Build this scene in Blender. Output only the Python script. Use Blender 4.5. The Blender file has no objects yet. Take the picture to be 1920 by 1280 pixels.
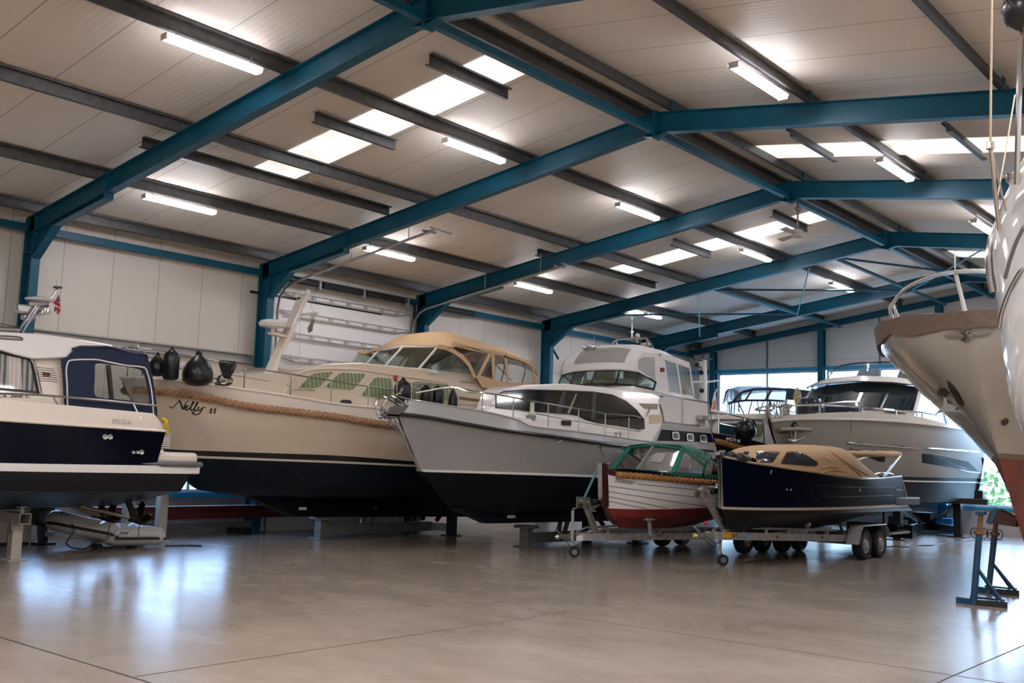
import bpy, bmesh, math, random
from mathutils import Vector, Matrix
from mathutils.bvhtree import BVHTree
random.seed(7)
SC = bpy.context.scene
COL = SC.collection
# ---------------------------------------------------------------- survey camera (measured from the photograph)
CAM = Vector((0.0, 0.0, 1.7004))
RX = Vector((0.76457565, 0.64373343, 0.03211458))
RU = Vector((0.04980702, -0.10868702, 0.99282747))
RF = Vector((-0.64260667, 0.75749218, 0.11516189))
FPX = 1927.1823
def ray(u, v): return RX * ((u - 960) / FPX) - RU * ((v - 640) / FPX) + RF
def PX(u, v, x): d = ray(u, v); return CAM + d * ((x - CAM.x) / d.x)
def PY(u, v, y): d = ray(u, v); return CAM + d * ((y - CAM.y) / d.y)
def PZ(u, v, z=0.0): d = ray(u, v); return CAM + d * ((z - CAM.z) / d.z)

# ---------------------------------------------------------------- materials
MATS = {}
def mat(name, col, rough=0.5, metal=0.0, bump=0.0, scale=20.0, var=0.0, coat=0.0, alpha=1.0, emit=None, es=0.0, spec=0.5):
    if name in MATS: return MATS[name]
    m = bpy.data.materials.new(name); m.use_nodes = True
    nt = m.node_tree; b = nt.nodes['Principled BSDF']
    b.inputs['Base Color'].default_value = (*col, 1); b.inputs['Roughness'].default_value = rough
    b.inputs['Metallic'].default_value = metal; b.inputs['Coat Weight'].default_value = coat
    b.inputs['Coat Roughness'].default_value = 0.06; b.inputs['Alpha'].default_value = alpha
    b.inputs['Specular IOR Level'].default_value = spec
    if emit: b.inputs['Emission Color'].default_value = (*emit, 1); b.inputs['Emission Strength'].default_value = es
    tc = nt.nodes.new('ShaderNodeTexCoord')
    n = nt.nodes.new('ShaderNodeTexNoise'); n.inputs['Scale'].default_value = scale; n.inputs['Detail'].default_value = 4
    nt.links.new(tc.outputs['Object'], n.inputs['Vector'])
    if var > 0:
        r = nt.nodes.new('ShaderNodeValToRGB')
        r.color_ramp.elements[0].position = .3; r.color_ramp.elements[1].position = .7
        r.color_ramp.elements[0].color = (*[c * (1 - var) for c in col], 1); r.color_ramp.elements[1].color = (*[min(1, c * (1 + var)) for c in col], 1)
        nt.links.new(n.outputs['Fac'], r.inputs['Fac']); nt.links.new(r.outputs['Color'], b.inputs['Base Color'])
    if bump > 0:
        bp = nt.nodes.new('ShaderNodeBump'); bp.inputs['Strength'].default_value = bump; bp.inputs['Distance'].default_value = .02
        nt.links.new(n.outputs['Fac'], bp.inputs['Height']); nt.links.new(bp.outputs['Normal'], b.inputs['Normal'])
    MATS[name] = m
    return m
def glass(name, tint=(.9, .95, .95), refl=.06, rough=.02):
    if name in MATS: return MATS[name]
    m = bpy.data.materials.new(name); m.use_nodes = True; nt = m.node_tree
    for n in list(nt.nodes): nt.nodes.remove(n)
    o = nt.nodes.new('ShaderNodeOutputMaterial'); mx = nt.nodes.new('ShaderNodeMixShader')
    t = nt.nodes.new('ShaderNodeBsdfTransparent'); g = nt.nodes.new('ShaderNodeBsdfGlossy')
    lw = nt.nodes.new('ShaderNodeLayerWeight'); lw.inputs['Blend'].default_value = .35
    ma = nt.nodes.new('ShaderNodeMath'); ma.operation = 'MULTIPLY_ADD'; ma.inputs[1].default_value = .28; ma.inputs[2].default_value = refl
    nt.links.new(lw.outputs['Fresnel'], ma.inputs[0])
    t.inputs['Color'].default_value = (*tint, 1); g.inputs['Roughness'].default_value = rough
    nt.links.new(ma.outputs[0], mx.inputs[0]); nt.links.new(t.outputs[0], mx.inputs[1]); nt.links.new(g.outputs[0], mx.inputs[2])
    nt.links.new(mx.outputs[0], o.inputs['Surface'])
    MATS[name] = m
    return m
def emis(name, col, s):
    if name in MATS: return MATS[name]
    m = bpy.data.materials.new(name); m.use_nodes = True; nt = m.node_tree
    b = nt.nodes['Principled BSDF']; b.inputs['Base Color'].default_value = (.8, .8, .8, 1)
    b.inputs['Emission Color'].default_value = (*col, 1); b.inputs['Emission Strength'].default_value = s
    MATS[name] = m
    return m

# ---------------------------------------------------------------- mesh builder
def catmull(pts, n):
    pts = [Vector(p) for p in pts]
    if len(pts) < 3 or n <= 1: return pts
    out = []
    for i in range(len(pts) - 1):
        p0 = pts[max(i - 1, 0)]; p1 = pts[i]; p2 = pts[i + 1]; p3 = pts[min(i + 2, len(pts) - 1)]
        for k in range(n):
            t = k / n
            out.append(.5 * ((2 * p1) + (p2 - p0) * t + (2 * p0 - 5 * p1 + 4 * p2 - p3) * t * t + (3 * p1 - p0 - 3 * p2 + p3) * t ** 3))
    out.append(pts[-1])
    return out
class MB:
    def __init__(s): s.v = []; s.f = []; s.m = []
    def add(s, vs, fs, mi=0):
        b = len(s.v); s.v += [Vector(p) for p in vs]
        for f in fs: s.f.append([b + i for i in f]); s.m.append(mi)
        return s
    def box(s, c, d, mi=0, rz=0.0, rot=None):
        c = Vector(c); M = rot if rot is not None else Matrix.Rotation(rz, 3, 'Z'); x, y, z = [e / 2 for e in d]
        vs = [c + M @ Vector((a * x, b * y, e * z)) for a in (-1, 1) for b in (-1, 1) for e in (-1, 1)]
        return s.add(vs, [(0, 1, 3, 2), (4, 6, 7, 5), (0, 4, 5, 1), (2, 3, 7, 6), (0, 2, 6, 4), (1, 5, 7, 3)], mi)
    def bar(s, a, b, w, h, mi=0, up=(0, 0, 1)):
        a = Vector(a); b = Vector(b); d = (b - a); L = d.length; d.normalize(); up = Vector(up)
        if abs(d.dot(up)) > .99: up = Vector((0, 1, 0))
        x = d.cross(up).normalized(); z = x.cross(d).normalized()
        M = Matrix((x, d, z)).transposed()
        return s.box((a + b) / 2, (w, L, h), mi, rot=M)
    def section(s, a, b, poly, mi=0, up=(0, 0, 1)):
        # sweep an open/closed 2-D outline (side, up) along a straight line
        a = Vector(a); b = Vector(b); d = (b - a).normalized(); up = Vector(up)
        x = d.cross(up).normalized(); z = x.cross(d).normalized(); n = len(poly)
        vs = [p + x * q[0] + z * q[1] for p in (a, b) for q in poly]
        fs = [(i, (i + 1) % n, n + (i + 1) % n, n + i) for i in range(n)] + [tuple(range(n))[::-1], tuple(range(n, 2 * n))]
        return s.add(vs, fs, mi)
    def tube(s, pts, r, n=8, mi=0, smooth=0, closed=False, caps=True):
        pts = [Vector(p) for p in pts]
        if smooth: pts = catmull(pts, smooth)
        q = [pts[0]]
        for p in pts[1:]:
            if (p - q[-1]).length > 1e-6: q.append(p)
        pts = q; N = len(pts)
        if N < 2: return s
        rs = r if isinstance(r, (list, tuple)) else None
        t0 = (pts[1] - pts[0]).normalized(); up = Vector((0, 0, 1)) if abs(t0.z) < .9 else Vector((1, 0, 0))
        x = t0.cross(up).normalized(); vs = []; fs = []
        for i, p in enumerate(pts):
            if closed: t = pts[(i + 1) % N] - pts[i - 1]
            else: t = pts[min(i + 1, N - 1)] - pts[max(i - 1, 0)]
            t.normalize(); x = (x - t * x.dot(t))
            x = x.normalized() if x.length > 1e-6 else t.orthogonal().normalized()
            y = t.cross(x); rr = rs[min(int(i * len(rs) / N), len(rs) - 1)] if rs else r
            for k in range(n):
                a = 2 * math.pi * k / n; vs.append(p + (x * math.cos(a) + y * math.sin(a)) * rr)
        M = N if closed else N - 1
        for i in range(M):
            j = (i + 1) % N
            for k in range(n): fs.append((i * n + k, i * n + (k + 1) % n, j * n + (k + 1) % n, j * n + k))
        if caps and not closed: fs += [tuple(range(n))[::-1], tuple(range((N - 1) * n, N * n))]
        return s.add(vs, fs, mi)
    def lathe(s, prof, o, axis=(0, 0, 1), n=16, mi=0, caps=True):
        o = Vector(o); ax = Vector(axis).normalized(); x = ax.orthogonal().normalized(); y = ax.cross(x); vs = []; fs = []
        for r, h in prof:
            for k in range(n):
                a = 2 * math.pi * k / n; vs.append(o + ax * h + (x * math.cos(a) + y * math.sin(a)) * max(r, 1e-4))
        for i in range(len(prof) - 1):
            for k in range(n): fs.append((i * n + k, i * n + (k + 1) % n, (i + 1) * n + (k + 1) % n, (i + 1) * n + k))
        if caps: fs += [tuple(range(n))[::-1], tuple(range((len(prof) - 1) * n, len(prof) * n))]
        return s.add(vs, fs, mi)
    def ball(s, c, r, mi=0, n=12, sc=(1, 1, 1), rot=None):
        m = n // 2; c = Vector(c); vs = []; fs = []
        for i in range(m + 1):
            th = math.pi * i / m
            for k in range(n):
                a = 2 * math.pi * k / n
                p = Vector((math.sin(th) * math.cos(a) * sc[0], math.sin(th) * math.sin(a) * sc[1], math.cos(th) * sc[2])) * r
                vs.append(c + (rot @ p if rot else p))
        for i in range(m):
            for k in range(n): fs.append((i * n + k, (i + 1) * n + k, (i + 1) * n + (k + 1) % n, i * n + (k + 1) % n))
        return s.add(vs, fs, mi)
    def slab(s, pts, off, mi=0, mi_side=None):
        # n-gon extruded by a vector
        pts = [Vector(p) for p in pts]; off = Vector(off); n = len(pts)
        vs = pts + [p + off for p in pts]
        s.add(vs, [tuple(range(n)), tuple(range(2 * n - 1, n - 1, -1))], mi)
        b = len(s.v) - 2 * n
        for i in range(n): s.f.append([b + i, b + n + i, b + n + (i + 1) % n, b + (i + 1) % n]); s.m.append(mi if mi_side is None else mi_side)
        return s
    def grid(s, rows, mi=0, mis=None, closed=False):
        # rows: list of equal-length point lists
        n = len(rows[0]); vs = [p for r in rows for p in r]; b = len(s.v); s.v += [Vector(p) for p in vs]
        for i in range(len(rows) - 1):
            for k in range(n if closed else n - 1):
                s.f.append([b + i * n + k, b + i * n + (k + 1) % n, b + (i + 1) * n + (k + 1) % n, b + (i + 1) * n + k])
                s.m.append(mis[i] if mis else mi)
        return s
    def build(s, name, mats, parent=None, smooth=40, bevel=0.0, solid=0.0, bseg=2):
        if not isinstance(mats, (list, tuple)): mats = [mats]
        me = bpy.data.meshes.new(name)
        org = Vector(parent['_org']) if parent is not None and '_org' in parent.keys() else None
        me.from_pydata([tuple(v - org) for v in s.v] if org is not None else [tuple(v) for v in s.v], [], s.f)
        for m in mats: me.materials.append(m)
        me.polygons.foreach_set('material_index', s.m)
        bm = bmesh.new(); bm.from_mesh(me)
        bmesh.ops.remove_doubles(bm, verts=bm.verts, dist=2e-5)
        bmesh.ops.recalc_face_normals(bm, faces=bm.faces)
        bm.to_mesh(me); bm.free()
        o = bpy.data.objects.new(name, me); COL.objects.link(o)
        if parent is not None: o.parent = parent
        if org is not None: o['_org'] = tuple(org)
        if smooth:
            me.polygons.foreach_set('use_smooth', [True] * len(me.polygons)); me.set_sharp_from_angle(angle=math.radians(smooth))
        if bevel > 0:
            b = o.modifiers.new('bevel', 'BEVEL'); b.width = bevel; b.segments = bseg; b.limit_method = 'ANGLE'; b.angle_limit = math.radians(35)
        if solid:
            b = o.modifiers.new('solid', 'SOLIDIFY'); b.thickness = abs(solid); b.offset = 1 if solid > 0 else -1
        me.update()
        return o
def tag(o, label, cat, group=None, kind=None):
    o['label'] = label
    if cat: o['category'] = cat
    if group: o['group'] = group
    if kind: o['kind'] = kind
    return o
def thing(name, label, cat, loc=(0, 0, 0), group=None):
    o = bpy.data.objects.new(name, None); COL.objects.link(o); o.location = loc; o.empty_display_size = .2
    o['_org'] = tuple(loc)
    return tag(o, label, cat, group)
def struct(o, label=None, cat=None):
    o['kind'] = 'structure'
    if label: o['label'] = label
    if cat: o['category'] = cat
    return o
def single(mb, name, mats, label, cat, loc, group=None, **kw):
    # a one-mesh thing with its origin at loc
    d = {'_org': tuple(loc)}
    for i in range(len(mb.v)): mb.v[i] = mb.v[i] - Vector(loc)
    o = mb.build(name, mats, None, **kw); o.location = loc
    return tag(o, label, cat, group)
def clone(o, loc, label=None, group=None):
    r = o.copy(); COL.objects.link(r); r.location = loc
    if label: r['label'] = label
    if group: r['group'] = group
    for ch in list(o.children):
        c = ch.copy(); COL.objects.link(c); c.parent = r
        for g in list(ch.children):
            d = g.copy(); COL.objects.link(d); d.parent = c
    return r
def text_mesh(txt, size=1.0, shear=0.0, bold=0.0):
    cu = bpy.data.curves.new('t', 'FONT'); cu.body = txt; cu.size = size; cu.shear = shear; cu.offset = bold
    cu.align_x = 'LEFT'; o = bpy.data.objects.new('t', cu); COL.objects.link(o)
    me = bpy.data.meshes.new_from_object(o.evaluated_get(bpy.context.evaluated_depsgraph_get()))
    vs = [v.co.copy() for v in me.vertices]; fs = [tuple(p.vertices) for p in me.polygons]
    bpy.data.objects.remove(o); bpy.data.curves.remove(cu); bpy.data.meshes.remove(me)
    x0 = min(v.x for v in vs); x1 = max(v.x for v in vs); y0 = min(v.y for v in vs); y1 = max(v.y for v in vs)
    return [((v.x - x0) / (x1 - x0), (v.y - y0) / (y1 - y0)) for v in vs], fs
def text_on(txt, quad, shear=0.0, bold=0.0, surf=None, off=.006):
    # quad: bottom-left, bottom-right, top-right, top-left points; text fills it
    uv, fs = text_mesh(txt, 1, shear, bold); a, b, c, d = [Vector(p) for p in quad]; m = MB()
    m.add([(a * (1 - x) + b * x) * (1 - y) + (d * (1 - x) + c * x) * y for x, y in uv], fs)
    return m
def bvh(*objs):
    vs = []; fs = []
    for o in objs:
        if hasattr(o, 'data'):
            off = Vector(o['_org']) if '_org' in o.keys() else Vector()
            V = [v.co + off for v in o.data.vertices]; Fs = [list(p.vertices) for p in o.data.polygons]
        else: V, Fs = o.v, o.f
        b = len(vs); vs += V; fs += [[i + b for i in f] for f in Fs]
    return BVHTree.FromPolygons(vs, fs)
def drape(tree, u, v, off=.01, x=None):
    d = ray(u, v).normalized(); h, n, i, dist = tree.ray_cast(CAM, d)
    if h is None: return PX(u, v, x) if x is not None else None
    if n.dot(d) > 0: n = -n
    return h + n * off
def drapes(tree, pts, off=.01, x=None):
    r = [drape(tree, u, v, off, x) for u, v in pts]
    return [p for p in r if p is not None]
def plate(tree, pts, off=.012, x=None, thick=.02, rings=4):
    # closed outline in px laid on a surface (following its curve), thickened inwards
    c = (sum(p[0] for p in pts) / len(pts), sum(p[1] for p in pts) / len(pts)); L = []
    P2 = []
    for i, p in enumerate(pts):
        q = pts[(i + 1) % len(pts)]; n = max(1, min(6, int(math.hypot(q[0] - p[0], q[1] - p[1]) / 7)))
        P2 += [(p[0] + (q[0] - p[0]) * k / n, p[1] + (q[1] - p[1]) * k / n) for k in range(n)]
    for r in range(rings):
        f = 1 - r / rings; L.append([drape(tree, c[0] + (p[0] - c[0]) * f, c[1] + (p[1] - c[1]) * f, off, x) for p in P2])
    c3 = drape(tree, c[0], c[1], off, x)
    if c3 is None: c3 = sum((p for p in L[-1] if p), Vector()) / max(1, len([p for p in L[-1] if p]))
    for r in range(rings): L[r] = [p if p is not None else None for p in L[r]]
    ok = [k for k in range(len(P2)) if all(L[r][k] is not None for r in range(rings))]
    L = [[row[k] for k in ok] for row in L]; q = L[0]; n = Vector()
    for i in range(len(q)): n += (q[i] - q[0]).cross(q[(i + 1) % len(q)] - q[0])
    n.normalize()
    if n.dot(q[0] - CAM) > 0: n = -n
    m = MB(); N = len(q); V = [p for row in L for p in row] + [c3]; Fs = []
    for r in range(rings - 1):
        for k in range(N): Fs.append((r * N + k, r * N + (k + 1) % N, (r + 1) * N + (k + 1) % N, (r + 1) * N + k))
    for k in range(N): Fs.append(((rings - 1) * N + k, (rings - 1) * N + (k + 1) % N, rings * N))
    M = len(V); m.add(V + [v - n * thick for v in V], Fs + [tuple(i + M for i in f)[::-1] for f in Fs])
    for k in range(N): m.f.append([k, k + M, (k + 1) % N + M, (k + 1) % N]); m.m.append(0)
    return m
def text_px(tree, txt, quad, shear=0.0, bold=0.0, off=.006, x=None):
    # lettering laid on a surface: quad in px, bottom-left, bottom-right, top-right, top-left
    uv, fs = text_mesh(txt, 1, shear, bold); a, b, c, d = quad; V = []
    for s, t in uv:
        u = (a[0] * (1 - s) + b[0] * s) * (1 - t) + (d[0] * (1 - s) + c[0] * s) * t; v = (a[1] * (1 - s) + b[1] * s) * (1 - t) + (d[1] * (1 - s) + c[1] * s) * t
        V.append(drape(tree, u, v, off, x))
    bad = {i for i, p in enumerate(V) if p is None}
    m = MB(); m.add([p or Vector() for p in V], [f for f in fs if not bad & set(f)]); return m
def rquad(p, r=.18, n=3):
    # rounded polygon in px
    out = []; N = len(p)
    for i in range(N):
        a = Vector(p[i - 1]); b = Vector(p[i]); c = Vector(p[(i + 1) % N])
        s = b + (a - b) * r; e = b + (c - b) * r
        for k in range(n + 1):
            t = k / n; out.append(tuple(s * (1 - t) ** 2 + b * 2 * t * (1 - t) + e * t * t))
    return out
SKY_E, LAMP_E, LAMP_W, SKY_W, EXPO = 0.75, 32.0, 135.0, 8.0, 0.66
# ---------------------------------------------------------------- boat building helpers
def plan(y0, lf, bmax, y1=99, bt=None, p=2.2, q=.8, la=4.0):
    # half breadth as a function of y: bow at y0, full beam after lf, easing to bt at y1
    def f(y):
        s = min(1, max(0, (y - y0) / lf)); b = bmax * (1 - (1 - s) ** p) ** q
        if bt is not None and y > y1 - la: k = min(1, (y - y1 + la) / la); b += (bt - bmax) * k * k
        return max(b, .01)
    return f
def solve_row(xc, pts, f):
    out = []
    for p in pts:
        if len(p) == 3: out.append(Vector((xc + p[0], p[1], p[2]))); continue
        x = xc + .6
        for _ in range(60):
            q = PX(p[0], p[1], x); x = .6 * x + .4 * (xc + f(q.y))
        out.append(PX(p[0], p[1], x))
    return out
def resample(pts, n):
    c = catmull(pts, 8); L = [0]
    for a, b in zip(c, c[1:]): L.append(L[-1] + (b - a).length)
    out = []; j = 0
    for i in range(n):
        t = (i / (n - 1)) ** 1.25 * L[-1]          # denser stations at the bow
        while j < len(L) - 2 and L[j + 1] < t: j += 1
        k = (t - L[j]) / max(1e-9, L[j + 1] - L[j]); out.append(c[j].lerp(c[j + 1], min(1, max(0, k))))
    return out
def mir(p, xc): p = Vector(p); return Vector((2 * xc - p.x, p.y, p.z))
def mirs(ps, xc): return [mir(p, xc) for p in ps]
def hull(xc, rows, mis, n=36, name='hull', mats=None, parent=None, deck_mi=0, deck_drop=.03, transom_mi=None, bevel=0, sharp=30):
    # rows: [(points, plan function)] from the sheer down to the keel; mis: material per strip
    R = [resample(solve_row(xc, r[0], r[1]), n) for r in rows]
    m = MB(); m.grid(R, mis=mis); m.grid([mirs(r, xc) for r in R], mis=mis)
    for i in range(len(R) - 1):
        a, b = R[i][-1], R[i + 1][-1]; m.add([a, b, mir(b, xc), mir(a, xc)], [(0, 1, 2, 3)], mis[i] if transom_mi is None else transom_mi[i])
    dk = [p + Vector((-min(.03, abs(p.x - xc) * .5), 0, -deck_drop)) for p in R[0]]
    m.grid([R[0], dk], deck_mi); m.grid([mirs(R[0], xc), mirs(dk, xc)], deck_mi); m.grid([dk, mirs(dk, xc)], deck_mi)
    m.add([R[0][-1], mir(R[0][-1], xc), mir(dk[-1], xc), dk[-1]], [(0, 1, 2, 3)], deck_mi)
    a, b = R[-1], mirs(R[-1], xc); m.grid([a, b], mis[-1])
    o = m.build(name, mats, parent, smooth=sharp)
    return o, R
def offs(line, dx=0.0, dz=0.0, xc=None):
    return [p + Vector((dx, 0, dz)) for p in line]
def prism(xc, prof, mi=0, m=None, cap=True):
    # prof: closed side outline [(u, v, b)] or world (b, y, z, 'w'); mirrored about xc and skinned
    P = []
    for q in prof:
        if len(q) == 4: P.append(Vector((xc + q[0], q[1], q[2])))
        else: P.append(PX(q[0], q[1], xc + q[2]))
    m = m or MB(); n = len(P); Q = mirs(P, xc)
    if cap: m.add(P, [tuple(range(n))], mi); m.add(Q, [tuple(range(n))[::-1]], mi)
    for i in range(n): j = (i + 1) % n; m.add([P[i], P[j], Q[j], Q[i]], [(0, 1, 2, 3)], mi)
    return m
def crown(xc, edge, rise, mi=0, m=None, n=8, thick=.03, pw=2.0):
    # cambered sheet spanning from edge points to their mirror, rise at the middle
    m = m or MB(); rows = []
    for k in range(n + 1):
        t = -1 + 2 * k / n; row = []
        for i, p in enumerate(edge):
            r = rise[i] if isinstance(rise, (list, tuple)) else rise
            row.append(Vector((xc + (p.x - xc) * -t, p.y, p.z + r * (1 - abs(t) ** pw))))
        rows.append(row)
    m.grid(rows, mi); m.grid([offs(r, 0, -thick) for r in rows], mi)
    for r in (rows[0], rows[-1]): m.grid([r, offs(r, 0, -thick)], mi)
    for k in (0, -1): m.grid([[r[k] for r in rows], [r[k] + Vector((0, 0, -thick)) for r in rows]], mi)
    return m
def strip_px(pts, w, x, th=.012, m=None, mi=0, dx=0.0, pt=None):
    # flat fabric band along a px polyline in the plane X = x, width w metres
    m = m or MB(); L = [(pt(u, v) if pt else PX(u, v, x)) + Vector((dx, 0, 0)) for u, v in pts]; a = []; b = []
    for i, p in enumerate(L):
        t = (L[min(i + 1, len(L) - 1)] - L[max(i - 1, 0)]).normalized(); s = Vector((0, -t.z, t.y)) * (w / 2)
        a.append(p + s); b.append(p - s)
    o = Vector((-th, 0, 0)); m.grid([a, b], mi); m.grid([offs(a, -th), offs(b, -th)], mi); m.grid([a, offs(a, -th)], mi); m.grid([b, offs(b, -th)], mi)
    for k in (0, -1): m.add([a[k], b[k], b[k] + o, a[k] + o], [(0, 1, 2, 3)], mi)
    return m
def poly_px(pts, x, th=.01, m=None, mi=0, pt=None):
    m = m or MB(); return m.slab([(pt(u, v) if pt else PX(u, v, x)) for u, v in pts], (-th, 0, 0), mi)
def add_mirror(m, xc):
    # append the mirror image of everything in the builder
    n = len(m.v); m.v += [mir(p, xc) for p in m.v]; m.f += [[i + n for i in f][::-1] for f in m.f[:]]; m.m += m.m[:]
    return m
def rope(line, r, name, mats, parent, off=.03, turns=7.0, n=6):
    # laid rope: three strands twisted about the line
    L = catmull(line, 6); m = MB(); d = 0
    S = [[], [], []]
    step = .035; acc = []; tot = 0
    pts = [L[0]]
    for a, b in zip(L, L[1:]):
        l = (b - a).length; k = max(1, int(l / step))
        for i in range(1, k + 1): pts.append(a.lerp(b, i / k))
    for i, p in enumerate(pts):
        t = (pts[min(i + 1, len(pts) - 1)] - pts[max(i - 1, 0)]).normalized()
        if i: d += (p - pts[i - 1]).length
        x = t.cross(Vector((0, 0, 1))).normalized(); y = x.cross(t)
        for k in range(3):
            a = d * turns * 2 * math.pi / 1.0 * .45 + k * 2.094; S[k].append(p + (x * math.cos(a) + y * math.sin(a)) * r * .55)
    for k in range(3): m.tube(S[k], r * .62, n)
    return m.build(name, mats, parent)
def rail_tubes(m, line, r=.013, n=6): m.tube(line, r, n); return m
def fender(u, v0, v1, x, dia, label, kind='cylinder', parent=None, line_to=None, name='fender', m_=None):
    # hanging boat fender between px heights v0 (eye) and v1 (bottom) in plane X = x
    a = PX(u, v0, x); b = PX(u, v1, x); L = a.z - b.z; r = dia / 2; m = MB()
    if kind == 'cylinder': pr = [(.02, 0), (r * .8, .02), (r, r * .5), (r, L - r * .9), (r * .85, L - r * .5), (r * .45, L - r * .2), (r * .3, L)]
    elif kind == 'pear': pr = [(.02, 0), (r * .6, .03 * L), (r * .94, .16 * L), (r, .34 * L), (r * .95, .5 * L), (r * .78, .68 * L), (r * .52, .83 * L), (r * .27, .94 * L), (r * .16, L)]
    m.lathe(pr, (x, a.y, b.z), n=18); m.ball((x, a.y, b.z + L + .01), r * .22, n=8)
    if line_to:
        t = PX(line_to[0], line_to[1], x); m.tube([(x, a.y, a.z), (t.x, t.y, t.z), (t.x + .03, t.y, t.z - .02)], .009, 5)
    return single(m, name, m_ or fender_m, label, 'fender', (x, a.y, b.z), 'boat fenders')
fender_m = mat('black fender vinyl', (.006, .007, .008), .3, spec=.4)
fender_blue = mat('navy fender vinyl', (.006, .010, .022), .3, coat=.3)
cream_gel = mat('cream gelcoat', (.70, .585, .44), .16, coat=.5, var=.03, scale=.7)
cream_light = mat('light cream gelcoat', (.74, .66, .56), .2, coat=.4)
white_gel = mat('white gelcoat', (.74, .70, .66), .18, coat=.5)
black_gel = mat('black bottom paint', (.004, .005, .007), .4, var=.3, scale=5, spec=.2)
boot_black = mat('black boot stripe', (.006, .006, .008), .15, coat=.4)
bottom_blue = mat('dark antifouling', (.006, .010, .016), .4, var=.45, scale=3, spec=.25)
chrome = mat('polished stainless', (.72, .72, .72), .09, 1.0)
alu = mat('anodised aluminium', (.66, .66, .67), .28, .9)
dark_glass = mat('dark tinted glass', (.010, .012, .013), .04, coat=.8)
clear = glass('clear vinyl', (.95, .96, .96), .03, .05)
wind = glass('windscreen glass', (.86, .94, .91), .04, .01)
tan_fab = mat('tan canvas', (.60, .40, .22), .85, bump=.25, scale=60, var=.06)
white_fab = mat('white canvas', (.72, .69, .67), .8, bump=.15, scale=60)
navy_fab = mat('navy canvas', (.007, .014, .040), .8, bump=.3, scale=40)
green_fab = mat('green canvas', (.004, .115, .075), .75, bump=.2, scale=50)
rope_tan = mat('tan rope', (.36, .20, .11), .85, var=.25, scale=30)
rope_orange = mat('golden rope', (.30, .14, .035), .8, var=.25, scale=30)
rope_black = mat('black rope', (.012, .012, .012), .8)
black_trim = mat('black rubber trim', (.010, .010, .011), .3)
def stripes(name, c1, c2, axis, scale, rough=.5, coat=.6, off=0.0):
    # soft vertical pleats seen behind glass
    m = bpy.data.materials.new(name); m.use_nodes = True; nt = m.node_tree; b = nt.nodes['Principled BSDF']
    tc = nt.nodes.new('ShaderNodeTexCoord'); w = nt.nodes.new('ShaderNodeTexWave'); w.bands_direction = axis; w.inputs['Scale'].default_value = scale; w.inputs['Distortion'].default_value = 1.5; w.inputs['Detail'].default_value = 2; w.inputs['Detail Scale'].default_value = .6
    nt.links.new(tc.outputs['Object'], w.inputs['Vector']); r = nt.nodes.new('ShaderNodeValToRGB')
    r.color_ramp.elements[0].color = (*c1, 1); r.color_ramp.elements[1].color = (*c2, 1); r.color_ramp.elements[0].position = .25; r.color_ramp.elements[1].position = .75
    nt.links.new(w.outputs['Color'], r.inputs['Fac']); nt.links.new(r.outputs[0], b.inputs['Base Color'])
    b.inputs['Roughness'].default_value = rough; b.inputs['Coat Weight'].default_value = coat; b.inputs['Coat Roughness'].default_value = .03
    return m
curtain_m = stripes('green curtain', (.13, .17, .075), (.27, .31, .14), 'Y', 3.2)
curtain_grey = stripes('striped grey curtain', (.05, .06, .07), (.33, .30, .27), 'Y', 4.0)
def boat_window(tree, pts, parent, inner_m, frame_m, off=.012, grow=1.12, r=.15, x=None, name='window', inner='pane'):
    c = (sum(p[0] for p in pts) / len(pts), sum(p[1] for p in pts) / len(pts))
    P = rquad(pts, r) if r else pts
    big = [(c[0] + (p[0] - c[0]) * grow, c[1] + (p[1] - c[1]) * grow) for p in P]
    o = plate(tree, big, off, x, .02).build(name, frame_m, parent, smooth=0)
    plate(tree, P, off + .010, x, .014).build(inner, inner_m, o, smooth=0)
    return o
def cradle(y0, y1, xn, xc, zk, zpost, label, frame_m=None):
    # steel boat cradle: four posts, two V beams meeting at the keel block
    fm_ = frame_m or galv_dull
    t = thing('boat_cradle', label, 'boat stand', (xc, (y0 + y1) / 2, 0), 'steel boat cradles'); ym = (y0 + y1) / 2
    for s in (1, -1):
        xs = xc + s * (xn - xc)
        m = MB()
        for y in (y0, y1): m.bar((xs, y, .14), (xc + s * .12, ym, .14), .14, .16)
        m.build('base_beam', fm_, t, smooth=0)
        for y in (y0, y1):
            zt = zpost
            m = MB(); m.box((xs, y, (zt) / 2), (.16, .16, zt)); m.box((xs, y, .01), (.34, .34, .02)); m.box((xs - s * .05, y, zt + .02), (.34, .30, .05)); m.build('post', fm_, t, smooth=0, bevel=.008)
            m = MB(); m.bar((xs, y, zt - .1), (xs + (xc - xs) * .55, y + (ym - y) * .55, .22), .07, .07); m.build('brace', fm_, t, smooth=0)
    m = MB(); m.box((xc, ym, zk / 2), (.3, .6, zk)); m.build('keel_block', blackm, t, smooth=0)
    return t
def pair(m, xc, name, mats, parent, **kw):
    # the piece and its mirror image, each an object of its own
    q = MB(); q.v = [mir(p, xc) for p in m.v]; q.f = [f[::-1] for f in m.f]; q.m = m.m[:]
    a = m.build(name, mats, parent, **kw); q.build(name, mats, parent, **kw)
    return a
def plane_pt(u, v, xc, pl):
    # ray against the leaning side plane x = xc + b0 + ky (y - y0) + kz (z - z0)
    b0, y0, z0, ky, kz = pl; d = ray(u, v); c = xc + b0 - ky * y0 - kz * z0
    t = (c - CAM.x + ky * CAM.y + kz * CAM.z) / (d.x - ky * d.y - kz * d.z)
    return CAM + d * t
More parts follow.
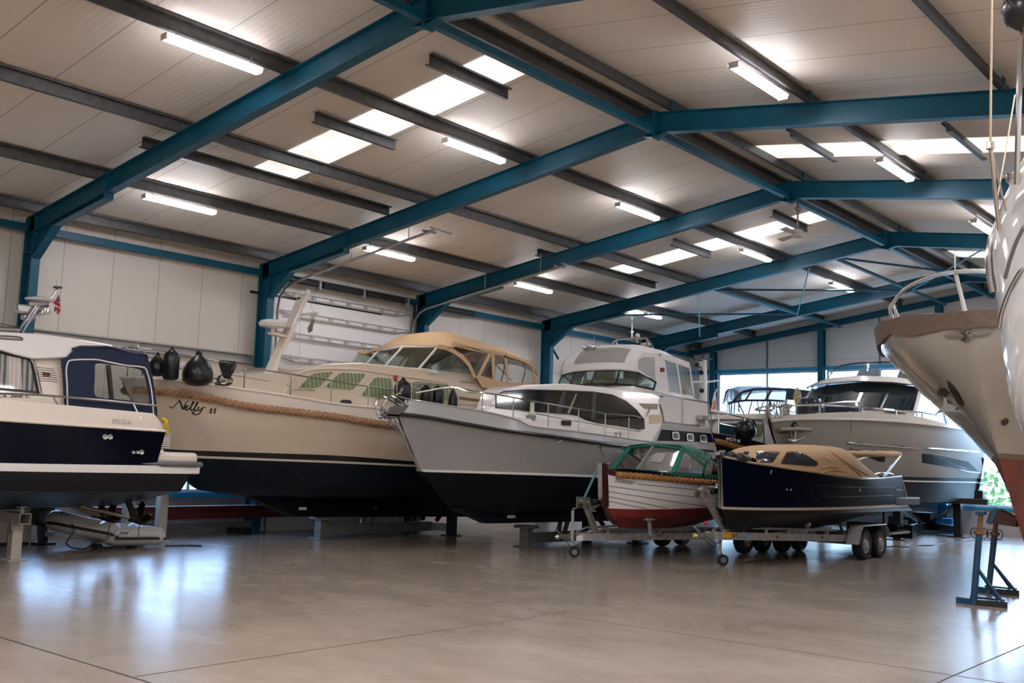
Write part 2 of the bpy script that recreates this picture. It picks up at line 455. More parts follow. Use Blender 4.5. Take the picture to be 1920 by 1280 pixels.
def flank(xc, prof, pl, mi=0):
    # house with planar leaning sides: near outline in px, mirrored far side, skinned
    P = [plane_pt(u, v, xc, pl) for u, v in prof]; m = MB(); n = len(P); Q = mirs(P, xc)
    m.add(P, [tuple(range(n))], mi); m.add(Q, [tuple(range(n))[::-1]], mi)
    for i in range(n): j = (i + 1) % n; m.add([P[i], P[j], Q[j], Q[i]], [(0, 1, 2, 3)], mi)
    return m
def holed(outer, inners, name, m_, parent, off):
    # flat sheet with openings, thickened along off
    bm = bmesh.new(); es = []
    for loop in [outer] + inners:
        vs = [bm.verts.new(p) for p in loop]
        for i in range(len(vs)): es.append(bm.edges.new((vs[i], vs[(i + 1) % len(vs)])))
    bmesh.ops.triangle_fill(bm, use_beauty=True, use_dissolve=False, edges=es)
    bm.verts.ensure_lookup_table(); n = len(bm.verts); m = MB(); V = [v.co.copy() for v in bm.verts]; Fs = [[v.index for v in f.verts] for f in bm.faces]
    bm.verts.index_update(); Fs = [[v.index for v in f.verts] for f in bm.faces]; off = Vector(off)
    m.add(V + [v + off for v in V], Fs + [[i + n for i in f][::-1] for f in Fs])
    k = 0
    for loop in [outer] + inners:
        L = len(loop)
        for i in range(L): m.f.append([k + i, k + (i + 1) % L, k + (i + 1) % L + n, k + i + n]); m.m.append(0)
        k += L
    bm.free(); return m.build(name, m_, parent, smooth=0)
def arch_rows(xc, spec, n=14, pw=.6):
    # cambered hood: spec rows (y, half width, edge z, crown z)
    rows = []
    for y, b, ze, zc in spec:
        r = []
        for k in range(n + 1):
            t = math.pi * k / n; c, s_ = math.cos(t), math.sin(t)
            r.append(Vector((xc + b * math.copysign(abs(c) ** pw, c), y, ze + (zc - ze) * s_ ** pw)))
        rows.append(r)
    return rows
def ring_on(tree, u, v, r, name, m_, parent, r2=.4):
    p = drape(tree, u, v, .004); q = drape(tree, u, v, .02)
    if p is None: return
    n = (q - p).normalized(); m = MB(); m.lathe([(r * r2, 0), (r, 0), (r, .012), (r * .8, .02), (r * r2, .014)], p, n, 14); return m.build(name, m_, parent)
# ================================================================ the hall
XR, XL, XRW, YE, YB = -8.61, -18.92, 1.70, 32.2, -9.0
def zr(x): return 7.29 - .1425 * abs(x - XR)            # top of the rafters
FY = [8.38, 13.545, 18.40, 23.59, 28.93]
blue = mat('blue steel paint', (.002, .085, .145), .42, var=.1, scale=3, spec=.35)
galv = mat('galvanised steel', (.40, .40, .39), .42, .35, var=.22, scale=14)
galv_dull = mat('dull galvanised steel', (.20, .20, .19), .5, .6, var=.2, scale=9)
purl_m = mat('dark galvanised purlin', (.095, .095, .095), .45, .5, var=.2, scale=9)
black = mat('black rubber', (.012, .012, .013), .45)
blackm = mat('black painted metal', (.012, .012, .014), .3)
white_paint = mat('white paint', (.72, .70, .67), .35)
steel = mat('stainless steel', (.62, .62, .62), .16, 1.0)

def panel_mat(name, col, axis, pitch, rough, ribs=0.0, seam=.5, off=0.0, bumpn=.03, ramp=None):
    m = bpy.data.materials.new(name); m.use_nodes = True; nt = m.node_tree; b = nt.nodes['Principled BSDF']
    b.inputs['Roughness'].default_value = rough
    tc = nt.nodes.new('ShaderNodeTexCoord'); sp = nt.nodes.new('ShaderNodeSeparateXYZ'); nt.links.new(tc.outputs['Object'], sp.inputs[0])
    def M(op, a, bb=None, c=None):
        n = nt.nodes.new('ShaderNodeMath'); n.operation = op
        for i, q in enumerate((a, bb, c)):
            if q is None: continue
            if isinstance(q, (int, float)): n.inputs[i].default_value = q
            else: nt.links.new(q, n.inputs[i])
        return n.outputs[0]
    c = sp.outputs['XYZ'.index(axis)]
    fr = M('FRACT', M('DIVIDE', M('ADD', c, 100 - off), pitch))
    line = M('LESS_THAN', fr, .014 / pitch)
    ns = nt.nodes.new('ShaderNodeTexNoise'); ns.inputs['Scale'].default_value = .6; ns.inputs['Detail'].default_value = 5
    nt.links.new(tc.outputs['Object'], ns.inputs['Vector'])
    mx = nt.nodes.new('ShaderNodeMixRGB'); mx.inputs[1].default_value = (*[q * .92 for q in col], 1); mx.inputs[2].default_value = (*[min(1, q * 1.06) for q in col], 1)
    nt.links.new(ns.outputs['Fac'], mx.inputs[0])
    m2 = nt.nodes.new('ShaderNodeMixRGB'); m2.inputs[2].default_value = (*[q * seam for q in col], 1)
    nt.links.new(line, m2.inputs[0]); nt.links.new(mx.outputs[0], m2.inputs[1]); nt.links.new(m2.outputs[0], b.inputs['Base Color'])
    if ribs:
        w = M('SINE', M('MULTIPLY', c, 2 * math.pi / ribs)); bp = nt.nodes.new('ShaderNodeBump')
        bp.inputs['Strength'].default_value = bumpn; bp.inputs['Distance'].default_value = .02
        nt.links.new(w, bp.inputs['Height']); nt.links.new(bp.outputs[0], b.inputs['Normal'])
    return m
roof_m = panel_mat('cream roof panels', (.74, .665, .575), 'Y', 1.0, .56, .1, .38, .3, .07)
wall_m = panel_mat('cream wall panels', (.68, .615, .535), 'Y', 1.0, .5, .0, .5, .1)
end_m = panel_mat('pale end wall panels', (.70, .68, .65), 'Z', 1.05, .45, .0, .62, .3)
plinth_m = mat('concrete plinth', (.40, .37, .36), .7, var=.12, scale=3)

# floor: polished concrete with saw-cut joints
fm = bpy.data.materials.new('polished concrete'); fm.use_nodes = True; nt = fm.node_tree; b = nt.nodes['Principled BSDF']
tc = nt.nodes.new('ShaderNodeTexCoord'); mp = nt.nodes.new('ShaderNodeMapping'); mp.inputs['Scale'].default_value = (.5, .9, 1); mp.inputs['Rotation'].default_value = (0, 0, .7)
nt.links.new(tc.outputs['Object'], mp.inputs['Vector'])
def noise(sc, det, rough=.6, src=mp):
    n = nt.nodes.new('ShaderNodeTexNoise'); n.inputs['Scale'].default_value = sc; n.inputs['Detail'].default_value = det; n.inputs['Roughness'].default_value = rough
    nt.links.new(src.outputs['Vector'], n.inputs['Vector']); return n
n1 = noise(1.3, 8, .65); n2 = noise(.35, 3); n3 = noise(9, 6, .7)
r1 = nt.nodes.new('ShaderNodeValToRGB'); e = r1.color_ramp.elements
e[0].position = .2; e[0].color = (.225, .178, .138, 1); e[1].position = .8; e[1].color = (.325, .265, .212, 1)
nt.links.new(n1.outputs['Fac'], r1.inputs['Fac'])
mx = nt.nodes.new('ShaderNodeMixRGB'); mx.blend_type = 'OVERLAY'; mx.inputs[0].default_value = .12
nt.links.new(r1.outputs[0], mx.inputs[1]); nt.links.new(n3.outputs['Fac'], mx.inputs[2]); nt.links.new(mx.outputs[0], b.inputs['Base Color'])
r2 = nt.nodes.new('ShaderNodeMapRange'); r2.inputs['To Min'].default_value = .17; r2.inputs['To Max'].default_value = .28; r2.inputs['From Min'].default_value = .2; r2.inputs['From Max'].default_value = .8
nt.links.new(n1.outputs['Fac'], r2.inputs['Value']); nt.links.new(r2.outputs[0], b.inputs['Roughness'])
b.inputs['Specular IOR Level'].default_value = .6
bp = nt.nodes.new('ShaderNodeBump'); bp.inputs['Strength'].default_value = .035; bp.inputs['Distance'].default_value = .05
nb = noise(2.2, 2, .5); nt.links.new(nb.outputs['Fac'], bp.inputs['Height']); nt.links.new(bp.outputs[0], b.inputs['Normal'])
joint_m = mat('sealed floor joint', (.035, .028, .022), .6)
F = MB(); F.box(((XL + XRW) / 2, (YB + YE) / 2, -.1), (XRW - XL + .4, YE - YB + .4, .2))
floor = struct(F.build('floor', fm, smooth=0))
J = MB()
J.box((-9, 4.27, .001), (17, .018, .002))                      # sealed joints cut in the slab
J.box((-7.25, 7.0, .001), (.010, 5.4, .002)); J.box((-2.9, 9.3, .001), (.012, 8, .002)); J.box((-4.6, 9.4, .001), (5, .008, .002))
struct(J.build('trim_1', joint_m, smooth=0))

# walls with their openings
W = MB()
wx = (8.75, 13.25, .83, 1.80)                                    # low window in the left wall
def wallx(m, x, y0, y1, z0, z1, th=-.12): m.box((x + th / 2, (y0 + y1) / 2, (z0 + z1) / 2), (abs(th), y1 - y0, z1 - z0))
wallx(W, XL, YB, wx[0], 0, 6.05); wallx(W, XL, wx[0], wx[1], 0, wx[2]); wallx(W, XL, wx[0], wx[1], wx[3], 6.05); wallx(W, XL, wx[1], YE, 0, 6.05)
struct(W.build('wall_left', wall_m, smooth=0))
W = MB(); wallx(W, XRW, YB, YE, 0, 6.05, .12); struct(W.build('wall_right', wall_m, smooth=0))
W = MB(); W.box(((XL + XRW) / 2, YB - .06, 3.8), (XRW - XL, .12, 7.6)); struct(W.build('wall_back', wall_m, smooth=0))
# end wall: five bays, two of them glazed in view
ECX = [-17.87, -13.9, -10.15, -6.3, -2.4]
ZS, ZT = .80, 4.98
W = MB()
def ebox(x0, x1, z0, z1): W.box(((x0 + x1) / 2, YE + .06, (z0 + z1) / 2), (x1 - x0, .12, z1 - z0))
ebox(XL, XRW, 0, ZS); ebox(XL, XRW, ZT, 5.9); ebox(XL, ECX[0] + .1, ZS, ZT); ebox(ECX[3] - .1, XRW, ZS, ZT)
W.slab([(XL, YE, 5.9), (XRW, YE, 5.9), (XRW, YE, 6.03), (XR, YE, 7.52), (XL, YE, 6.03)], (0, .12, 0))
struct(W.build('wall_end', end_m, smooth=0))
B = MB()
B.box(((XL + XRW) / 2, YE - .005, .4), (XRW - XL, .03, .8)); struct(B.build('baseboard_end', plinth_m, smooth=0))
B = MB(); B.box((XL + .012, (YB + 13.4) / 2, .41), (.03, 13.4 - YB, .82)); struct(B.build('baseboard_left', plinth_m, smooth=0))
framew = mat('pale window frame', (.62, .66, .70), .4)
frameb = mat('sky blue window frame', (.02, .30, .50), .4)
pane_m = glass('window pane', (.93, .97, 1.0), .03)
pane_b = glass('dimmed window pane', (.80, .85, .93), .03)  # tint put into the glass to dim the daylight it lets in
def window(name, P, a, b, z0, z1, nv, frame_m, axis):
    # frame with nv lights, glass in the middle of it
    o = bpy.data.objects.new(name, None); COL.objects.link(o); o['_org'] = (0, 0, 0); struct(o)
    m = MB(); t = .07
    def bx(a0, a1, q0, q1, mm, dep=.1):
        c = (a0 + a1) / 2; z = (q0 + q1) / 2
        if axis == 'X': mm.box((c, P, z), (a1 - a0, dep, q1 - q0))
        else: mm.box((P, c, z), (dep, a1 - a0, q1 - q0))
    bx(a, b, z0, z0 + t, m); bx(a, b, z1 - t, z1, m)
    for i in range(nv + 1):
        c = a + t / 2 + (b - a - t) * i / nv; bx(c - t / 2, c + t / 2, z0 + t, z1 - t, m)
    m.build('window_frame', frame_m, o, smooth=0)
    for i in range(nv):
        g = MB(); w = (b - a - t) / nv; bx(a + i * w + t / 2 + .03, a + (i + 1) * w + t / 2 - .03, z0 + t / 2, z1 - t / 2, g, .012); g.build('pane', pane_m if axis == 'X' else pane_b, o, smooth=0)
    return o
for i in range(3):
    x0 = ECX[i] + .12; x1 = ECX[i + 1] - .12
    window('window_%d' % (i + 1), YE + .04, x0, x1, ZS, ZT, 2, framew, 'X')
window('window_4', XL - .05, wx[0], wx[1], wx[2], wx[3], 4, framew, 'Y')
T = MB(); T.box(((XL + XRW) / 2, YE - .05, ZT + .05), (XRW - XL, .1, .12)); T.box(((XL + XRW) / 2, YE - .04, ZS - .03), (XRW - XL, .08, .07))
struct(T.build('trim_2', frameb, smooth=0))
T = MB(); T.box((XL + .03, (wx[0] + wx[1]) / 2, wx[2] - .04), (.1, wx[1] - wx[0], .1)); struct(T.build('trim_3', frameb, smooth=0))
# steel posts and mullion caps of the end wall
for i, x in enumerate(ECX):
    P = MB(); P.section((x, YE - .14, 0), (x, YE - .14, zr(x) - .235), [(-.1, -.1), (.1, -.1), (.1, -.088), (.006, -.088), (.006, .088), (.1, .088), (.1, .1), (-.1, .1), (-.1, .088), (-.006, .088), (-.006, -.088), (-.1, -.088)], up=(0, 1, 0))
    lab = ['blue steel post at the left edge of the end windows', 'blue steel post between the two glazed bays of the end wall', 'blue steel post rising behind the bow with the canvas cover', 'blue end wall post hidden behind the red bottomed hull', 'blue end wall post in the right corner of the hall'][i]
    single(P, 'end_wall_post', blue, lab, 'post', (x, YE - .14, 0), group='end wall posts')
for i in range(3):
    x = (ECX[i] + ECX[i + 1]) / 2
    P = MB(); P.box((x, YE - .015, (ZT + zr(x)) / 2 + .05), (.05, .03, zr(x) - ZT - .1)); struct(P.build('trim_%d' % (4 + i), galv_dull, smooth=0))

# roof
C_ = MB()
for sx, xe in ((-1, XL - .1), (1, XRW + .1)):
    q = [(XR, YB, zr(XR) + .2), (XR, YE + .1, zr(XR) + .2), (xe, YE + .1, zr(xe) + .2), (xe, YB, zr(xe) + .2)]
    C_.slab(q, (0, 0, .1))
struct(C_.build('ceiling', roof_m, smooth=0))
# skylights: translucent sheets set in the roof, bright with daylight
sk = bpy.data.materials.new('translucent roof light'); sk.use_nodes = True; nt = sk.node_tree; b = nt.nodes['Principled BSDF']
tc = nt.nodes.new('ShaderNodeTexCoord'); n = nt.nodes.new('ShaderNodeTexNoise'); n.inputs['Scale'].default_value = 2.2; n.inputs['Detail'].default_value = 6
nt.links.new(tc.outputs['Object'], n.inputs['Vector']); r = nt.nodes.new('ShaderNodeValToRGB')
r.color_ramp.elements[0].position = .3; r.color_ramp.elements[0].color = (.62, .56, .50, 1); r.color_ramp.elements[1].position = .6; r.color_ramp.elements[1].color = (1, .97, .95, 1)
nt.links.new(n.outputs['Fac'], r.inputs['Fac']); nt.links.new(r.outputs[0], b.inputs['Emission Color']); b.inputs['Emission Strength'].default_value = SKY_E
b.inputs['Base Color'].default_value = (.7, .7, .68, 1)
def skylight(n, xa, xb, y):
    S = MB(); z = lambda x: zr(x) + .194
    S.slab([(xa, y, z(xa)), (xb, y, z(xb)), (xb, y + .88, z(xb)), (xa, y + .88, z(xa))], (0, 0, -.006))
    struct(S.build('window_%d' % n, sk, smooth=0))
for i, (xa, xb, y) in enumerate([(-8.95, -14.9, 10.3), (-8.95, -14.9, 21.1), (-8.4, -2.4, 16.4), (-8.4, -2.4, 27.1), (-8.95, -14.9, -.5), (-8.4, -2.4, 5.6), (-8.4, -2.4, -5.2)]): skylight(5 + i, xa, xb, y)

# portal frames
IW, IH, TF, TW = .16, .33, .014, .010
def isec(w, h): return [(-w/2, -h), (w/2, -h), (w/2, -h+TF), (TW/2, -h+TF), (TW/2, -TF), (w/2, -TF), (w/2, 0), (-w/2, 0), (-w/2, -TF), (-TW/2, -TF), (-TW/2, -h+TF), (-w/2, -h+TF)]
flab = ['blue steel portal frame nearest the camera, its apex cut by the top edge', 'second blue portal frame from the camera, left post beside the white sectional door', 'third blue portal frame, the one with the ceiling fan at its apex', 'fourth blue portal frame, where the diagonal roof bracing starts', 'farthest blue portal frame, just before the end wall']
for i, y in enumerate(FY):
    t = thing('portal_frame', flab[i], 'steel frame', (XR, y, 0), 'blue portal frames of the hall')
    for s in (-1, 1):
        xo = XR + s * 10.21; xi = xo - s * .35
        m = MB(); m.section((xo, y, 0), (xo, y, zr(xo)), isec(IW, .35), up=(s, 0, 0))
        m.box((xo - s * .175, y, .012), (.5, .3, .024)); m.box((xo - s * .17, y, 5.18), (.33, .15, .015))
        m.build('column', blue, t, smooth=0)
        m = MB(); xa = XR + s * .012; m.section((xa, y, zr(xa)), (xo, y, zr(xo)), isec(IW, IH), up=(0, 0, 1)); m.build('rafter', blue, t, smooth=0)
        # haunch: web plate and cranked bottom flange
        k = [(xi, 5.06), (XR + s * 9.14, 5.575), (XR + s * 7.40, 5.815)]
        m = MB(); web = [(x, y - .005, z) for x, z in k] + [(k[2][0], y - .005, zr(k[2][0]) - IH), (xi, y - .005, zr(xi) - IH)]
        m.slab(web, (0, .01, 0))
        for (x0, z0), (x1, z1) in zip(k, k[1:]): m.bar((x0, y, z0), (x1, y, z1), .16, .014)
        m.bar((k[2][0], y, k[2][1]), (k[2][0], y, zr(k[2][0]) - .01), .16, .014, up=(1, 0, 0))
        m.build('haunch', blue, t, smooth=0)
    m = MB()
    m.box((XR, y, 7.09), (.05, .17, .46)); m.slab([(XR - .28, y - .006, 6.95), (XR, y - .006, 6.88), (XR + .28, y - .006, 6.95)], (0, .012, 0))
    m.bar((XR - .28, y, 6.945), (XR + .01, y, 6.885), .13, .014); m.bar((XR + .28, y, 6.945), (XR - .01, y, 6.885), .13, .014)
    for k in range(5): m.box((XR, y - .07, 6.95 + k * .07), (.08, .022, .022))
    m.build('apex_plate', blue, t, smooth=0)
    for x in (-11.32, -13.87, -16.33, -6.08, -3.5, -1.0, XR - .25, XR + .25):
        s = 1 if x > XR else -1; m = MB(); m.box((x + .055 * s, y, zr(x) + .085), (.012, .12, .17)); m.build('purlin_cleat', blue, t, smooth=0)
# purlins: galvanised Z sections running the length of the hall
zs = [(-.035, 0), (.03, 0), (.03, .006), (-.029, .006), (-.029, .03), (-.035, .03)]
def purlin(x, y0, y1, label, h=.19, group='galvanised roof purlins'):
    s = 1 if x > XR else -1; m = MB(); w = .07
    pts = [(-w, 0), (.004, 0), (.004, h - .006), (w, h - .006), (w, h - .03), (w + .005, h - .03), (w + .005, h), (-.001, h), (-.001, .006), (-w + .005, .006), (-w + .005, .03), (-w, .03)]
    if s > 0: pts = [(-a, b_) for a, b_ in pts][::-1]
    m.section((x, y0, zr(x) + .003), (x, y1, zr(x) + .003), pts); m.box((x, (y0 + y1) / 2, zr(x) + .03), (.004, y1 - y0, .012))
    return single(m, 'purlin', purl_m, label, 'purlin', (x, y0, zr(x)), group, smooth=0)
for x, l in ((-11.32, 'long galvanised roof purlin, first below the ridge on the left slope'), (-13.87, 'long galvanised roof purlin halfway down the left slope'), (-16.33, 'long galvanised roof purlin nearest the left eaves'), (-18.45, 'galvanised eaves purlin along the top of the left wall'), (-6.08, 'long galvanised roof purlin, first below the ridge on the right slope'), (-3.5, 'long dark galvanised roof purlin crossing the upper right corner'),
             (-1.0, 'galvanised roof purlin low on the right slope behind the rigging'), (XR - .28, 'galvanised ridge purlin on the left of the ridge'), (XR + .28, 'galvanised ridge purlin on the right of the ridge')):
    purlin(x, YB, YE, l)
for x, y0, y1, l in ((-9.85, 9.64, 11.33, 'short trimmer under the near left skylight, close to the ridge'), (-12.3, 9.64, 11.34, 'short trimmer under the near left skylight, between two purlins'), (-14.72, 8.18, 13.49, 'galvanised trimmer at the lower end of the near left skylight'),
                     (-12.32, 20.16, 21.92, 'short trimmer under the far left skylight, between two purlins'), (-9.85, 20.2, 21.95, 'short trimmer under the far left skylight, behind the ceiling fan'), (-14.72, 18.15, 23.23, 'galvanised trimmer at the lower end of the far left skylight'),
                     (-7.13, 15.24, 16.98, 'short trimmer under the right skylight, close to the ridge'), (-4.7, 15.31, 17.1, 'short trimmer under the right skylight, beside the rigging')):
    purlin(x, y0, y1, l, .16, 'short skylight trimmers')
R_ = MB()
for y0, y1 in zip([YB] + FY, FY + [YE]): R_.bar((XR - .03, y0 + .03, 6.99), (XR - .03, y1 - .03, 6.99), .1, .1)
single(R_, 'ridge_tie', blue, 'blue steel ridge beam running along the apex of the roof', 'beam', (XR, YB, 7))
E_ = MB()
for y0, y1 in zip([YB] + FY, FY + [YE]): E_.bar((-18.74, y0 + .09, 5.64), (-18.74, y1 - .09, 5.64), .1, .14)
single(E_, 'eaves_beam', blue, 'blue steel eaves beam along the top of the left wall', 'beam', (-18.74, YB, 5.6), smooth=0)
# end rafter
M_ = MB()
for s in (-1, 1): M_.section((XR, YE - .15, zr(XR) - .02), (XR + s * 10.2, YE - .15, zr(XR + s * 10.2) - .02), isec(.12, .2))
single(M_, 'end_rafter', blue, 'blue steel rafter against the end wall', 'beam', (XR, YE - .15, 7), smooth=0)
# wall ledge rail
L_ = MB()
for y0, y1 in ((YB, FY[0] - .1), (FY[0] + .1, FY[1] - .1)): L_.section((XL + .005, y0, 3.83), (XL + .005, y1, 3.83), [(0, 0), (.14, 0), (.14, -.03), (.05, -.03), (.05, -.17), (.1, -.17), (.1, -.2), (0, -.2)])
single(L_, 'wall_girt', mat('pale grey steel', (.40, .39, .37), .45, .2), 'grey horizontal girt along the left wall above the boats', 'rail', (XL, YB, 3.8), smooth=0)
# roof bracing between the last two bays
def strut(name, a, b_, r, label, m=blue, cat='bracing'):
    q = MB(); q.tube([a, b_], r, 8); return single(q, name, m, label, cat, a, 'roof and wall bracing')
zb = lambda x: zr(x) - .26
strut('brace_strut', (-13.25, 23.7, zb(-13.25)), (-13.25, 28.8, zb(-13.25)), .05, 'blue tube strut between the last two frames above the light grey boat')
strut('brace_strut', (-9.95, 23.7, zb(-9.95)), (-9.95, 28.8, zb(-9.95)), .05, 'blue tube strut between the last two frames near the ridge')
strut('brace_strut', (-13.25, 28.95, zb(-13.25)), (-13.25, 32.0, zb(-13.25)), .05, 'short blue strut to the end wall above the glazed bays')
strut('brace_strut', (-9.95, 28.95, zb(-9.95)), (-9.95, 32.0, zb(-9.95)), .05, 'short blue strut to the end wall beside the bow rail')
strut('brace_diagonal', (-13.25, 23.75, zb(-13.25) - .03), (-10.05, 28.8, zb(-10.05) - .03), .028, 'blue diagonal brace running level across the roof below the ridge')
strut('brace_diagonal', (-9.9, 23.75, zb(-9.9)), (-7.0, 28.8, zb(-7.0)), .028, 'blue diagonal brace right of the ridge above the bow rail')
strut('brace_diagonal', (-16.6, 23.75, zb(-16.6)), (-13.3, 28.8, zb(-13.3)), .028, 'blue diagonal brace above the flybridge mast')
strut('brace_rod', (-10.6, 23.75, zb(-10.6) - .08), (-13.2, 28.7, zb(-13.2) - .08), .018, 'thin pale blue rod crossing below the far lamps', frameb)
strut('brace_rod', (-13.7, 23.75, zb(-13.7) - .08), (-16.5, 28.7, zb(-16.5) - .08), .018, 'thin pale blue rod right of the flybridge boat mast', frameb)
strut('brace_rod', (-6.6, 23.75, zb(-6.6) - .08), (-9.8, 28.7, zb(-9.8) - .08), .018, 'thin blue rod right of the ridge meeting the bow rail', frameb)
strut('brace_diagonal', (-18.7, 23.75, 5.2), (-18.7, 28.7, .5), .035, 'blue diagonal wall brace beside the fourth frame')
strut('brace_rod', (-18.7, 28.6, 5.2), (-18.7, 23.8, .6), .014, 'thin grey rod crossing the diagonal wall brace', galv_dull)

# sectional door with tracks and spring shaft
D = bpy.data.objects.new('door_1', None); COL.objects.link(D); D['_org'] = (0, 0, 0); struct(D)
dw = panel_mat('white door panels', (.90, .87, .85), 'Z', .5, .4, .0, .8, .32)
m = MB(); m.box((XL + .09, 16.02, 2.69), (.05, 4.24, 5.38)); m.build('door_panel', dw, D, smooth=0)
rail_m = mat('pale rail', (.52, .50, .48), .4, .3)
for z in (5.32, 4.88, 4.40, 3.87, 3.35):
    m = MB(); x = XL + .17
    m.tube([(x, 13.98, z), (x + .02, 14.5, z - .10), (x + .02, 17.6, z - .10), (x, 18.05, z - .02)], .022, 6)
    m.tube([(x - .02, 13.98, z + .02), (x - .02, 18.05, z + .02)], .010, 6)
    for k in range(7): m.box((x, 14.45 + k * .53, z - .05), (.03, .10, .09))
    m.build('door_rail', rail_m, D, smooth=30)
track_m = mat('brushed track', (.42, .41, .40), .35, .8)
for y in (13.93, 18.14):
    m = MB(); x0 = XL + .22
    pts = [(x0, y, 0.02), (x0, y, 4.9), (x0 + .05, y, 5.15), (x0 + .22, y, 5.34), (x0 + .45, y, 5.43), (x0 + 1.2, y, 5.56), (-15.4, y, 5.88), (-13.9, y, 6.10)]
    m.tube(pts, .028, 6, smooth=0)
    for x in (-16.3, -14.6): zz = 5.43 + (x + 18.25) * .155; m.tube([(x, y, zz), (x, y, zr(x))], .010, 6)
    m.bar((-13.95, y - .05, 6.16), (-14.15, y + .75, 6.20), .03, .03); m.tube([(-14.1, y - .1, 6.1), (-14.1, y + .25, 6.12)], .025, 6)
    m.build('door_track', track_m, D)
m = MB()
for a, b_ in ((13.85, 14.95), (15.1, 16.3), (16.45, 17.7)): m.tube([(XL + .3, a, 5.60), (XL + .3, b_, 5.60)], .075, 10)
m.tube([(XL + .3, 13.7, 5.60), (XL + .3, 18.2, 5.60)], .02, 8)
m.build('spring_shaft', black, D)
m = MB()
for y in (15.02, 16.38, 17.85): m.box((XL + .25, y, 5.58), (.14, .07, .2))
m.build('shaft_bracket', galv, D, smooth=0)
m = MB(); m.box((XL + .11, 15.2, 5.20), (.02, 3.9, .05)); m.tube([(XL + .2, 18.22, .1), (XL + .2, 18.22, 5.6)], .06, 8); m.build('door_jamb', blackm, D)
# shaft of the next door
m = MB(); m.tube([(XL + .3, 18.7, 5.60), (XL + .3, 20.3, 5.60)], .08, 10); single(m, 'spring_shaft', black, 'short black spring shaft high on the left wall beyond the sectional door', 'shaft', (XL + .3, 18.7, 5.6))

# lamps
lamp_m = emis('lamp tube', (.93, .92, 1.0), LAMP_E)
def lamp(x, y, label, L=1.4, dz=0, parent=None):
    z = zr(x) - .13 + dz
    t = thing('batten_lamp', label, 'ceiling lamp', (x, y, z), 'hanging fluorescent battens')
    m = MB(); m.box((x, y, z + .035), (.13, L, .03)); m.box((x, y - L/2 - .01, z + .01), (.14, .02, .08)); m.box((x, y + L/2 + .01, z + .01), (.14, .02, .08)); m.build('casing', white_paint, t, smooth=0)
    m = MB(); m.slab([(x - .09, y - L/2, z + .02), (x - .05, y - L/2, z - .03), (x + .05, y - L/2, z - .03), (x + .09, y - L/2, z + .02)], (0, L, 0)); m.build('diffuser', lamp_m, t, smooth=0)
    for k in (-1, 1):
        m = MB(); m.tube([(x + .0, y + k * L * .4, z + .05), (x + .02, y + k * L * .4, zr(x) + .03)], .006, 5); m.build('hanger_wire', galv_dull, t)
    return t
LL = [(-11.3, 7.18, 'bright batten lamp nearest the camera, upper left'), (-11.3, 12.2, 'batten lamp left of the second frame apex, in front of the skylight end'), (-11.3, 17.12, 'batten lamp under the ridge side purlin between second and third frames'), (-11.3, 22.25, 'batten lamp beside the far skylight right of the trimmer'), (-11.3, 27.4, 'small batten lamp in the braced bay below the ridge'),
      (-16.3, 9.88, 'batten lamp near the left eaves above the plain wall panels'), (-16.3, 15.0, 'batten lamp above the sectional door'), (-16.3, 19.97, 'batten lamp near the left eaves past the sectional door'), (-16.3, 24.6, 'tiny batten lamp above the flybridge mast, left one of two'), (-16.3, 25.6, 'tiny batten lamp above the flybridge mast, right one of two'),
      (-6.1, 12.1, 'bright batten lamp on the right slope nearest the camera'), (-6.1, 17.1, 'batten lamp on the right slope under the skylight'), (-6.1, 22.2, 'batten lamp half hidden by the white hull at the right edge')]
for x, y, l in LL: lamp(x, y, l, .75 if 'tiny' in l else 1.4)
def lamp_light(x, y):
    ld = bpy.data.lights.new('batten_light', 'AREA'); ld.shape = 'RECTANGLE'; ld.size = .16; ld.size_y = 1.4; ld.energy = LAMP_W; ld.color = (.96, .95, 1.0)
    o = bpy.data.objects.new('batten_light', ld); COL.objects.link(o); o.location = (x, y, zr(x) - .16)
for y in (2.2,): lamp_light(-11.3, y)
for y in (7.1, 2.1, -3, 27.3): lamp_light(-6.1, y)
for y in (-3, 2, 7, 12.1, 17.1, 22, 27): lamp_light(-1.0, y)
# ceiling fan at the third apex
fz = 6.32; fp = (XR, FY[2] + .35, fz)
t = thing('ceiling_fan', 'pale four bladed ceiling fan hanging from the third frame apex', 'fan', fp)
q = Vector(fp); fan_m = mat('cream enamel', (.55, .52, .46), .4)
m = MB(); m.tube([q + Vector((0, 0, .05)), (XR, FY[2] + .35, 7.0)], .018, 8); m.lathe([(.02, 0), (.07, .05), (.07, .1), (.02, .14)], q + Vector((0, 0, .42)), n=12); m.build('down_rod', mat('warm grey metal', (.3, .27, .24), .4, .6), t)
m = MB(); m.lathe([(.02, -.08), (.10, -.06), (.13, 0), (.10, .07), (.03, .1)], q, n=16); m.build('motor_hub', fan_m, t)
for k in range(3):
    a = .5 + k * 2 * math.pi / 3; d = Vector((math.cos(a), math.sin(a), 0)); e_ = Vector((-d.y, d.x, .25)).normalized()
    m = MB(); m.slab([q + d * .12 - e_ * .05, q + d * .62 - e_ * .07, q + d * .62 + e_ * .07, q + d * .12 + e_ * .05], (0, 0, -.012)); m.build('blade', fan_m, t, smooth=0)
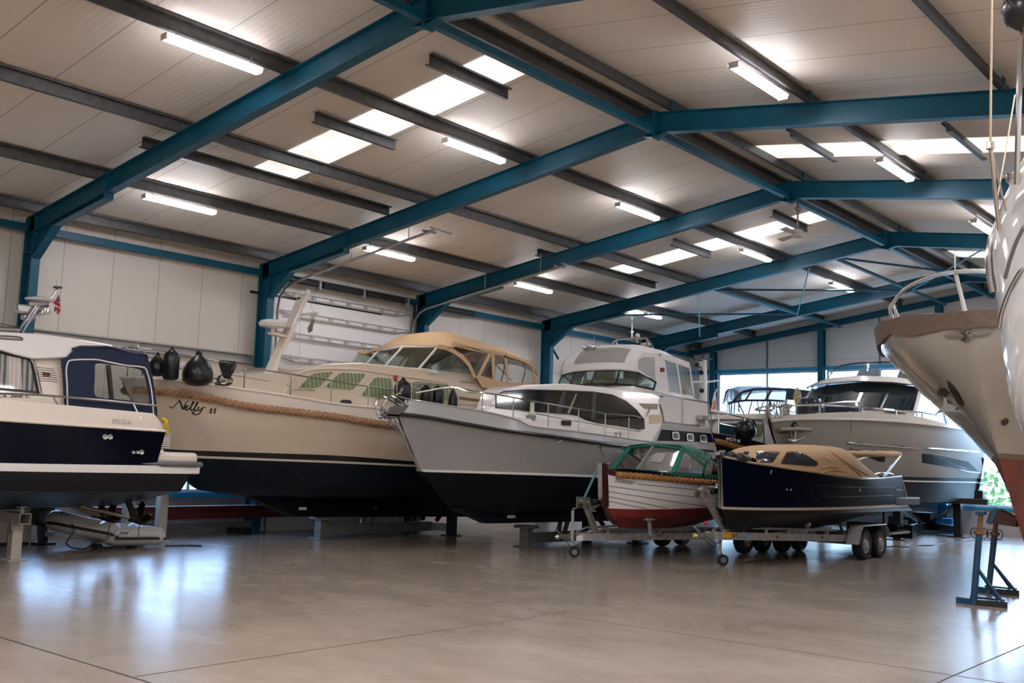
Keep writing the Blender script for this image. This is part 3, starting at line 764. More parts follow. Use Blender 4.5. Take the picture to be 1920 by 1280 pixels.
# outside: yard and greenery beyond the windows
yd = mat('grey yard paving', (.32, .32, .30), .8, var=.2, scale=2)
G = MB(); G.box((-8, 60, -.25), (140, 54, .2)); G.box((-45, 8, -.25), (48, 70, .2)); struct(G.build('trim_9', yd, smooth=0))
leaf = mat('bush leaves', (.13, .24, .05), .6, var=.6, scale=6)
def bush(x, y, h, label):
    m = MB(); rnd = random.Random(int(x * 10))
    for k in range(420):
        a = rnd.uniform(0, 6.28); r = rnd.uniform(0, 1) ** .5 * h * .55; zz = rnd.uniform(.05, 1) * h; r *= math.sqrt(max(.05, 1 - (zz / h - .35) ** 2 * 1.6))
        c = Vector((x + math.cos(a) * r * 1.3, y + math.sin(a) * r * .7, zz - .15)); s = rnd.uniform(.08, .2)
        u_ = Vector((rnd.uniform(-1, 1), rnd.uniform(-1, 1), rnd.uniform(-1, 1))).normalized(); w_ = u_.orthogonal().normalized()
        m.add([c - u_ * s, c + w_ * s * .5, c + u_ * s, c - w_ * s * .5], [(0, 1, 2, 3)])
    m.tube([(x, y, -.15), (x, y, h * .6)], .06, 6)
    single(m, 'bush', leaf, label, 'bush', (x, y, -.15), smooth=0)
bush(-10.4, 36.2, 2.1, 'green bush outside the end window, seen beside the red hull bottom')
bush(-6.6, 35.0, 1.8, 'lower green bush outside the end window behind the red hull')
# world: overcast daylight
w = bpy.data.worlds.new('sky'); SC.world = w; w.use_nodes = True; nt = w.node_tree; bg = nt.nodes['Background']
tc = nt.nodes.new('ShaderNodeTexCoord'); sp = nt.nodes.new('ShaderNodeSeparateXYZ'); nt.links.new(tc.outputs['Generated'], sp.inputs[0])
r = nt.nodes.new('ShaderNodeValToRGB'); r.color_ramp.elements[0].position = .0; r.color_ramp.elements[0].color = (.56, .77, 1, 1); r.color_ramp.elements[1].position = .6; r.color_ramp.elements[1].color = (.36, .60, 1, 1)
nt.links.new(sp.outputs['Z'], r.inputs['Fac']); nt.links.new(r.outputs[0], bg.inputs['Color']); bg.inputs['Strength'].default_value = SKY_W
# ================================================================ cream motor yacht with the rope rubbing strake
def yacht_cream():
    xc = -16.65
    T = thing('motor_yacht', 'cream motor yacht with black script name, rope rubbing strake and tan cockpit canopy', 'boat', (xc, 15, .4))
    f1 = plan(9.15, 5.5, 1.70, 19.4, 1.5); f3 = plan(10.05, 6.0, 1.62, 19.3, 1.42)
    rows = [([(.02, 9.2, 2.90), (288, 711.5), (365, 718.7), (469, 733), (546, 744), (636, 759), (722, 768), (1.70, 16.1, 2.47), (1.64, 17.9, 2.45), (1.5, 19.4, 2.47)], f1),
            ([(.02, 9.30, 2.70), (291, 733), (365, 742), (461, 761), (546, 771), (636, 782), (720, 795), (1.72, 16.1, 2.26), (1.66, 17.9, 2.25), (1.52, 19.4, 2.27)], f1),
            ([(.01, 9.7, 2.2), (300, 790), (461, 810), (636, 822), (760, 836), (1.69, 16.1, 1.9), (1.64, 17.9, 1.9), (1.48, 19.35, 1.9)], plan(9.65, 5.8, 1.67, 19.4, 1.46)),
            ([(.01, 10.05, 1.72), (328, 842.7), (470, 848), (636, 854), (780, 865), (1.62, 16.1, 1.58), (1.57, 17.9, 1.57), (1.42, 19.3, 1.58)], f3),
            ([(.01, 10.15, 1.60), (378, 854.5), (520, 860), (640, 864.5), (783, 871.5), (1.60, 16.1, 1.52), (1.55, 17.9, 1.51), (1.40, 19.3, 1.52)], plan(10.15, 6.0, 1.60, 19.3, 1.4)),
            ([(.01, 10.2, 1.56), (378, 859), (520, 864), (640, 868.5), (783, 875), (1.59, 16.1, 1.48), (1.54, 17.9, 1.47), (1.39, 19.3, 1.48)], plan(10.2, 6.0, 1.59, 19.3, 1.39)),
            ([(.01, 10.45, 1.30), (.28, 11.0, 1.25), (.75, 12.0, 1.18), (1.15, 13.3, 1.12), (1.38, 15.2, 1.08), (1.38, 17.5, 1.1), (1.25, 19.3, 1.22)], None),
            ([(.01, 10.72, 1.06), (.14, 11.3, .98), (.42, 12.2, .93), (.75, 13.5, .90), (.95, 15.2, .88), (.95, 17.5, .92), (.85, 19.25, 1.12)], None),
            ([(.0, 10.85, .99), (.06, 11.3, .93), (.10, 12.2, .84), (.12, 13.5, .80), (.12, 15.2, .78), (.12, 17.5, .85), (.10, 19.2, 1.08)], None)]
    H, R = hull(xc, rows, [1, 0, 0, 2, 3, 4, 4, 4], 40, 'hull', [cream_gel, cream_light, boot_black, cream_light, bottom_blue], T)
    m = MB(); kp = [(11.9, .86), (13.0, .46), (19.0, .34), (19.0, .95)]
    m.slab([(xc + .11, y, z) for y, z in kp], (-.22, 0, 0)); m.build('keel', black_gel, T, smooth=0, bevel=.02)
    for y, z in ((13.2, .62),):
        m = MB(); m.box((xc + .125, y, z), (.03, .2, .06)); m.build('anode', white_paint, T, bevel=.015)
    q = PX(702, 951, xc + .13); m = MB(); m.lathe([(.01, .0), (.05, .0), (.05, .03), (.01, .04)], q, (1, 0, 0)); m.build('bow_thruster', chrome, T)
    # rubbing rope and its backing strip
    rl = [p + Vector((.045, 0, 0)) for p in R[1][1:]]
    rope(rl, .062, 'rubbing_rope', rope_tan, T); rope([mir(p, xc) for p in rl], .062, 'rubbing_rope', rope_tan, T)
    m = MB(); cl = [p + Vector((.0, 0, .012)) for p in R[0]]; m.tube(cl, .028, 6); pair(m, xc, 'bulwark_cap', cream_light, T)
    # deckhouse
    prof = [(524, 741), (538, 727), (560, 700), (584, 690.5), (609, 682), (678, 679.5), (765, 688), (800, 690.5), (885, 701), (905, 724), (982, 741), (985, 800), (870, 800), (722, 782), (600, 758)]
    m = flank(xc, prof, (1.26, 15, 2.7, .03, -.20)); DH = m.build('deckhouse', cream_gel, T, smooth=35, bevel=.03)
    tr = bvh(m)
    m = MB(); bl = drapes(tr, [(540, 724), (556, 704), (570, 696.5), (590, 692.5), (620, 691), (660, 692), (684, 694.5), (720, 700), (760, 706), (800, 712), (835, 718.5), (853, 731)], .01); m.tube(bl, .028, 8, smooth=3); pair(m, xc, 'roof_lip', cream_gel, T)
    for pts, inner in (([(559, 728), (585, 700.5), (625, 696.5), (597, 727)], curtain_m), ([(607, 726.5), (637, 698.5), (687, 701), (661, 731.5)], curtain_m), ([(675, 743), (702, 707), (734, 710), (736, 748)], curtain_m), ([(772, 714), (846, 722), (846, 752), (772, 750)], curtain_m)):
        boat_window(tr, pts, T, inner, cream_light, .012, 1.10, .14)
    # front windscreen of the saloon
    a = PX(540, 727, xc + 1.0); b = PX(574, 694, xc + .95); m = MB(); d = Vector((0, -.02, .015))
    m.slab([a + d, b + d, mir(b, xc) + d, mir(a, xc) + d], (0, .02, -.01)); m.build('saloon_windscreen', dark_glass, T, smooth=0)
    m = MB(); w0 = PX(560, 727, xc + 1.25); m.tube([w0, PX(575, 712, xc + 1.22), PX(583, 730, xc + 1.24)], .008, 5); m.tube([PX(548, 730, xc + 1.25), PX(590, 732, xc + 1.27)], .012, 5); m.build('wiper', steel, T)
    m = plate(tr, rquad([(636, 754.5), (641, 749), (657, 750), (660, 757)], .2), .012, None, .02); m.build('fuel_filler', blackm, T)
    q = drape(tr, 741, 709.5, .02); m = MB(); m.box(q, (.04, .1, .13)); m.build('navigation_light', mat('red lamp lens', (.45, .01, .015), .2, coat=.5), T, bevel=.02)
    # wheelhouse windscreen of the cockpit
    yb = 15.45; base = [(-1.15, 15.75, 3.50), (-.95, 15.42, 3.56), (0, 15.25, 3.58), (.95, 15.42, 3.56), (1.22, 15.75, 3.52)]
    top = [(-1.12, 16.3, 4.05), (-.95, 16.0, 4.12), (0, 15.85, 4.15), (.95, 16.0, 4.12), (1.15, 16.3, 4.05)]
    base = [Vector((xc + a_[0], a_[1], a_[2])) for a_ in base]; top = [Vector((xc + a_[0], a_[1], a_[2])) for a_ in top]
    for i in range(4):
        m = MB(); m.slab([base[i], base[i + 1], top[i + 1], top[i]], (0, .008, 0)); m.build('windscreen_pane', wind, T, smooth=0)
    for i in (1, 2, 3):
        m = MB(); m.bar(base[i], top[i], .05, .03); m.build('windscreen_post', white_paint, T, smooth=0)
    m = MB(); m.tube(base, .03, 6); m.tube(top, .025, 6); m.build('windscreen_frame', white_paint, T)
    xs = xc + 1.30
    # canopy: cambered tan roof over the cockpit, side bands and clear panes
    ys = [15.95, 16.3, 16.75, 17.3, 17.9, 18.5, 18.95, 19.1]; ze = [4.08, 4.17, 4.16, 4.12, 4.08, 4.02, 3.93, 3.74]; ri = [.12, .34, .44, .44, .44, .44, .40, .34]
    edge = [Vector((xs, y, z)) for y, z in zip(ys, ze)]
    K = crown(xc, edge, ri, 0, None, 14, .02, 2.6).build('canopy', tan_fab, T, smooth=60)
    m = MB()
    for band, w in (([(822, 649), (834, 651), (847, 656), (867, 669), (880, 684), (891, 708)], .10), ([(919, 663), (897, 706)], .09), ([(924, 659), (927, 720)], .10), ([(948, 664), (953, 720)], .07), ([(997, 676), (1006, 718)], .07), ([(848, 644), (880, 652), (924, 660), (965, 671), (1000, 683)], .09)):
        strip_px(band, w, xs, .012, m)
    poly_px([(892, 707), (897, 702), (927, 712), (953, 717), (1006, 717), (1006, 722), (982, 742), (905, 726)], xs + .01, .012, m)
    pair(m, xc, 'canopy_frame', tan_fab, T, smooth=0)
    for pts in ([(880, 653), (919, 664), (897, 703), (891, 706), (880, 684), (862, 664)], [(920, 664), (925, 664), (928, 712), (898, 705)], [(926, 663), (947, 668), (952, 717), (929, 713)], [(949, 668), (997, 682), (1005, 717), (953, 717)]):
        m = MB(); poly_px(pts, xs - .004, .003, m); m.build('canopy_window', clear, T, smooth=0)
        m2 = MB(); m2.slab([mir(PX(u, v, xs - .004), xc) for u, v in pts], (.003, 0, 0)); m2.build('canopy_window', clear, T, smooth=0)
    m = MB(); poly_px([(800, 689), (822, 651), (846, 656), (866, 669), (880, 685), (889, 703)], xs - .02, .004, m); m.build('side_window', wind, T, smooth=0)
    m = MB(); m.slab([mir(PX(u, v, xs - .02), xc) for u, v in [(800, 689), (822, 651), (846, 656), (866, 669), (880, 685), (889, 703)]], (.004, 0, 0)); m.build('side_window', wind, T, smooth=0)
    m = MB()
    for y in (16.9, 17.8, 18.55): m.tube([(xs - .04, y, 3.5), (xs - .07, y + .1, 3.96), (xc + .6, y + .12, 4.36), (xc, y + .12, 4.40), (xc - .6, y + .12, 4.36), (2 * xc - xs + .07, y + .1, 3.96), (2 * xc - xs + .04, y, 3.5)], .014, 6, smooth=4)
    m.tube([(xs - .06, 17.2, 4.1), (xs - .06, 18.2, 3.55)], .012, 6); m.build('hood_frame', mat('dark canopy tube', (.10, .09, .08), .4, .6), T)
    for y in (17.0, 18.5):
        m = MB(); m.box((xc - .3, y, 3.55), (1.1, .4, .35)); m.box((xc - .3, y + .22, 3.85), (1.1, .12, .5)); m.build('cockpit_seat', mat('dark seat cover', (.10, .085, .06), .8), T, bevel=.05)
    m = MB(); m.tube([Vector((xc + .4, 16.5, 3.75)) + Vector((math.cos(a) * .22, math.sin(a) * .1, math.sin(a) * .2)) for a in [i * .42 for i in range(15)]], .015, 6, closed=True); m.build('steering_wheel', blackm, T)
    # lowered signal mast on the foredeck
    m = MB(); pf = [(494, 727), (512, 690), (540, 629), (573, 553), (582, 551), (577, 566), (549, 630), (528, 668), (520, 700), (520, 716), (526, 733), (500, 733)]
    m.slab([PX(u, v, xc + .13) for u, v in pf], (-.26, 0, 0)); m.build('mast', cream_light, T, smooth=0, bevel=.02)
    m = MB(); q = PX(577, 548, xc); m.lathe([(.02, -.06), (.05, -.04), (.05, .04), (.02, .07)], q, n=12); m.build('masthead_light', white_paint, T)
    q = PX(512, 607, xc); m = MB(); m.lathe([(.03, -.10), (.26, -.06), (.29, 0), (.24, .06), (.05, .10)], q, n=20); m.tube([q, q + Vector((0, 0, -.22))], .04, 8); m.build('radar_dome', white_gel, T)
    m = MB(); a = PX(506, 624, xc); b = PX(600, 640, xc); m.bar(a, PX(545, 634, xc), .16, .05); m.build('radar_bracket', cream_light, T, smooth=0, bevel=.015)
    m = MB(); q = PX(563, 590, xc); m.bar(q + Vector((-.55, 0, 0)), q + Vector((.55, 0, 0)), .06, .04); m.build('crosstree', cream_light, T, smooth=0)
    q = PX(563, 565, xc - .05); m = MB(); m.box(q, (.12, .1, .16)); m.build('deck_lamp', blackm, T, bevel=.02)
    m = MB(); s0 = PX(589, 520, xc + .05)
    m.tube([q, PX(560, 720, xc)], .004, 4); m.tube([PX(577, 553, xc), PX(588, 590, xc + .1), PX(586, 625, xc + .1)], .004, 4); m.build('stay', galv, T)
    m = MB(); m.slab([PX(587, 597, xc + .1), PX(590, 600, xc + .1), PX(585, 621, xc + .1), PX(579, 624, xc + .1), PX(577, 615, xc + .1)], (-.012, 0, 0)); m.build('pennant', mat('faded pennant cloth', (.17, .12, .11), .9, var=.5, scale=12), T, smooth=0)
    # bow rail
    xr = lambda y: xc + max(.25, f1(y) - .12)
    def rl_(pts):
        out = []
        for u, v in pts:
            x = xc + .8
            for _ in range(40): q = PX(u, v, x); x = .6 * x + .4 * xr(q.y)
            out.append(PX(u, v, x))
        return out
    m = MB(); top_ = rl_([(252, 652), (290, 656), (340, 665.6), (415, 678), (504, 694.8), (636, 715.6), (740, 731.5)]); mid = rl_([(262, 676), (300, 681.5), (392, 695.8), (504, 714.6)])
    m.tube([Vector((xc + .02, 9.25, top_[0].z + .02))] + top_, .016, 6, smooth=3); pair(m, xc, 'bow_rail', steel, T); m = MB(); m.tube(mid, .009, 5, smooth=2); pair(m, xc, 'lower_rail', steel, T)
    for u, v0, v1 in ((365.6, 670, 720), (460, 687, 733), (546.5, 702, 746), (622, 713.5, 757), (691.5, 724, 766), (270, 655, 705)):
        a, b = rl_([(u, v0)])[0], rl_([(u, v1)])[0]; b = Vector((a.x, a.y, b.z)); m = MB(); m.tube([a, b], .014, 6); pair(m, xc, 'stanchion', steel, T)
    xr2 = xc + 1.58
    m = MB(); m.tube([PX(u, v, xr2) for u, v in [(746, 752), (744, 725), (748, 719), (790, 719), (841, 726), (905, 735), (982, 748)]], .016, 6, smooth=3)
    for hoop in ([(775, 752), (775, 728), (781, 719), (788, 716)], [(789, 738), (783, 730), (787, 721), (796, 718)], [(746, 736), (772, 737)]): m.tube([PX(u, v, xr2) for u, v in hoop], .014, 6, smooth=3)
    for u, v0, v1 in ((810, 722, 766), (842, 727, 768), (905, 735, 775), (765, 722, 756)): a = PX(u, v0, xr2); m.tube([a, (a.x, a.y, PX(u, v1, xr2).z)], .016, 6)
    pair(m, xc, 'side_rail', steel, T)
    m = MB(); a, b = PX(862, 745, xr2 - .3), PX(906, 751, xr2 - .3); m.bar(a, b, .03, .04); m.build('grab_rail', mat('weathered teak', (.22, .15, .09), .7, var=.2), T)
    m = MB(); q = PX(258, 640, xc); m.tube([q, PX(257, 668, xc)], .012, 6); m.lathe([(.01, -.04), (.04, -.02), (.03, .05), (.01, .06)], PX(259, 652, xc), n=10); m.build('bow_light_staff', steel, T)
    # lettering
    ht = bvh(H)
    def stroke(pts, w, tree, m): 
        L = [drape(tree, u, v, .006) for u, v in catmull2(pts)]
        m.tube([p for p in L if p is not None], w, 5)
    ink = mat('black lettering', (.012, .010, .010), .4)
    m = MB(); S_ = 4.8
    def Lp(pts, w): stroke([(240 + x / S_, 600 + y / S_) for x, y in pts], w, ht, m)
    # script name: N e l l y
    Lp([(383, 772), (378, 784), (392, 788), (412, 778), (440, 745), (462, 720)], 0.0081)
    Lp([(462, 720), (476, 748), (492, 790), (497, 800)], 0.0175)
    Lp([(497, 800), (508, 770), (524, 738), (548, 728)], 0.0081)
    Lp([(512, 792), (530, 784), (538, 772), (528, 764), (514, 780), (516, 800), (530, 806), (548, 796)], 0.0121)
    Lp([(548, 796), (575, 764), (592, 738), (584, 734), (570, 768), (562, 800), (572, 810), (588, 800)], 0.0121)
    Lp([(588, 800), (612, 770), (628, 744), (620, 740), (606, 774), (598, 806), (608, 816), (622, 806)], 0.0121)
    Lp([(638, 778), (630, 800), (638, 812), (656, 802), (676, 780)], 0.0121)
    Lp([(676, 780), (662, 812), (640, 840), (612, 848), (580, 836), (584, 826), (600, 830)], 0.0108)
    Lp([(676, 780), (690, 786), (706, 782)], 0.0068)
    for x in (746, 782): Lp([(x + 4, 794), (x - 4, 834)], 0.0135); Lp([(x - 6, 796), (x + 16, 796)], 0.0068); Lp([(x - 14, 834), (x + 6, 834)], 0.0068)
    m.build('name_lettering', ink, T)
    text_px(tr, 'A.LINEA 360.S', [(862, 717.5), (890, 720), (890.5, 716), (862.5, 712.5)], .25, .01).build('maker_lettering', ink, T, smooth=0)
    return T, H
def catmull2(pts, n=5): return [(p.x, p.y) for p in catmull([(a, b, 0) for a, b in pts], n)]
YC, HC = yacht_cream()
# fenders and rope on its rails
fender(296, 664, 706, -15.85, .30, 'black flattened fender on the cream yacht foredeck, partly behind the navy canvas', 'pear')
fender(323, 655, 714, -15.60, .27, 'tall black fender on the cream yacht foredeck left of the big ball fender', 'cylinder')
fender(373, 664, 724, -15.52, .53, 'big round black ball fender behind the rail above the script name', 'pear')
fender(756, 711, 757, -15.10, .34, 'widest black fender hanging by the rail hoop of the cream yacht', 'cylinder')
fender(799, 722, 762, -15.08, .25, 'left one of the two matching slim black fenders on the cream yacht rail', 'cylinder')
fender(821, 724, 765, -15.08, .26, 'right one of the two matching slim black fenders on the cream yacht rail', 'cylinder')
fender(850, 728, 772, -15.06, .22, 'small pear shaped black fender at the aft end of the cream yacht rail', 'pear')
def rope_coil(u, v0, v1, x, label, mm=rope_black):
    m = MB(); a = PX(u, v0, x); b = PX(u, v1, x); h = a.z - b.z
    for k in range(9):
        dy = (k - 4) * .035; m.tube([(x, a.y + dy, a.z), (x + .02, a.y + dy * 1.15, a.z - h * .2), (x + .02, a.y + dy * .55, b.z + h * .42), (x, a.y + dy * .3, b.z + h * .35), (x - .03, a.y + dy, a.z - h * .1)], .013, 5, smooth=3)
    m.tube([(x, a.y - .08, b.z + h * .45), (x + .03, a.y, b.z + h * .42), (x, a.y + .08, b.z + h * .45)], .022, 6)
    for k in range(3): m.tube([Vector((x, a.y - .05, b.z + h * .22)) + Vector((.02 * k, math.cos(t) * (.1 + .03 * k), math.sin(t) * .09)) for t in [i * .5 for i in range(13)]], .012, 5)
    m.tube([(x, a.y, b.z + h * .2), (x, a.y - .22, b.z + .03), (x, a.y - .12, b.z + .015), (x, a.y + .02, b.z + .02), (x, a.y - .2, b.z + .015)], .013, 5, smooth=3)
    return single(m, 'rope_coil', mm, label, 'rope', (x, a.y, b.z))
rope_coil(426, 676, 724, -15.40, 'coiled black rope hanging on the rail right of the ball fender')
def keel_stand(xc, y0, y1, zk, zs, dx, label):
    t = thing('boat_cradle', label, 'boat stand', (xc, y0, 0), 'steel boat cradles')
    m = MB(); m.bar((xc, y0, .17), (xc, y1, .17), .16, .2); m.build('base_beam', galv_dull, t, smooth=0)
    m = MB(); m.box((xc, y0, zk / 2), (.2, .2, zk)); m.box((xc, y0, .012), (.4, .36, .024)); m.box((xc, y0, zk - .03), (.42, .3, .06)); m.build('keel_post', galv_dull, t, smooth=0, bevel=.01)
    for s in (1, -1):
        m = MB(); x = xc + s * dx; m.bar((xc, y1 + .05, .17), (x, y1, .17), .14, .16); m.build('cross_arm', galv, t, smooth=0)
        m = MB(); m.box((x, y1, zs / 2), (.17, .17, zs)); m.box((x, y1, .012), (.36, .3, .024)); m.build('side_post', blackm, t, smooth=0)
        m = MB(); m.bar((x, y1, zs - .05), (xc + s * dx * .3, y1, .3), .07, .07); m.build('brace', blackm, t, smooth=0)
        m = MB(); m.slab([(x - s * .25, y1 - .2, zs - .06), (x + s * .2, y1 - .2, zs + .10), (x + s * .2, y1 + .2, zs + .10), (x - s * .25, y1 + .2, zs - .06)], (0, 0, -.05)); m.build('hull_pad', black, t, smooth=0)
    for k in (.35, .42):
        m = MB(); yk = y0 + (y1 - y0) * k; m.bar((xc, yk, .27), (xc, yk + (.06 if k < .4 else .1), .47), .1, .05, up=(1, 0, 0)); m.build('guide_lug', galv_dull, t, smooth=0)
    return t
keel_stand(-16.65, 13.8, 16.95, .44, .92, .68, 'steel cradle under the keel of the cream yacht')
# ================================================================ light grey flybridge yacht
def yacht_grey():
    xc = -13.2
    T = thing('motor_yacht', 'grey hulled motor yacht with white flybridge hood and curved dark side window', 'boat', (xc, 17, .4))
    grey = mat('warm grey hull paint', (.29, .285, .275), .22, coat=.5, var=.02, scale=.5); gdk = mat('grey bulwark paint', (.34, .335, .33), .22, coat=.5)
    f1 = plan(12.45, 5.2, 1.62, 21, 1.52, 2.5, 1); f3 = plan(13.05, 6.0, 1.55, 21, 1.45)
    rows = [([(.02, 12.72, 2.63), (770, 750), (800, 754), (866, 764.6), (910, 772), (950, 781), (978, 790), (995, 799), (1096, 811), (1226, 829), (1.61, 19.4, 2.17), (1.52, 21, 2.15)], plan(12.68, 5.2, 1.60, 21, 1.52, 2.5, 1)),
            ([(.02, 12.50, 2.44), (765, 778), (804, 783), (866, 794), (929, 804.5), (1010, 815), (1096, 826.5), (1188, 838), (1.63, 19.3, 2.06), (1.53, 21, 2.06)], f1),
            ([(.01, 12.85, 1.9), (800, 830), (900, 842), (1000, 850), (1120, 860), (1.60, 18.5, 1.72), (1.50, 21, 1.72)], plan(12.8, 5.6, 1.60, 21, 1.5, 2.5, 1)),
            ([(.01, 13.10, 1.50), (800, 880.2), (900, 883), (1000, 886), (1121, 890.5), (1.55, 18.0, 1.44), (1.45, 21, 1.44)], f3),
            ([(.01, 13.14, 1.46), (802, 884.6), (900, 887.5), (1000, 890.5), (1121, 895), (1.54, 18.0, 1.40), (1.44, 21, 1.40)], plan(13.08, 6.0, 1.54, 21, 1.44)),
            ([(.01, 13.55, 1.10), (.35, 14.2, 1.02), (.85, 15.3, .95), (1.25, 17, .90), (1.35, 19, .92), (1.3, 21, 1.0)], None),
            ([(.01, 13.8, .90), (.12, 14.4, .78), (.3, 15.3, .72), (.4, 17, .70), (.4, 19, .72), (.35, 20.95, .88)], None),
            ([(.0, 13.95, .80), (.06, 14.4, .70), (.10, 15.3, .66), (.12, 17, .64), (.12, 19, .66), (.10, 20.9, .85)], None)]
    H, R = hull(xc, rows, [1, 0, 0, 2, 3, 3, 3], 40, 'hull', [grey, gdk, white_paint, black_gel], T)
    m = MB(); m.slab([(xc + .12, y, z) for y, z in ((14.0, .8), (14.9, .50), (20.4, .44), (20.4, .8))], (-.24, 0, 0)); m.build('keel', black_gel, T, smooth=0, bevel=.02)
    m = MB(); m.box((xc + .135, 15.55, .62), (.03, .24, .06)); m.build('anode', white_paint, T, bevel=.015)
    m = MB(); rl = [p + Vector((.03, 0, 0)) for p in R[1]]; m.tube(rl, .036, 8); pair(m, xc, 'rubbing_strake', black_trim, T)
    m = MB(); m.tube([(xc, 12.42, 2.40), (xc, 12.75, 1.95), (xc, 13.10, 1.50)], .020, 8); m.build('stem_band', steel, T)
    m = MB(); m.tube(R[0], .018, 6); pair(m, xc, 'bulwark_cap', gdk, T)
    # bow fitting: anchor roller cheeks and hoop
    m = MB(); m.slab([(xc + .08, 12.18, 2.42), (xc + .08, 12.24, 2.54), (xc + .08, 12.7, 2.62), (xc + .08, 12.7, 2.46), (xc + .08, 12.3, 2.35)], (-.02, 0, 0)); add_mirror(m, xc)
    m.box((xc, 12.45, 2.42), (.16, .5, .03)); m.build('anchor_roller', steel, T, smooth=0)
    m = MB(); m.tube([(xc + .10, 12.65, 2.6), (xc + .11, 12.25, 2.74), (xc + .10, 12.08, 2.58), (xc + .05, 12.12, 2.38), (xc - .05, 12.12, 2.38), (xc - .10, 12.08, 2.58), (xc - .11, 12.25, 2.74), (xc - .10, 12.65, 2.6)], .016, 6, smooth=3); m.build('pulpit_hoop', steel, T)
    m = MB(); m.lathe([(.03, -.08), (.06, -.07), (.06, .07), (.03, .08)], (xc, 12.2, 2.52), (1, 0, 0), 12); m.tube([(xc, 12.15, 2.46), (xc, 12.55, 2.2)], .025, 8); m.slab([(xc - .09, 12.42, 2.26), (xc + .09, 12.42, 2.26), (xc, 12.70, 2.06)], (0, .03, .04)); m.build('anchor', galv, T)
    # house
    house = [(905, 770), (921, 762.5), (932, 738), (946, 729), (985, 721), (1060, 718.5), (1140, 727), (1226, 738), (1240, 744), (1236, 752), (1243, 792), (1228, 840), (1100, 830), (990, 812), (920, 790)]
    m = flank(xc, house, (.25, 14.84, 2.4, .36, -.12)); m.build('deckhouse', white_gel, T, smooth=35, bevel=.03); tr = bvh(m)
    tk = MB(); tk.slab([(xc - .22, 13.7, 2.2), (xc + .22, 13.7, 2.2), (xc + .62, 15.6, 2.2), (xc - .62, 15.6, 2.2)], (0, 0, .33)); tk.build('foredeck_trunk', white_gel, T, bevel=.08, bseg=3)
    gl = [(930, 765), (931, 741), (945, 734.5), (990, 731.5), (1063, 733.5), (1110, 735.5), (1147, 741), (1172, 752), (1192, 768), (1206, 785), (1207, 802), (1196, 803.5), (1159, 797), (1117, 791.5), (1097, 786), (1083, 779), (1063, 776), (980, 770)]
    fr = [(u + (u - 1070) * .012, v + (v - 768) * .06) for u, v in gl]
    o = plate(tr, fr, .012, None, .02).build('saloon_window', black_trim, T, smooth=0)
    plate(tr, gl, .022, None, .014).build('glass', dark_glass, o, smooth=0)
    for pts in ([(1040, 775), (1053, 734), (1061, 734), (1050, 776)], [(1107, 787), (1110, 737), (1117, 737), (1114, 790)]):
        plate(tr, pts, .027, None, .006).build('mullion', black_trim, o, smooth=0)
    plate(tr, [(1062, 775), (1078, 738), (1081, 738), (1066, 776)], .029, None, .006).build('chrome_strip', chrome, o, smooth=0)
    for c in ((994, 783), (1061, 793)):
        p = [(c[0] - 8.5, c[1] - 5), (c[0] + 8.5, c[1] - 4), (c[0] + 8.5, c[1] + 5), (c[0] - 8.5, c[1] + 4)]
        boat_window(tr, p, T, dark_glass if c[0] > 1000 else galv_dull, steel, .014, 1.22, .2, name='porthole')
    a = plane_pt(921.5, 763, xc, (.22, 14.84, 2.4, .36, -.12)); b = plane_pt(933, 739, xc, (.22, 14.84, 2.4, .36, -.12)); m = MB(); d = Vector((0, -.02, .01)); m.slab([a + d, b + d, mir(b, xc) + d, mir(a, xc) + d], (0, .02, -.01)); m.build('front_windscreen', dark_glass, T, smooth=0)
    m = plate(tr, [(1198, 756), (1233, 757), (1240, 768), (1208, 766)], .012, None, .014); m.build('side_vent', mat('taupe vent', (.30, .24, .20), .6), T, smooth=0)
    m = plate(tr, rquad([(1217, 778), (1240, 776), (1242, 792), (1217, 794)], .1), .010, None, .014); m.build('side_panel', mat('beige panel', (.55, .45, .30), .5), T, smooth=0)
    text_px(tr, 'TT', [(1151, 819), (1166, 820), (1166, 812), (1151, 811)], 0, 0, .012).build('emblem', ink_d, T, smooth=0)
    # flybridge coaming, windscreen, hood
    V = lambda b, y, z: Vector((xc + b, y, z))
    prism(xc, [(.92, 18.05, 2.9, 'w'), (1.06, 18.36, 3.37, 'w'), (1.14, 18.95, 3.35, 'w'), (1.20, 20.9, 3.24, 'w'), (1.27, 20.9, 2.5, 'w'), (1.2, 18.4, 2.6, 'w')]).build('flybridge_coaming', white_gel, T, smooth=35, bevel=.03)
    base = [V(1.14, 19.02, 3.34), V(1.07, 18.45, 3.38), V(.62, 18.32, 3.41), V(0, 18.28, 3.42), V(-.62, 18.32, 3.41), V(-1.07, 18.45, 3.38), V(-1.14, 19.02, 3.34)]
    top = [V(1.12, 19.14, 3.50), V(1.03, 18.60, 3.69), V(.60, 18.50, 3.73), V(0, 18.46, 3.75), V(-.60, 18.50, 3.73), V(-1.03, 18.60, 3.69), V(-1.12, 19.14, 3.50)]
    for i in range(6):
        m = MB(); m.slab([base[i], base[i + 1], top[i + 1], top[i]], (0, .006, 0)); m.build('windscreen_pane', wind, T, smooth=0)
    m = MB(); m.tube(base, .026, 6); m.tube(top, .024, 6)
    for a, b in zip(base[1:-1], top[1:-1]): m.tube([a, b], .018, 6)
    m.tube([base[0], top[0]], .026, 6); m.tube([base[6], top[6]], .026, 6); m.build('windscreen_frame', black_trim, T)
    hx = xc + 1.10
    er = [V(1.03, 18.56, 3.70), V(1.05, 18.60, 3.88), V(1.05, 18.72, 4.02), V(1.04, 18.95, 4.12), V(1.03, 19.4, 4.16), V(1.05, 20.0, 4.14)]; rise = [.06, .14, .20, .24, .25, .25]
    rows = arch = []
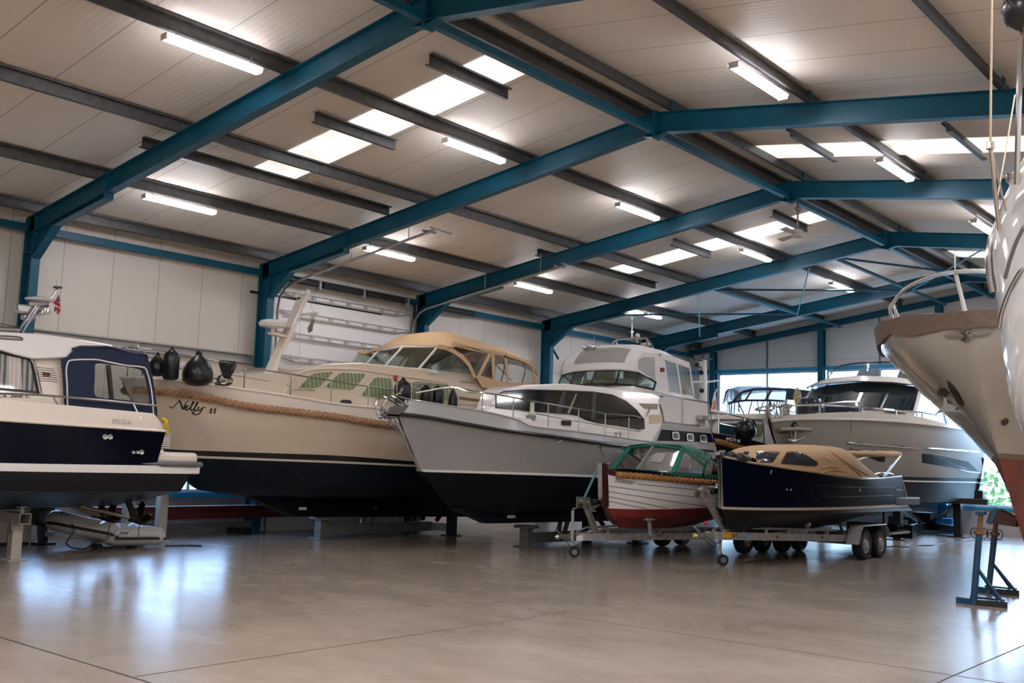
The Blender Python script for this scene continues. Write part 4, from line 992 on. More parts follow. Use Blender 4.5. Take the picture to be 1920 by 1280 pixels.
    def hood_pt(t, s, up=0.0):
        k = min(int(s), 4); f = s - k; e = er[k].lerp(er[k + 1], f); r = rise[k] * (1 - f) + rise[k + 1] * f; bow = (1 - t * t) * max(0, .14 - .07 * s)
        return Vector((xc + (e.x - xc) * t, e.y - bow - up * .7, e.z + r * (1 - abs(t) ** 3) + up))
    H_ = [[hood_pt(-1 + 2 * k / 18, q_ / 3) for q_ in range(16)] for k in range(19)]
    m = MB(); m.grid(H_); m.grid([[p + Vector((0, .01, -.02)) for p in r] for r in H_]); m.build('hood', white_fab, T, smooth=60)
    rows = [[hood_pt(-.62 + 1.3 * k / 12, .55 + 1.75 * q_ / 6, .014) for q_ in range(7)] for k in range(13)]
    MB().grid(rows).build('hood_window', mat('smoked vinyl', (.36, .33, .30), .12, alpha=.55), T)
    m = MB()
    poly_px([(1190, 694), (1194, 672), (1206, 660), (1232, 662), (1247, 676), (1256, 743), (1228, 733), (1231, 716), (1198, 697)], hx, .02, m); pair(m, xc, 'hood_side', white_fab, T, smooth=0)
    m = MB(); poly_px([(1198, 673), (1208, 669), (1228, 670), (1229, 713), (1196, 691)], hx + .008, .004, m); pair(m, xc, 'side_window', clear, T, smooth=0)
    m = MB(); poly_px([(1248, 677), (1270, 681), (1292, 687), (1303, 750), (1256, 743)], hx, .005, m); pair(m, xc, 'canopy_window', clear, T, smooth=0)
    m = MB()
    for b_, w in (([(1240, 667), (1272, 677), (1293, 685)], .13), ([(1269, 680), (1279, 747)], .06), ([(1293, 684), (1303, 750)], .05), ([(1256, 741), (1303, 749)], .16)): strip_px(b_, w, hx + .006, .012, m)
    pair(m, xc, 'canopy_frame', white_fab, T, smooth=0)
    a, b = PX(1243, 667, hx), PX(1293, 683, hx); crown(xc, [er[5] + Vector((.03, -.05, .0)), a.lerp(b, .3), a.lerp(b, .7), b], [.25, .22, .18, .14], 0, None, 12, .03, 3).build('canopy_roof', white_fab, T, smooth=60)
    c_ = [V(1.05, 20.75, 3.3), V(-1.05, 20.75, 3.3), V(-1.05, 20.65, 4.0), V(1.05, 20.65, 4.0)]; m = MB(); m.slab(c_, (0, .005, 0)); m.build('canopy_window', clear, T, smooth=0)
    m = MB(); m.tube([PX(1278, 689, hx - .05), PX(1297, 745, hx - .05)], .012, 6); pair(m, xc, 'hood_frame', steel, T); m = MB(); m.tube([V(.5, 18.6, 3.45), V(.45, 18.75, 4.0)], .012, 6); pair(m, xc, 'hood_frame', steel, T)
    for x_ in (-.45, .35): m = MB(); m.box(V(x_, 19.2, 3.45), (.55, .45, .3)); m.box(V(x_, 19.45, 3.7), (.55, .12, .4)); m.build('helm_seat', mat('pale seat cover', (.42, .38, .34), .7), T, bevel=.05)
    q = PX(1242, 693, hx + .02); m = MB(); m.box(q, (.05, .12, .09)); m.build('navigation_light', mat('dark red lens', (.10, .02, .02), .2), T, bevel=.01)
    # arch and aerials on top
    zt = 4.40; y1 = 19.85
    m = MB()
    for s in (-1, 1):
        m.tube([(xc + s * .52, y1 - .25, zt - .1), (xc + s * .46, y1 - .05, zt + .16), (xc + s * .2, y1, zt + .21), (xc, y1, zt + .22)], .022, 8, smooth=3); m.tube([(xc + s * .50, y1 + .25, zt - .1), (xc + s * .44, y1 + .02, zt + .16)], .018, 8)
    m.build('aerial_arch', steel, T)
    m = MB(); m.tube([(xc, y1, zt + .22), (xc, y1, zt + .62)], .014, 8); m.lathe([(.01, 0), (.05, .01), (.05, .06), (.01, .07)], (xc, y1, zt + .32), n=10); m.lathe([(.01, 0), (.03, .01), (.03, .08), (.01, .09)], (xc, y1, zt + .62), n=10); m.build('light_mast', steel, T)
    m = MB(); q = PX(1195, 629, xc + .1); m.ball(q, .06); m.tube([q, (q.x, q.y, zt + .1)], .012, 6); m.build('satellite_ball', white_gel, T)
    q = PX(1212, 645, xc); m = MB(); m.lathe([(.02, .04), (.13, .02), (.14, -.01), (.08, -.04), (.03, -.05)], q, n=20); m.tube([q, (q.x, q.y, zt - .06)], .016, 8); m.build('aerial_dish', mat('ivory plastic', (.62, .58, .46), .4), T)
    q = PX(1113, 651, xc - .3); m = MB(); m.lathe([(.03, -.1), (.06, -.07), (.06, .05), (.03, .07)], q, (0, 1, 0), 12); m.lathe([(.02, -.1), (.05, -.07), (.05, .05), (.02, .07)], q + Vector((-.25, .05, 0)), (0, 1, 0), 12); m.tube([q, (q.x, q.y, zt - .14)], .02, 6); m.tube([q, q + Vector((-.25, .05, 0))], .015, 6); m.tube([q, q + Vector((.02, 0, .25))], .004, 4); m.build('horn', steel, T)
    # aft topsides with three ports
    m = MB(); q = [(1224, 834), (1241, 793), (1332, 803), (1344, 842), (1345, 860), (1224, 848)]
    P_ = [PX(u, v, xc + 1.60) for u, v in q]; m.slab(P_, (-.06, 0, 0)); yq = P_[2].y; add_mirror(m, xc)
    m.slab([P_[1] + Vector((-.02, 0, 0)), P_[2] + Vector((-.02, 0, 0)), mir(P_[2], xc) + Vector((.02, 0, 0)), mir(P_[1], xc) + Vector((.02, 0, 0))], (0, 0, -.04)); m.build('aft_topsides', gdk, T, smooth=0, bevel=.015); tq = bvh(m)
    o = plate(tq, [(1232, 826), (1240.5, 805), (1332, 812), (1339, 829)], .008, None, .01).build('window_band', mat('navy gloss', (.003, .006, .016), .15, spec=.15), T, smooth=0)
    for u, v in ((1265, 816.5), (1292, 819.5), (1317, 822)):
        pts = rquad([(u - 7, v - 7.5), (u + 6, v - 7), (u + 7.5, v + 8), (u - 6, v + 7)], .25); c = [(u + (a - u) * .62, v + (b - v) * .66) for a, b in pts]
        ow = plate(tq, pts, .03, None, .024).build('port_frame', chrome, T, smooth=0); plate(tq, c, .036, None, .01).build('port_glass', dark_glass, ow, smooth=0)
    m = MB(); m.tube([PX(1332, 801, xc + 1.60), PX(1344, 842, xc + 1.58), PX(1346, 885, xc + 1.5)], .02, 6); pair(m, xc, 'transom_band', chrome, T)
    # aft deck dodger with rail
    xd = xc + 1.45
    m = MB(); poly_px([(1233, 752), (1243, 745), (1326, 756), (1328, 799), (1246, 790)], xd, .012, m); pair(m, xc, 'dodger', white_fab, T, smooth=0)
    a, b = PX(1326, 756, xd), PX(1328, 799, xd); m = MB(); m.slab([a, b, mir(b, xc), mir(a, xc)], (0, .012, 0)); m.build('dodger', white_fab, T, smooth=0)
    m = MB(); m.tube([PX(u, v, xd + .02) for u, v in [(1212, 780), (1222, 760), (1234, 748), (1244, 743), (1300, 750), (1324, 754), (1330, 760), (1334, 800)]], .018, 6, smooth=3); m.tube([PX(u, v, xd + .02) for u, v in [(1230, 752), (1240, 765), (1245, 790)]], .016, 6, smooth=3)
    for u, v0, v1 in ((1281, 748, 797), (1256, 790, 795)): m.tube([PX(u, v0, xd + .02), PX(u, v1, xd + .02)], .013, 6)
    m.tube([PX(1250, 791, xd + .03), PX(1290, 796, xd + .03), PX(1312, 797, xd + .03)], .012, 6); pair(m, xc, 'aft_rail', steel, T)
    q = PX(1318, 793, xd + .08); m = MB()
    for k in range(5): m.tube([q + Vector((0, k * .05 - .12, -.15)), q + Vector((0, k * .05 - .12, .1)), q + Vector((.05, k * .05 - .12, .15))], .012, 6)
    m.box(q + Vector((0, 0, .12)), (.12, .3, .1)); m.build('stern_ladder', steel, T)
    # side rail
    def rb(u, v, b=1.42): return PX(u, v, xc + b)
    m = MB(); bb = [.9, 1.2, 1.36, 1.42, 1.42, 1.42, 1.42]; tp = [rb(u, v, b) for (u, v), b in zip([(880, 735), (918, 737.5), (985, 749), (1028, 757), (1085, 766.5), (1135, 775), (1211, 786)], bb)]
    fwd = [rb(845, 726, .62)]
    m.tube([Vector((xc + .2, 12.75, tp[0].z - .05))] + fwd + tp + [rb(1207, 826)], .016, 6, smooth=3); pair(m, xc, 'side_rail', steel, T)
    m = MB(); m.tube([rb(u, v, b) for (u, v), b in zip([(918, 759), (985, 771), (1028, 780), (1085, 790), (1135, 799), (1179, 806), (1206, 809)], bb)], .008, 5); pair(m, xc, 'lower_rail', steel, T)
    for u, v0, v1, b in ((905, 735, 771, 1.15), (963, 745, 784, 1.32), (1028, 757, 800, 1.42), (1085, 766.5, 809, 1.42), (1135, 775, 816, 1.42), (1179, 782, 823, 1.42)):
        a = rb(u, v0, b); m = MB(); m.tube([a, (a.x, a.y, rb(u, v1, b).z)], .013, 6); pair(m, xc, 'stanchion', steel, T)
    q = rb(998, 760, 1.30); m = MB(); m.tube([q + Vector((0, 0, -.12)), q + Vector((0, 0, .06))], .04, 8); m.ball(q + Vector((0, 0, -.15)), .07, sc=(1, 1, .8)); m.build('mooring_lamp', mat('ivory plastic', (.62, .58, .46), .4), T)
    ht = bvh(H)
    m = MB()
    for pts in ([(1049, 822), (1051.5, 826), (1055, 829)], [(1051.5, 826), (1047, 829)], [(1051.5, 823.5), (1054, 825)]): m.tube(drapes(ht, pts, .006), .010, 5)
    m.build('bow_emblem', white_paint, T)
    m = MB(); p = drape(ht, 1124, 836, .02); m.box(p, (.03, .06, .05)); p2 = drape(ht, 1131, 856, .015); m.tube([p, p2], .006, 5); m.build('hull_scupper', steel, T)
    return T, H
ink_d = mat('dark lettering', (.02, .018, .018), .4)
YG, HG = yacht_grey()
keel_stand(-13.2, 16.2, 19.2, .43, .86, .68, 'steel cradle under the keel of the grey yacht')
# ================================================================ navy cruiser at the left edge, stern towards the cream yacht
def yacht_navy():
    xc = -16.1
    T = thing('motor_yacht', 'navy blue motor cruiser at the left edge with navy cockpit canvas and swim platform', 'boat', (xc, 5, .7))
    navy = mat('navy hull paint', (.0012, .002, .008), .14, spec=.14); bot = mat('worn blue lit antifouling', (.016, .045, .075), .42, var=.55, scale=2.2, bump=.1)  # bottom colour carries the blue of the daylight falling on it
    dkg = mat('charcoal hull band', (.010, .010, .012), .4, spec=.2)
    w = lambda *p: (list(p), None)
    rows = [w((.02, -1.2, 2.85), (.9, .6, 2.66), (1.4, 3, 2.46), (1.58, 6, 2.33), (1.58, 8.6, 2.25)),
            w((.02, -1.1, 2.4), (.88, .6, 2.24), (1.4, 3, 2.12), (1.60, 6.2, 2.03), (1.60, 8.82, 1.985)),
            w((.02, -.5, 1.62), (.8, 1, 1.52), (1.38, 3.3, 1.46), (1.60, 6.3, 1.445), (1.60, 8.70, 1.45)),
            w((.02, -.4, 1.5), (.8, 1, 1.42), (1.38, 3.3, 1.36), (1.60, 6.3, 1.335), (1.60, 9.3, 1.33)),
            w((.02, -.3, 1.38), (.78, 1, 1.28), (1.36, 3.3, 1.22), (1.57, 6.3, 1.20), (1.57, 9.26, 1.20)),
            w((.02, 0, 1.2), (.7, 1.2, 1.12), (1.3, 3.5, 1.07), (1.52, 6.3, 1.055), (1.52, 9.2, 1.05)),
            w((.01, .3, 1.0), (.3, 1.5, .9), (.7, 3.5, .86), (.85, 6.3, .87), (.85, 9.0, .90)),
            w((0, .5, .9), (.05, 1.5, .75), (.08, 3.5, .68), (.08, 6.3, .70), (.08, 8.9, .76))]
    H, R = hull(xc, rows, [0, 1, 2, 3, 3, 4, 4], 40, 'hull', [cream_light, navy, white_gel, dkg, bot], T); ht = bvh(H)
    m = MB(); m.tube([p + Vector((.01, 0, 0)) for p in R[1]], .02, 6); pair(m, xc, 'rubbing_strake', cream_light, T)
    # cabin block
    P = (1.30, 7.0, 2.7, .0, -.10)
    cab = [(-60, 640), (0, 655), (63, 673), (125, 670), (140, 656), (124, 680), (121, 700), (122, 730), (138, 768), (120, 772), (-60, 760)]
    cab = [(-60, 640), (0, 650), (63, 668), (123, 669), (121, 700), (122, 730), (138, 768), (120, 774), (-60, 762)]
    m = flank(xc, cab, P); m.build('cabin', cream_light, T, smooth=35, bevel=.015); tr = bvh(m)
    m = flank(xc, [(-60, 618), (0, 622), (74, 625), (140, 634), (210, 646), (216, 650), (205, 653), (160, 650), (142, 655), (126, 671), (63, 673), (30, 665), (0, 656), (-60, 641)], (1.36, 7.0, 3.0, .0, -.30))
    m.build('cabin_roof', white_gel, T, smooth=35, bevel=.03); rt = bvh(m)
    m = MB(); m.tube(drapes(rt, [(-20, 629), (20, 630.5), (38, 633), (42, 636), (36, 637), (0, 634.5), (-20, 634)], .01), .012, 6, smooth=2); m.build('roof_handrail', mat('bronze rail', (.25, .20, .15), .4, .6), T)
    fr = [(-40, 650), (0, 658.5), (55, 671.5), (61, 676), (74, 738), (0, 731), (-40, 727)]
    o = plate(tr, fr, .010, None, .02).build('cabin_window', black_trim, T, smooth=0)
    plate(tr, [(-36, 657), (0, 664), (50, 674.5), (55, 679), (66, 733.5), (0, 726.5), (-36, 723)], .018, None, .01).build('curtain', curtain_grey, o, smooth=0)
    plate(tr, [(15.5, 667.5), (38, 672), (40, 730.5), (15, 728)], .022, None, .008).build('curtain', stripes('pale curtain', (.42, .38, .34), (.52, .47, .42), 'Y', 5), o, smooth=0)
    m = MB(); m.tube(drapes(tr, [(57, 673), (62, 682), (68, 705), (74.5, 738)], .03), .022, 6); m.build('window_pillar', chrome, T)
    m = MB()
    for k in range(7): m.tube(drapes(tr, [(67 + k * .8, 688 + k * 4.15), (101.5 + k * 1.0, 692 + k * 3.95)], .004), .004, 4)
    m.build('vent_grille', mat('brown louvre', (.10, .06, .045), .5), T)
    plate(tr, [(79.5, 696.5), (95, 700.5), (91, 703), (95, 705), (80, 706)], .012, None, .006).build('burgee_badge', ink_d, T, smooth=0)
    plate(tr, [(80, 702), (88, 703), (87, 705), (80, 705.8)], .015, None, .006).build('burgee_badge', mat('badge red', (.40, .015, .015), .5), T, smooth=0)
    # cockpit canvas
    xs = xc + 1.42; p = lambda q: [PX(u, v, xs) for u, v in q]
    out = [(115, 673), (126, 669.5), (140, 656), (157, 651.5), (210, 652), (247, 662), (277, 666), (287, 710), (294, 758), (295, 781), (200, 773), (138, 765), (121, 758), (118, 710)]
    win = rquad([(178, 682), (190, 681), (236, 687), (270, 693.5), (282, 752), (277, 756), (236, 749.5), (182, 745), (176.5, 738), (178, 700)], .3)
    holed(p(out), [p(win)], 'cockpit_canvas', navy_fab, T, (-.015, 0, 0)); win2 = rquad([(128, 690), (180, 664), (262, 672), (280, 715), (284, 755), (240, 762), (138, 752)], .2); holed(mirs(p(out), xc), [mirs(p(win2), xc)], 'cockpit_canvas', navy_fab, T, (.015, 0, 0)); MB().slab(mirs(p(win2), xc), (.004, 0, 0)).build('clear_window', clear, T, smooth=0)
    m = MB(); m.slab(p(win), (-.004, 0, 0)); m.build('clear_window', clear, T, smooth=0)
    ed = p([(140, 655), (157, 650.5), (210, 651), (247, 661), (277, 665)]); crown(xc, ed, .14, 0, None, 12, .02, 3).build('canvas_roof', navy_fab, T, smooth=60)
    a, b = p([(277, 666), (294, 770)]); m = MB(); m.slab([a.lerp(b, .10), b.lerp(a, .06), mir(b.lerp(a, .06), xc), mir(a.lerp(b, .10), xc)], (0, .005, 0)); m.build('clear_window', clear, T, smooth=0)
    m = MB(); m.slab([b.lerp(a, .06), b, mir(b, xc), mir(b.lerp(a, .06), xc)], (0, .012, 0)); m.build('canvas_skirt', navy_fab, T, smooth=0)
    m = MB(); m.tube([q + Vector((.012, 0, 0)) for q in p([(126, 762), (125, 720), (123.5, 697), (126, 681), (135, 675), (177, 674), (200, 678), (236, 685), (266, 688), (275, 697), (284, 736), (287, 778)])], .012, 6, smooth=3); pair(m, xc, 'canvas_piping', white_paint, T)
    m = MB(); m.bar(PX(203, 684, xs - .1), PX(209, 748, xs - .1), .05, .06, up=(1, 0, 0)); m.build('canopy_strut', blackm, T, smooth=0)
    m = MB()
    for k in range(4): m.tube([q + Vector((.02, 0, 0)) for q in p([(150 + 8 * k, 762 + 2.5 * k), (190 + 10 * k, 768 + 1.5 * k), (250 + 8 * k, 770 + 2 * k)])], .02, 6, smooth=3)
    m.build('canvas_fold', navy_fab, T)
    # deck rail
    xr = xc + 1.52; m = MB(); m.tube([PX(u, v, xr) for u, v in [(-60, 733), (0, 738), (70, 740), (121, 744), (200, 751), (294, 760.5)]], .018, 6); pair(m, xc, 'deck_rail', steel, T)
    for (u0, v0, u1, v1) in ((99.5, 743, 117, 774), (250, 757, 264, 787)): m = MB(); m.tube([PX(u0, v0, xr), PX(u1, v1, xc + 1.59)], .014, 6); pair(m, xc, 'rail_post', steel, T)
    text_px(bvh(H, T.children[3]) if False else tr, 'LX 368 C', [(-6, 744.5), (59.5, 745.5), (59.5, 740.5), (-6, 737.5)], .3, .02, .008, xc + 1.3).build('model_lettering', ink_d, T, smooth=0)
    text_px(ht, '89233-A', [(210, 793.5), (246, 797), (246.5, 788), (210.5, 784.5)]).build('registration_lettering', mat('grey lettering', (.30, .27, .24), .5), T, smooth=0)
    for u, v, r in ((196.5, 819, .042), (206, 819, .042), (249, 847.5, .03), (257, 847.5, .03), (265, 847.5, .04)): ring_on(ht, u, v, r, 'skin_fitting', steel, T)
    # stern: louvre wing, swim platform, bar
    m = MB(); y0 = 8.68
    m.slab([(xc + 1.57, 8.62, 2.24), (xc + 1.57, 8.86, 2.0), (xc + 1.5, 8.86, 1.72), (xc + 1.5, 8.68, 1.46), (xc + 1.57, 8.6, 1.5)], (-.3, 0, 0)); pair(m, xc, 'stern_wing', cream_light, T, smooth=0)
    m = MB()
    for k in range(7): m.box((xc + 1.555, 8.80, 1.73 + k * .035), (.06, .24, .012))
    pair(m, xc, 'louvre', white_paint, T, smooth=0)
    m = MB(); m.box((xc, 9.08, 1.57), (3.0, .86, .19)); m.build('swim_platform', cream_light, T, bevel=.07, bseg=3)
    m = MB(); m.box((xc, 9.0, 1.385), (3.14, 1.0, .12)); m.build('platform_base', white_gel, T, bevel=.02)
    m = MB(); m.tube([(xc + 1.56, 8.45, 1.475), (xc + 1.58, 9.42, 1.475), (xc + 1.5, 9.55, 1.475), (xc - 1.5, 9.55, 1.475), (xc - 1.58, 9.42, 1.475), (xc - 1.56, 8.45, 1.475)], .045, 8); m.build('platform_rubber', mat('grey rubber strake', (.12, .115, .11), .4), T)
    m = MB(); m.slab([(xc + .9, 8.75, 1.78), (xc + .9, 9.05, 1.70), (xc + 1.2, 9.05, 1.70), (xc + 1.2, 8.75, 1.78)], (0, 0, -.03)); m.build('boarding_step', cream_light, T, smooth=0)
    # running gear
    for xq, hu, hv, su, sv in ((-15.5, 260, 975, 150, 948), (-16.02, 205, 972, 118, 944)):
        hub = PX(hu, hv, xq); s0 = PX(su, sv, xq); d = (hub - s0).normalized()
        m = MB(); m.tube([s0, hub], .028, 8); m.build('propeller_shaft', mat('bronze shaft', (.30, .25, .19), .35, .8), T)
        m = MB(); m.slab([hub + Vector((.03, -.12, .04)), hub + Vector((.03, -.04, .04)), hub + Vector((.03, -.20, .40)), hub + Vector((.03, -.30, .40))], (-.06, 0, 0)); m.tube([hub - d * .16, hub - d * .02], .06, 10); m.build('shaft_bracket', bottom_blue, T, smooth=0)
        prop = MB(); x_ = d.orthogonal().normalized(); y_ = d.cross(x_); prop.lathe([(.02, -.04), (.06, -.03), (.055, .08), (.01, .16)], hub, d, 12)
        for k in range(4):
            a = .5 + k * math.pi / 2; r_ = x_ * math.cos(a) + y_ * math.sin(a); t_ = d.cross(r_); e = (t_ * .75 + d * .5).normalized()
            rr = [(.05, .025), (.12, .05), (.20, .06), (.28, .045), (.33, .008)]
            L = [hub + d * .02 + r_ * r - e * w_ for r, w_ in rr] + [hub + d * .02 + r_ * r + e * w_ for r, w_ in rr[::-1]]; prop.slab(L, d * .012)
        prop.build('propeller', mat('dark bronze', (.035, .022, .015), .4, .7), T, smooth=30)
    # signal mast on the roof
    M_ = 1.0; q = lambda u, v, x=xc + .2: PX(u, v, x)
    m = MB()
    for dx in (-.16, .16):
        m.tube([q(33, 623, xc + .2 + dx), q(66, 573, xc + .2 + dx * .7)], .022, 8); m.tube([q(43, 623, xc + .2 + dx), q(74, 573, xc + .2 + dx * .7)], .022, 8)
    m.tube([q(68, 574), q(90, 572)], .03, 8); m.tube([q(88, 571), q(99, 556), q(108, 541)], .018, 8); m.build('signal_mast', steel, T)
    m = MB(); m.lathe([(.04, -.03), (.2, -.01), (.22, .02), (.12, .05), (.03, .06)], q(74, 563), n=18); m.tube([q(56, 569), q(88, 572)], .03, 6); m.build('radar_dome', white_gel, T)
    m = MB(); c = q(47, 580); m.box(c, (.18, .30, .14)); m.box(c + Vector((.0, .06, -.12)), (.14, .2, .09)); m.build('searchlight', mat('silver housing', (.5, .5, .48), .25, .8), T, bevel=.03)
    m = MB()
    for u, v in ((70, 587), (77, 586), (83, 583), (88, 584)): m.lathe([(.02, -.08), (.04, -.05), (.055, .06), (.02, .07)], q(u, v), (.6, -.7, 0), 10)
    m.build('horn', chrome, T)
    m = MB(); c = q(108, 538.5); m.lathe([(.02, -.02), (.07, -.015), (.07, .01), (.02, .02)], c, n=12); m.build('masthead_plate', blackm, T)
    m = MB(); m.tube([q(88, 535.5), q(122, 539)], .008, 5); m.tube([c, c + Vector((0, 0, .1))], .03, 8); m.tube([q(84, 562), q(88, 500)], .006, 5); m.build('aerial', mat('translucent lamp', (.6, .6, .6), .2), T)
    m = MB(); m.tube([q(-40, 607, xc + .6), q(0, 608.5, xc + .6), q(34, 615, xc + .6)], .02, 6); m.tube([q(-40, 612, xc + .6), q(38, 617, xc + .6)], .03, 6); m.build('folded_mast', steel, T)
    return T, H
YN, HN = yacht_navy()
fl_red = mat('flag red', (.42, .02, .025), .8); fl_white = mat('flag white', (.68, .66, .66), .8); fl_blue = mat('flag blue', (.03, .05, .16), .8); fl_or = mat('flag orange', (.72, .20, .06), .8)
def cloth(pts, x, mi, m): m.slab([PX(u, v, x) for u, v in pts], (-.008, 0, 0), mi)
m = MB(); cloth([(107, 559), (110, 552), (112.5, 564), (109, 567)], -15.9, 0, m); cloth([(107, 559), (109, 567), (112.8, 568), (113.5, 577), (104, 571.5), (99.5, 568.5)], -15.9, 1, m)
cloth([(99.5, 568.5), (104, 571.5), (113.5, 577), (114, 579), (104, 573.5), (99, 570)], -15.9, 2, m); cloth([(105, 575), (114, 579), (113, 584), (107.5, 590), (106.5, 582)], -15.9, 1, m); cloth([(103, 574), (106, 577), (104.5, 583), (102, 584.5)], -15.9, 3, m)
single(m, 'flag', [fl_blue, fl_red, fl_white, mat('flag dark green', (.01, .05, .03), .8)], 'small red white and blue flag hanging from the signal mast of the navy cruiser', 'flag', PX(109, 555, -15.9), smooth=0)
# yellow line hanging at the navy stern
m = MB(); rnd = random.Random(3); p0 = PX(302, 784, -14.55)
for k in range(12):
    a = p0 + Vector((rnd.uniform(-.02, .05), rnd.uniform(-.02, .02), rnd.uniform(-.02, .02))); b = PX(309 + rnd.uniform(-3, 5), 808 + rnd.uniform(-8, 6), -14.5 + rnd.uniform(-.05, .05))
    m.tube([a, a.lerp(b, .4) + Vector((.03, .03, .02)), b, b + Vector((.02, rnd.uniform(-.03, .03), .06))], .010, 5, smooth=3)
single(m, 'rope_bundle', mat('yellow line', (.70, .48, .02), .7, var=.2), 'bundle of yellow line hanging from the navy cruiser stern', 'rope', p0)
# supports under the navy cruiser
beige = mat('beige painted steel', (.42, .38, .33), .5, var=.15, scale=6)
t = thing('boat_support', 'beige box beam trestle at the left edge under the navy cruiser', 'boat stand', (-15.6, 7.13, 0))
m = MB(); m.box((-15.6, 7.13, .27), (.15, .15, .54)); m.box((-15.6, 7.13, .01), (.34, .3, .02)); m.build('post', beige, t, smooth=0)
m = MB()
for dx, dz, sx, sz in ((0, .075, 1, .012), (0, -.075, 1, .012)): m.box((-15.62, 7.13, .62 + dz), (.6, .17, .012))
for dy in (-.08, .08): m.box((-15.62, 7.13 + dy, .62), (.6, .012, .15))
m.build('box_beam', beige, t, smooth=0)
m = MB(); m.box((-15.6, 7.05, .52), (.13, .03, .16)); m.tube([(-15.45, 7.13, .69), (-15.45, 7.13, .80)], .025, 8); m.lathe([(.02, 0), (.08, 0), (.08, .012), (.02, .015)], (-15.45, 7.13, .78), n=12); m.build('jack_screw', galv, t)
for u, lab in ((237, 'left one of two beige posts rising behind the dinghy under the navy cruiser'), (300, 'right one of two beige posts rising behind the dinghy, at the propeller')):
    q = PX(u, 1000, -17.48); m = MB(); m.box((q.x, q.y, .45), (.16, .16, .9)); m.box((q.x, q.y, .905), (.3, .26, .02)); m.box((q.x, q.y, .008), (.3, .28, .016)); single(m, 'support_post', beige, lab, 'boat stand', (q.x, q.y, 0), 'posts under the navy cruiser', smooth=0)
# inflatable dinghy under the hull
def dinghy():
    xc = -16.77; pvc = mat('light grey inflatable', (.50, .50, .50), .35, coat=.2); T = thing('inflatable_dinghy', 'light grey inflatable dinghy with black stripe lying under the navy cruiser', 'dinghy', (xc, 9, 0))
    ys = PX(317, 1008, xc + .45).y; yb = PX(97, 985, xc).y
    for s in (1, -1):
        L = [(xc + s * .29, ys, .18), (xc + s * .30, ys - .35, .21), (xc + s * .31, ys - 1.0, .23), (xc + s * .30, yb + .9, .28), (xc + s * .22, yb + .35, .40), (xc + s * .09, yb + .12, .47), (xc, yb + .08, .48)]
        c = catmull(L, 5); m = MB(); m.tube(c, [.04, .15, .17, .17, .17, .17, .17, .17, .17, .17, .17, .17, .17, .17, .17, .17, .17, .17, .17], 14); m.build('tube', pvc, T)
        m = MB(); Q = []
        for i in range(1, len(c) - 1):
            tt = (c[i + 1] - c[i - 1]).normalized(); nn = Vector((-tt.y, tt.x, 0)).normalized(); nn = nn if nn.x * s > 0 or abs(nn.x) < .2 and nn.y < 0 else -nn; Q.append(c[i] + nn * (.176 if i > 3 else .12) + Vector((0, 0, -.03)))
        m.tube(Q, .024, 6); m.build('rub_stripe', black, T)
    m = MB(); m.slab([(xc - .2, ys - .42, .08), (xc + .2, ys - .42, .08), (xc + .2, ys - .42, .38), (xc - .2, ys - .42, .38)], (0, -.03, 0)); m.build('transom', mat('grey ply', (.35, .35, .34), .6), T, smooth=0)
    m = MB(); m.slab([(xc - .22, ys - .4, .12), (xc + .22, ys - .4, .12), (xc + .2, yb + .6, .16), (xc - .2, yb + .6, .16)], (0, 0, .03)); m.build('floorboard', pvc, T, smooth=0)
    p = [PX(u, v, xc + .482) for u, v in ((218, 1002), (246, 1004.5), (246, 996), (218, 994))]; m = MB(); m.slab(p, (-.01, 0, 0)); o = m.build('maker_label', white_paint, T, smooth=0)
    text_on('.AWMT', [a.lerp(b, .5) * .55 + a * .45 + Vector((.006, 0, 0)) if False else a * .85 + c_ * .15 + Vector((.005, 0, 0)) for a, c_ in zip(p, p[2:] + p[:2])], .3, .03).build('lettering', fl_blue, o, smooth=0)
    for y in (yb + .75, ys - .5):
        m = MB()
        for s in (-.3, .3): m.lathe([(.02, -.025), (.05, -.025), (.05, .025), (.02, .025)], (xc + .1 + s * .3, y, .05), (1, 0, 0), 12)
        m.bar((xc, y, .05), (xc + .2, y, .05), .03, .03); m.build('launch_wheel', blackm, T)
    m = MB(); m.tube([(xc + .15, yb + .05, .62), (xc + .36, yb + .2, .38), (xc + .3, yb + .12, .12), (xc + .32, yb + .4, .03), (xc + .4, yb + .55, .12), (xc + .35, yb + .75, .04), (xc + .4, yb + .95, .06)], .012, 6, smooth=4); m.build('painter_line', black, T)
    m = MB(); m.tube([(xc + .3, ys + .02, .02), (xc + .4, ys + .2, .02), (xc + .38, ys + .45, .015), (xc + .55, ys + .6, .015)], .014, 5, smooth=3); m.build('mooring_line', mat('navy line', (.015, .02, .05), .7), T)
dinghy()
# stored things along the left wall
for (u0, u1, v0, v1, x, lab) in ((-25, 17, 964, 1013, -17.95, 'pale storage cabinet at the far left edge under the navy cruiser'), (37, 62, 964, 1018, -17.9, 'pale storage cabinet beside the trestle post under the navy cruiser')):
    a = PX(u0, v1, x); b = PX(u1, v0, x); a.z = 0; b.z = .62
    t = thing('storage_cabinet', lab, 'cabinet', (x - .25, (a.y + b.y) / 2, 0)); m = MB(); m.box((x - .25, (a.y + b.y) / 2, .33), (.5, b.y - a.y, .58)); m.build('body', white_paint, t, smooth=0, bevel=.01)
    m = MB(); m.box((x - .25, (a.y + b.y) / 2, .02), (.44, b.y - a.y - .04, .04)); m.build('plinth', blackm, t, smooth=0)
t = thing('outboard_engine', 'black outboard engine stored behind the dinghy bow', 'engine', (-17.8, 7.9, 0)); y = PX(78, 990, -17.8).y
m = MB(); m.box((-17.8, y, .5), (.4, .34, .36)); m.build('cowling', blackm, t, bevel=.09, bseg=3)
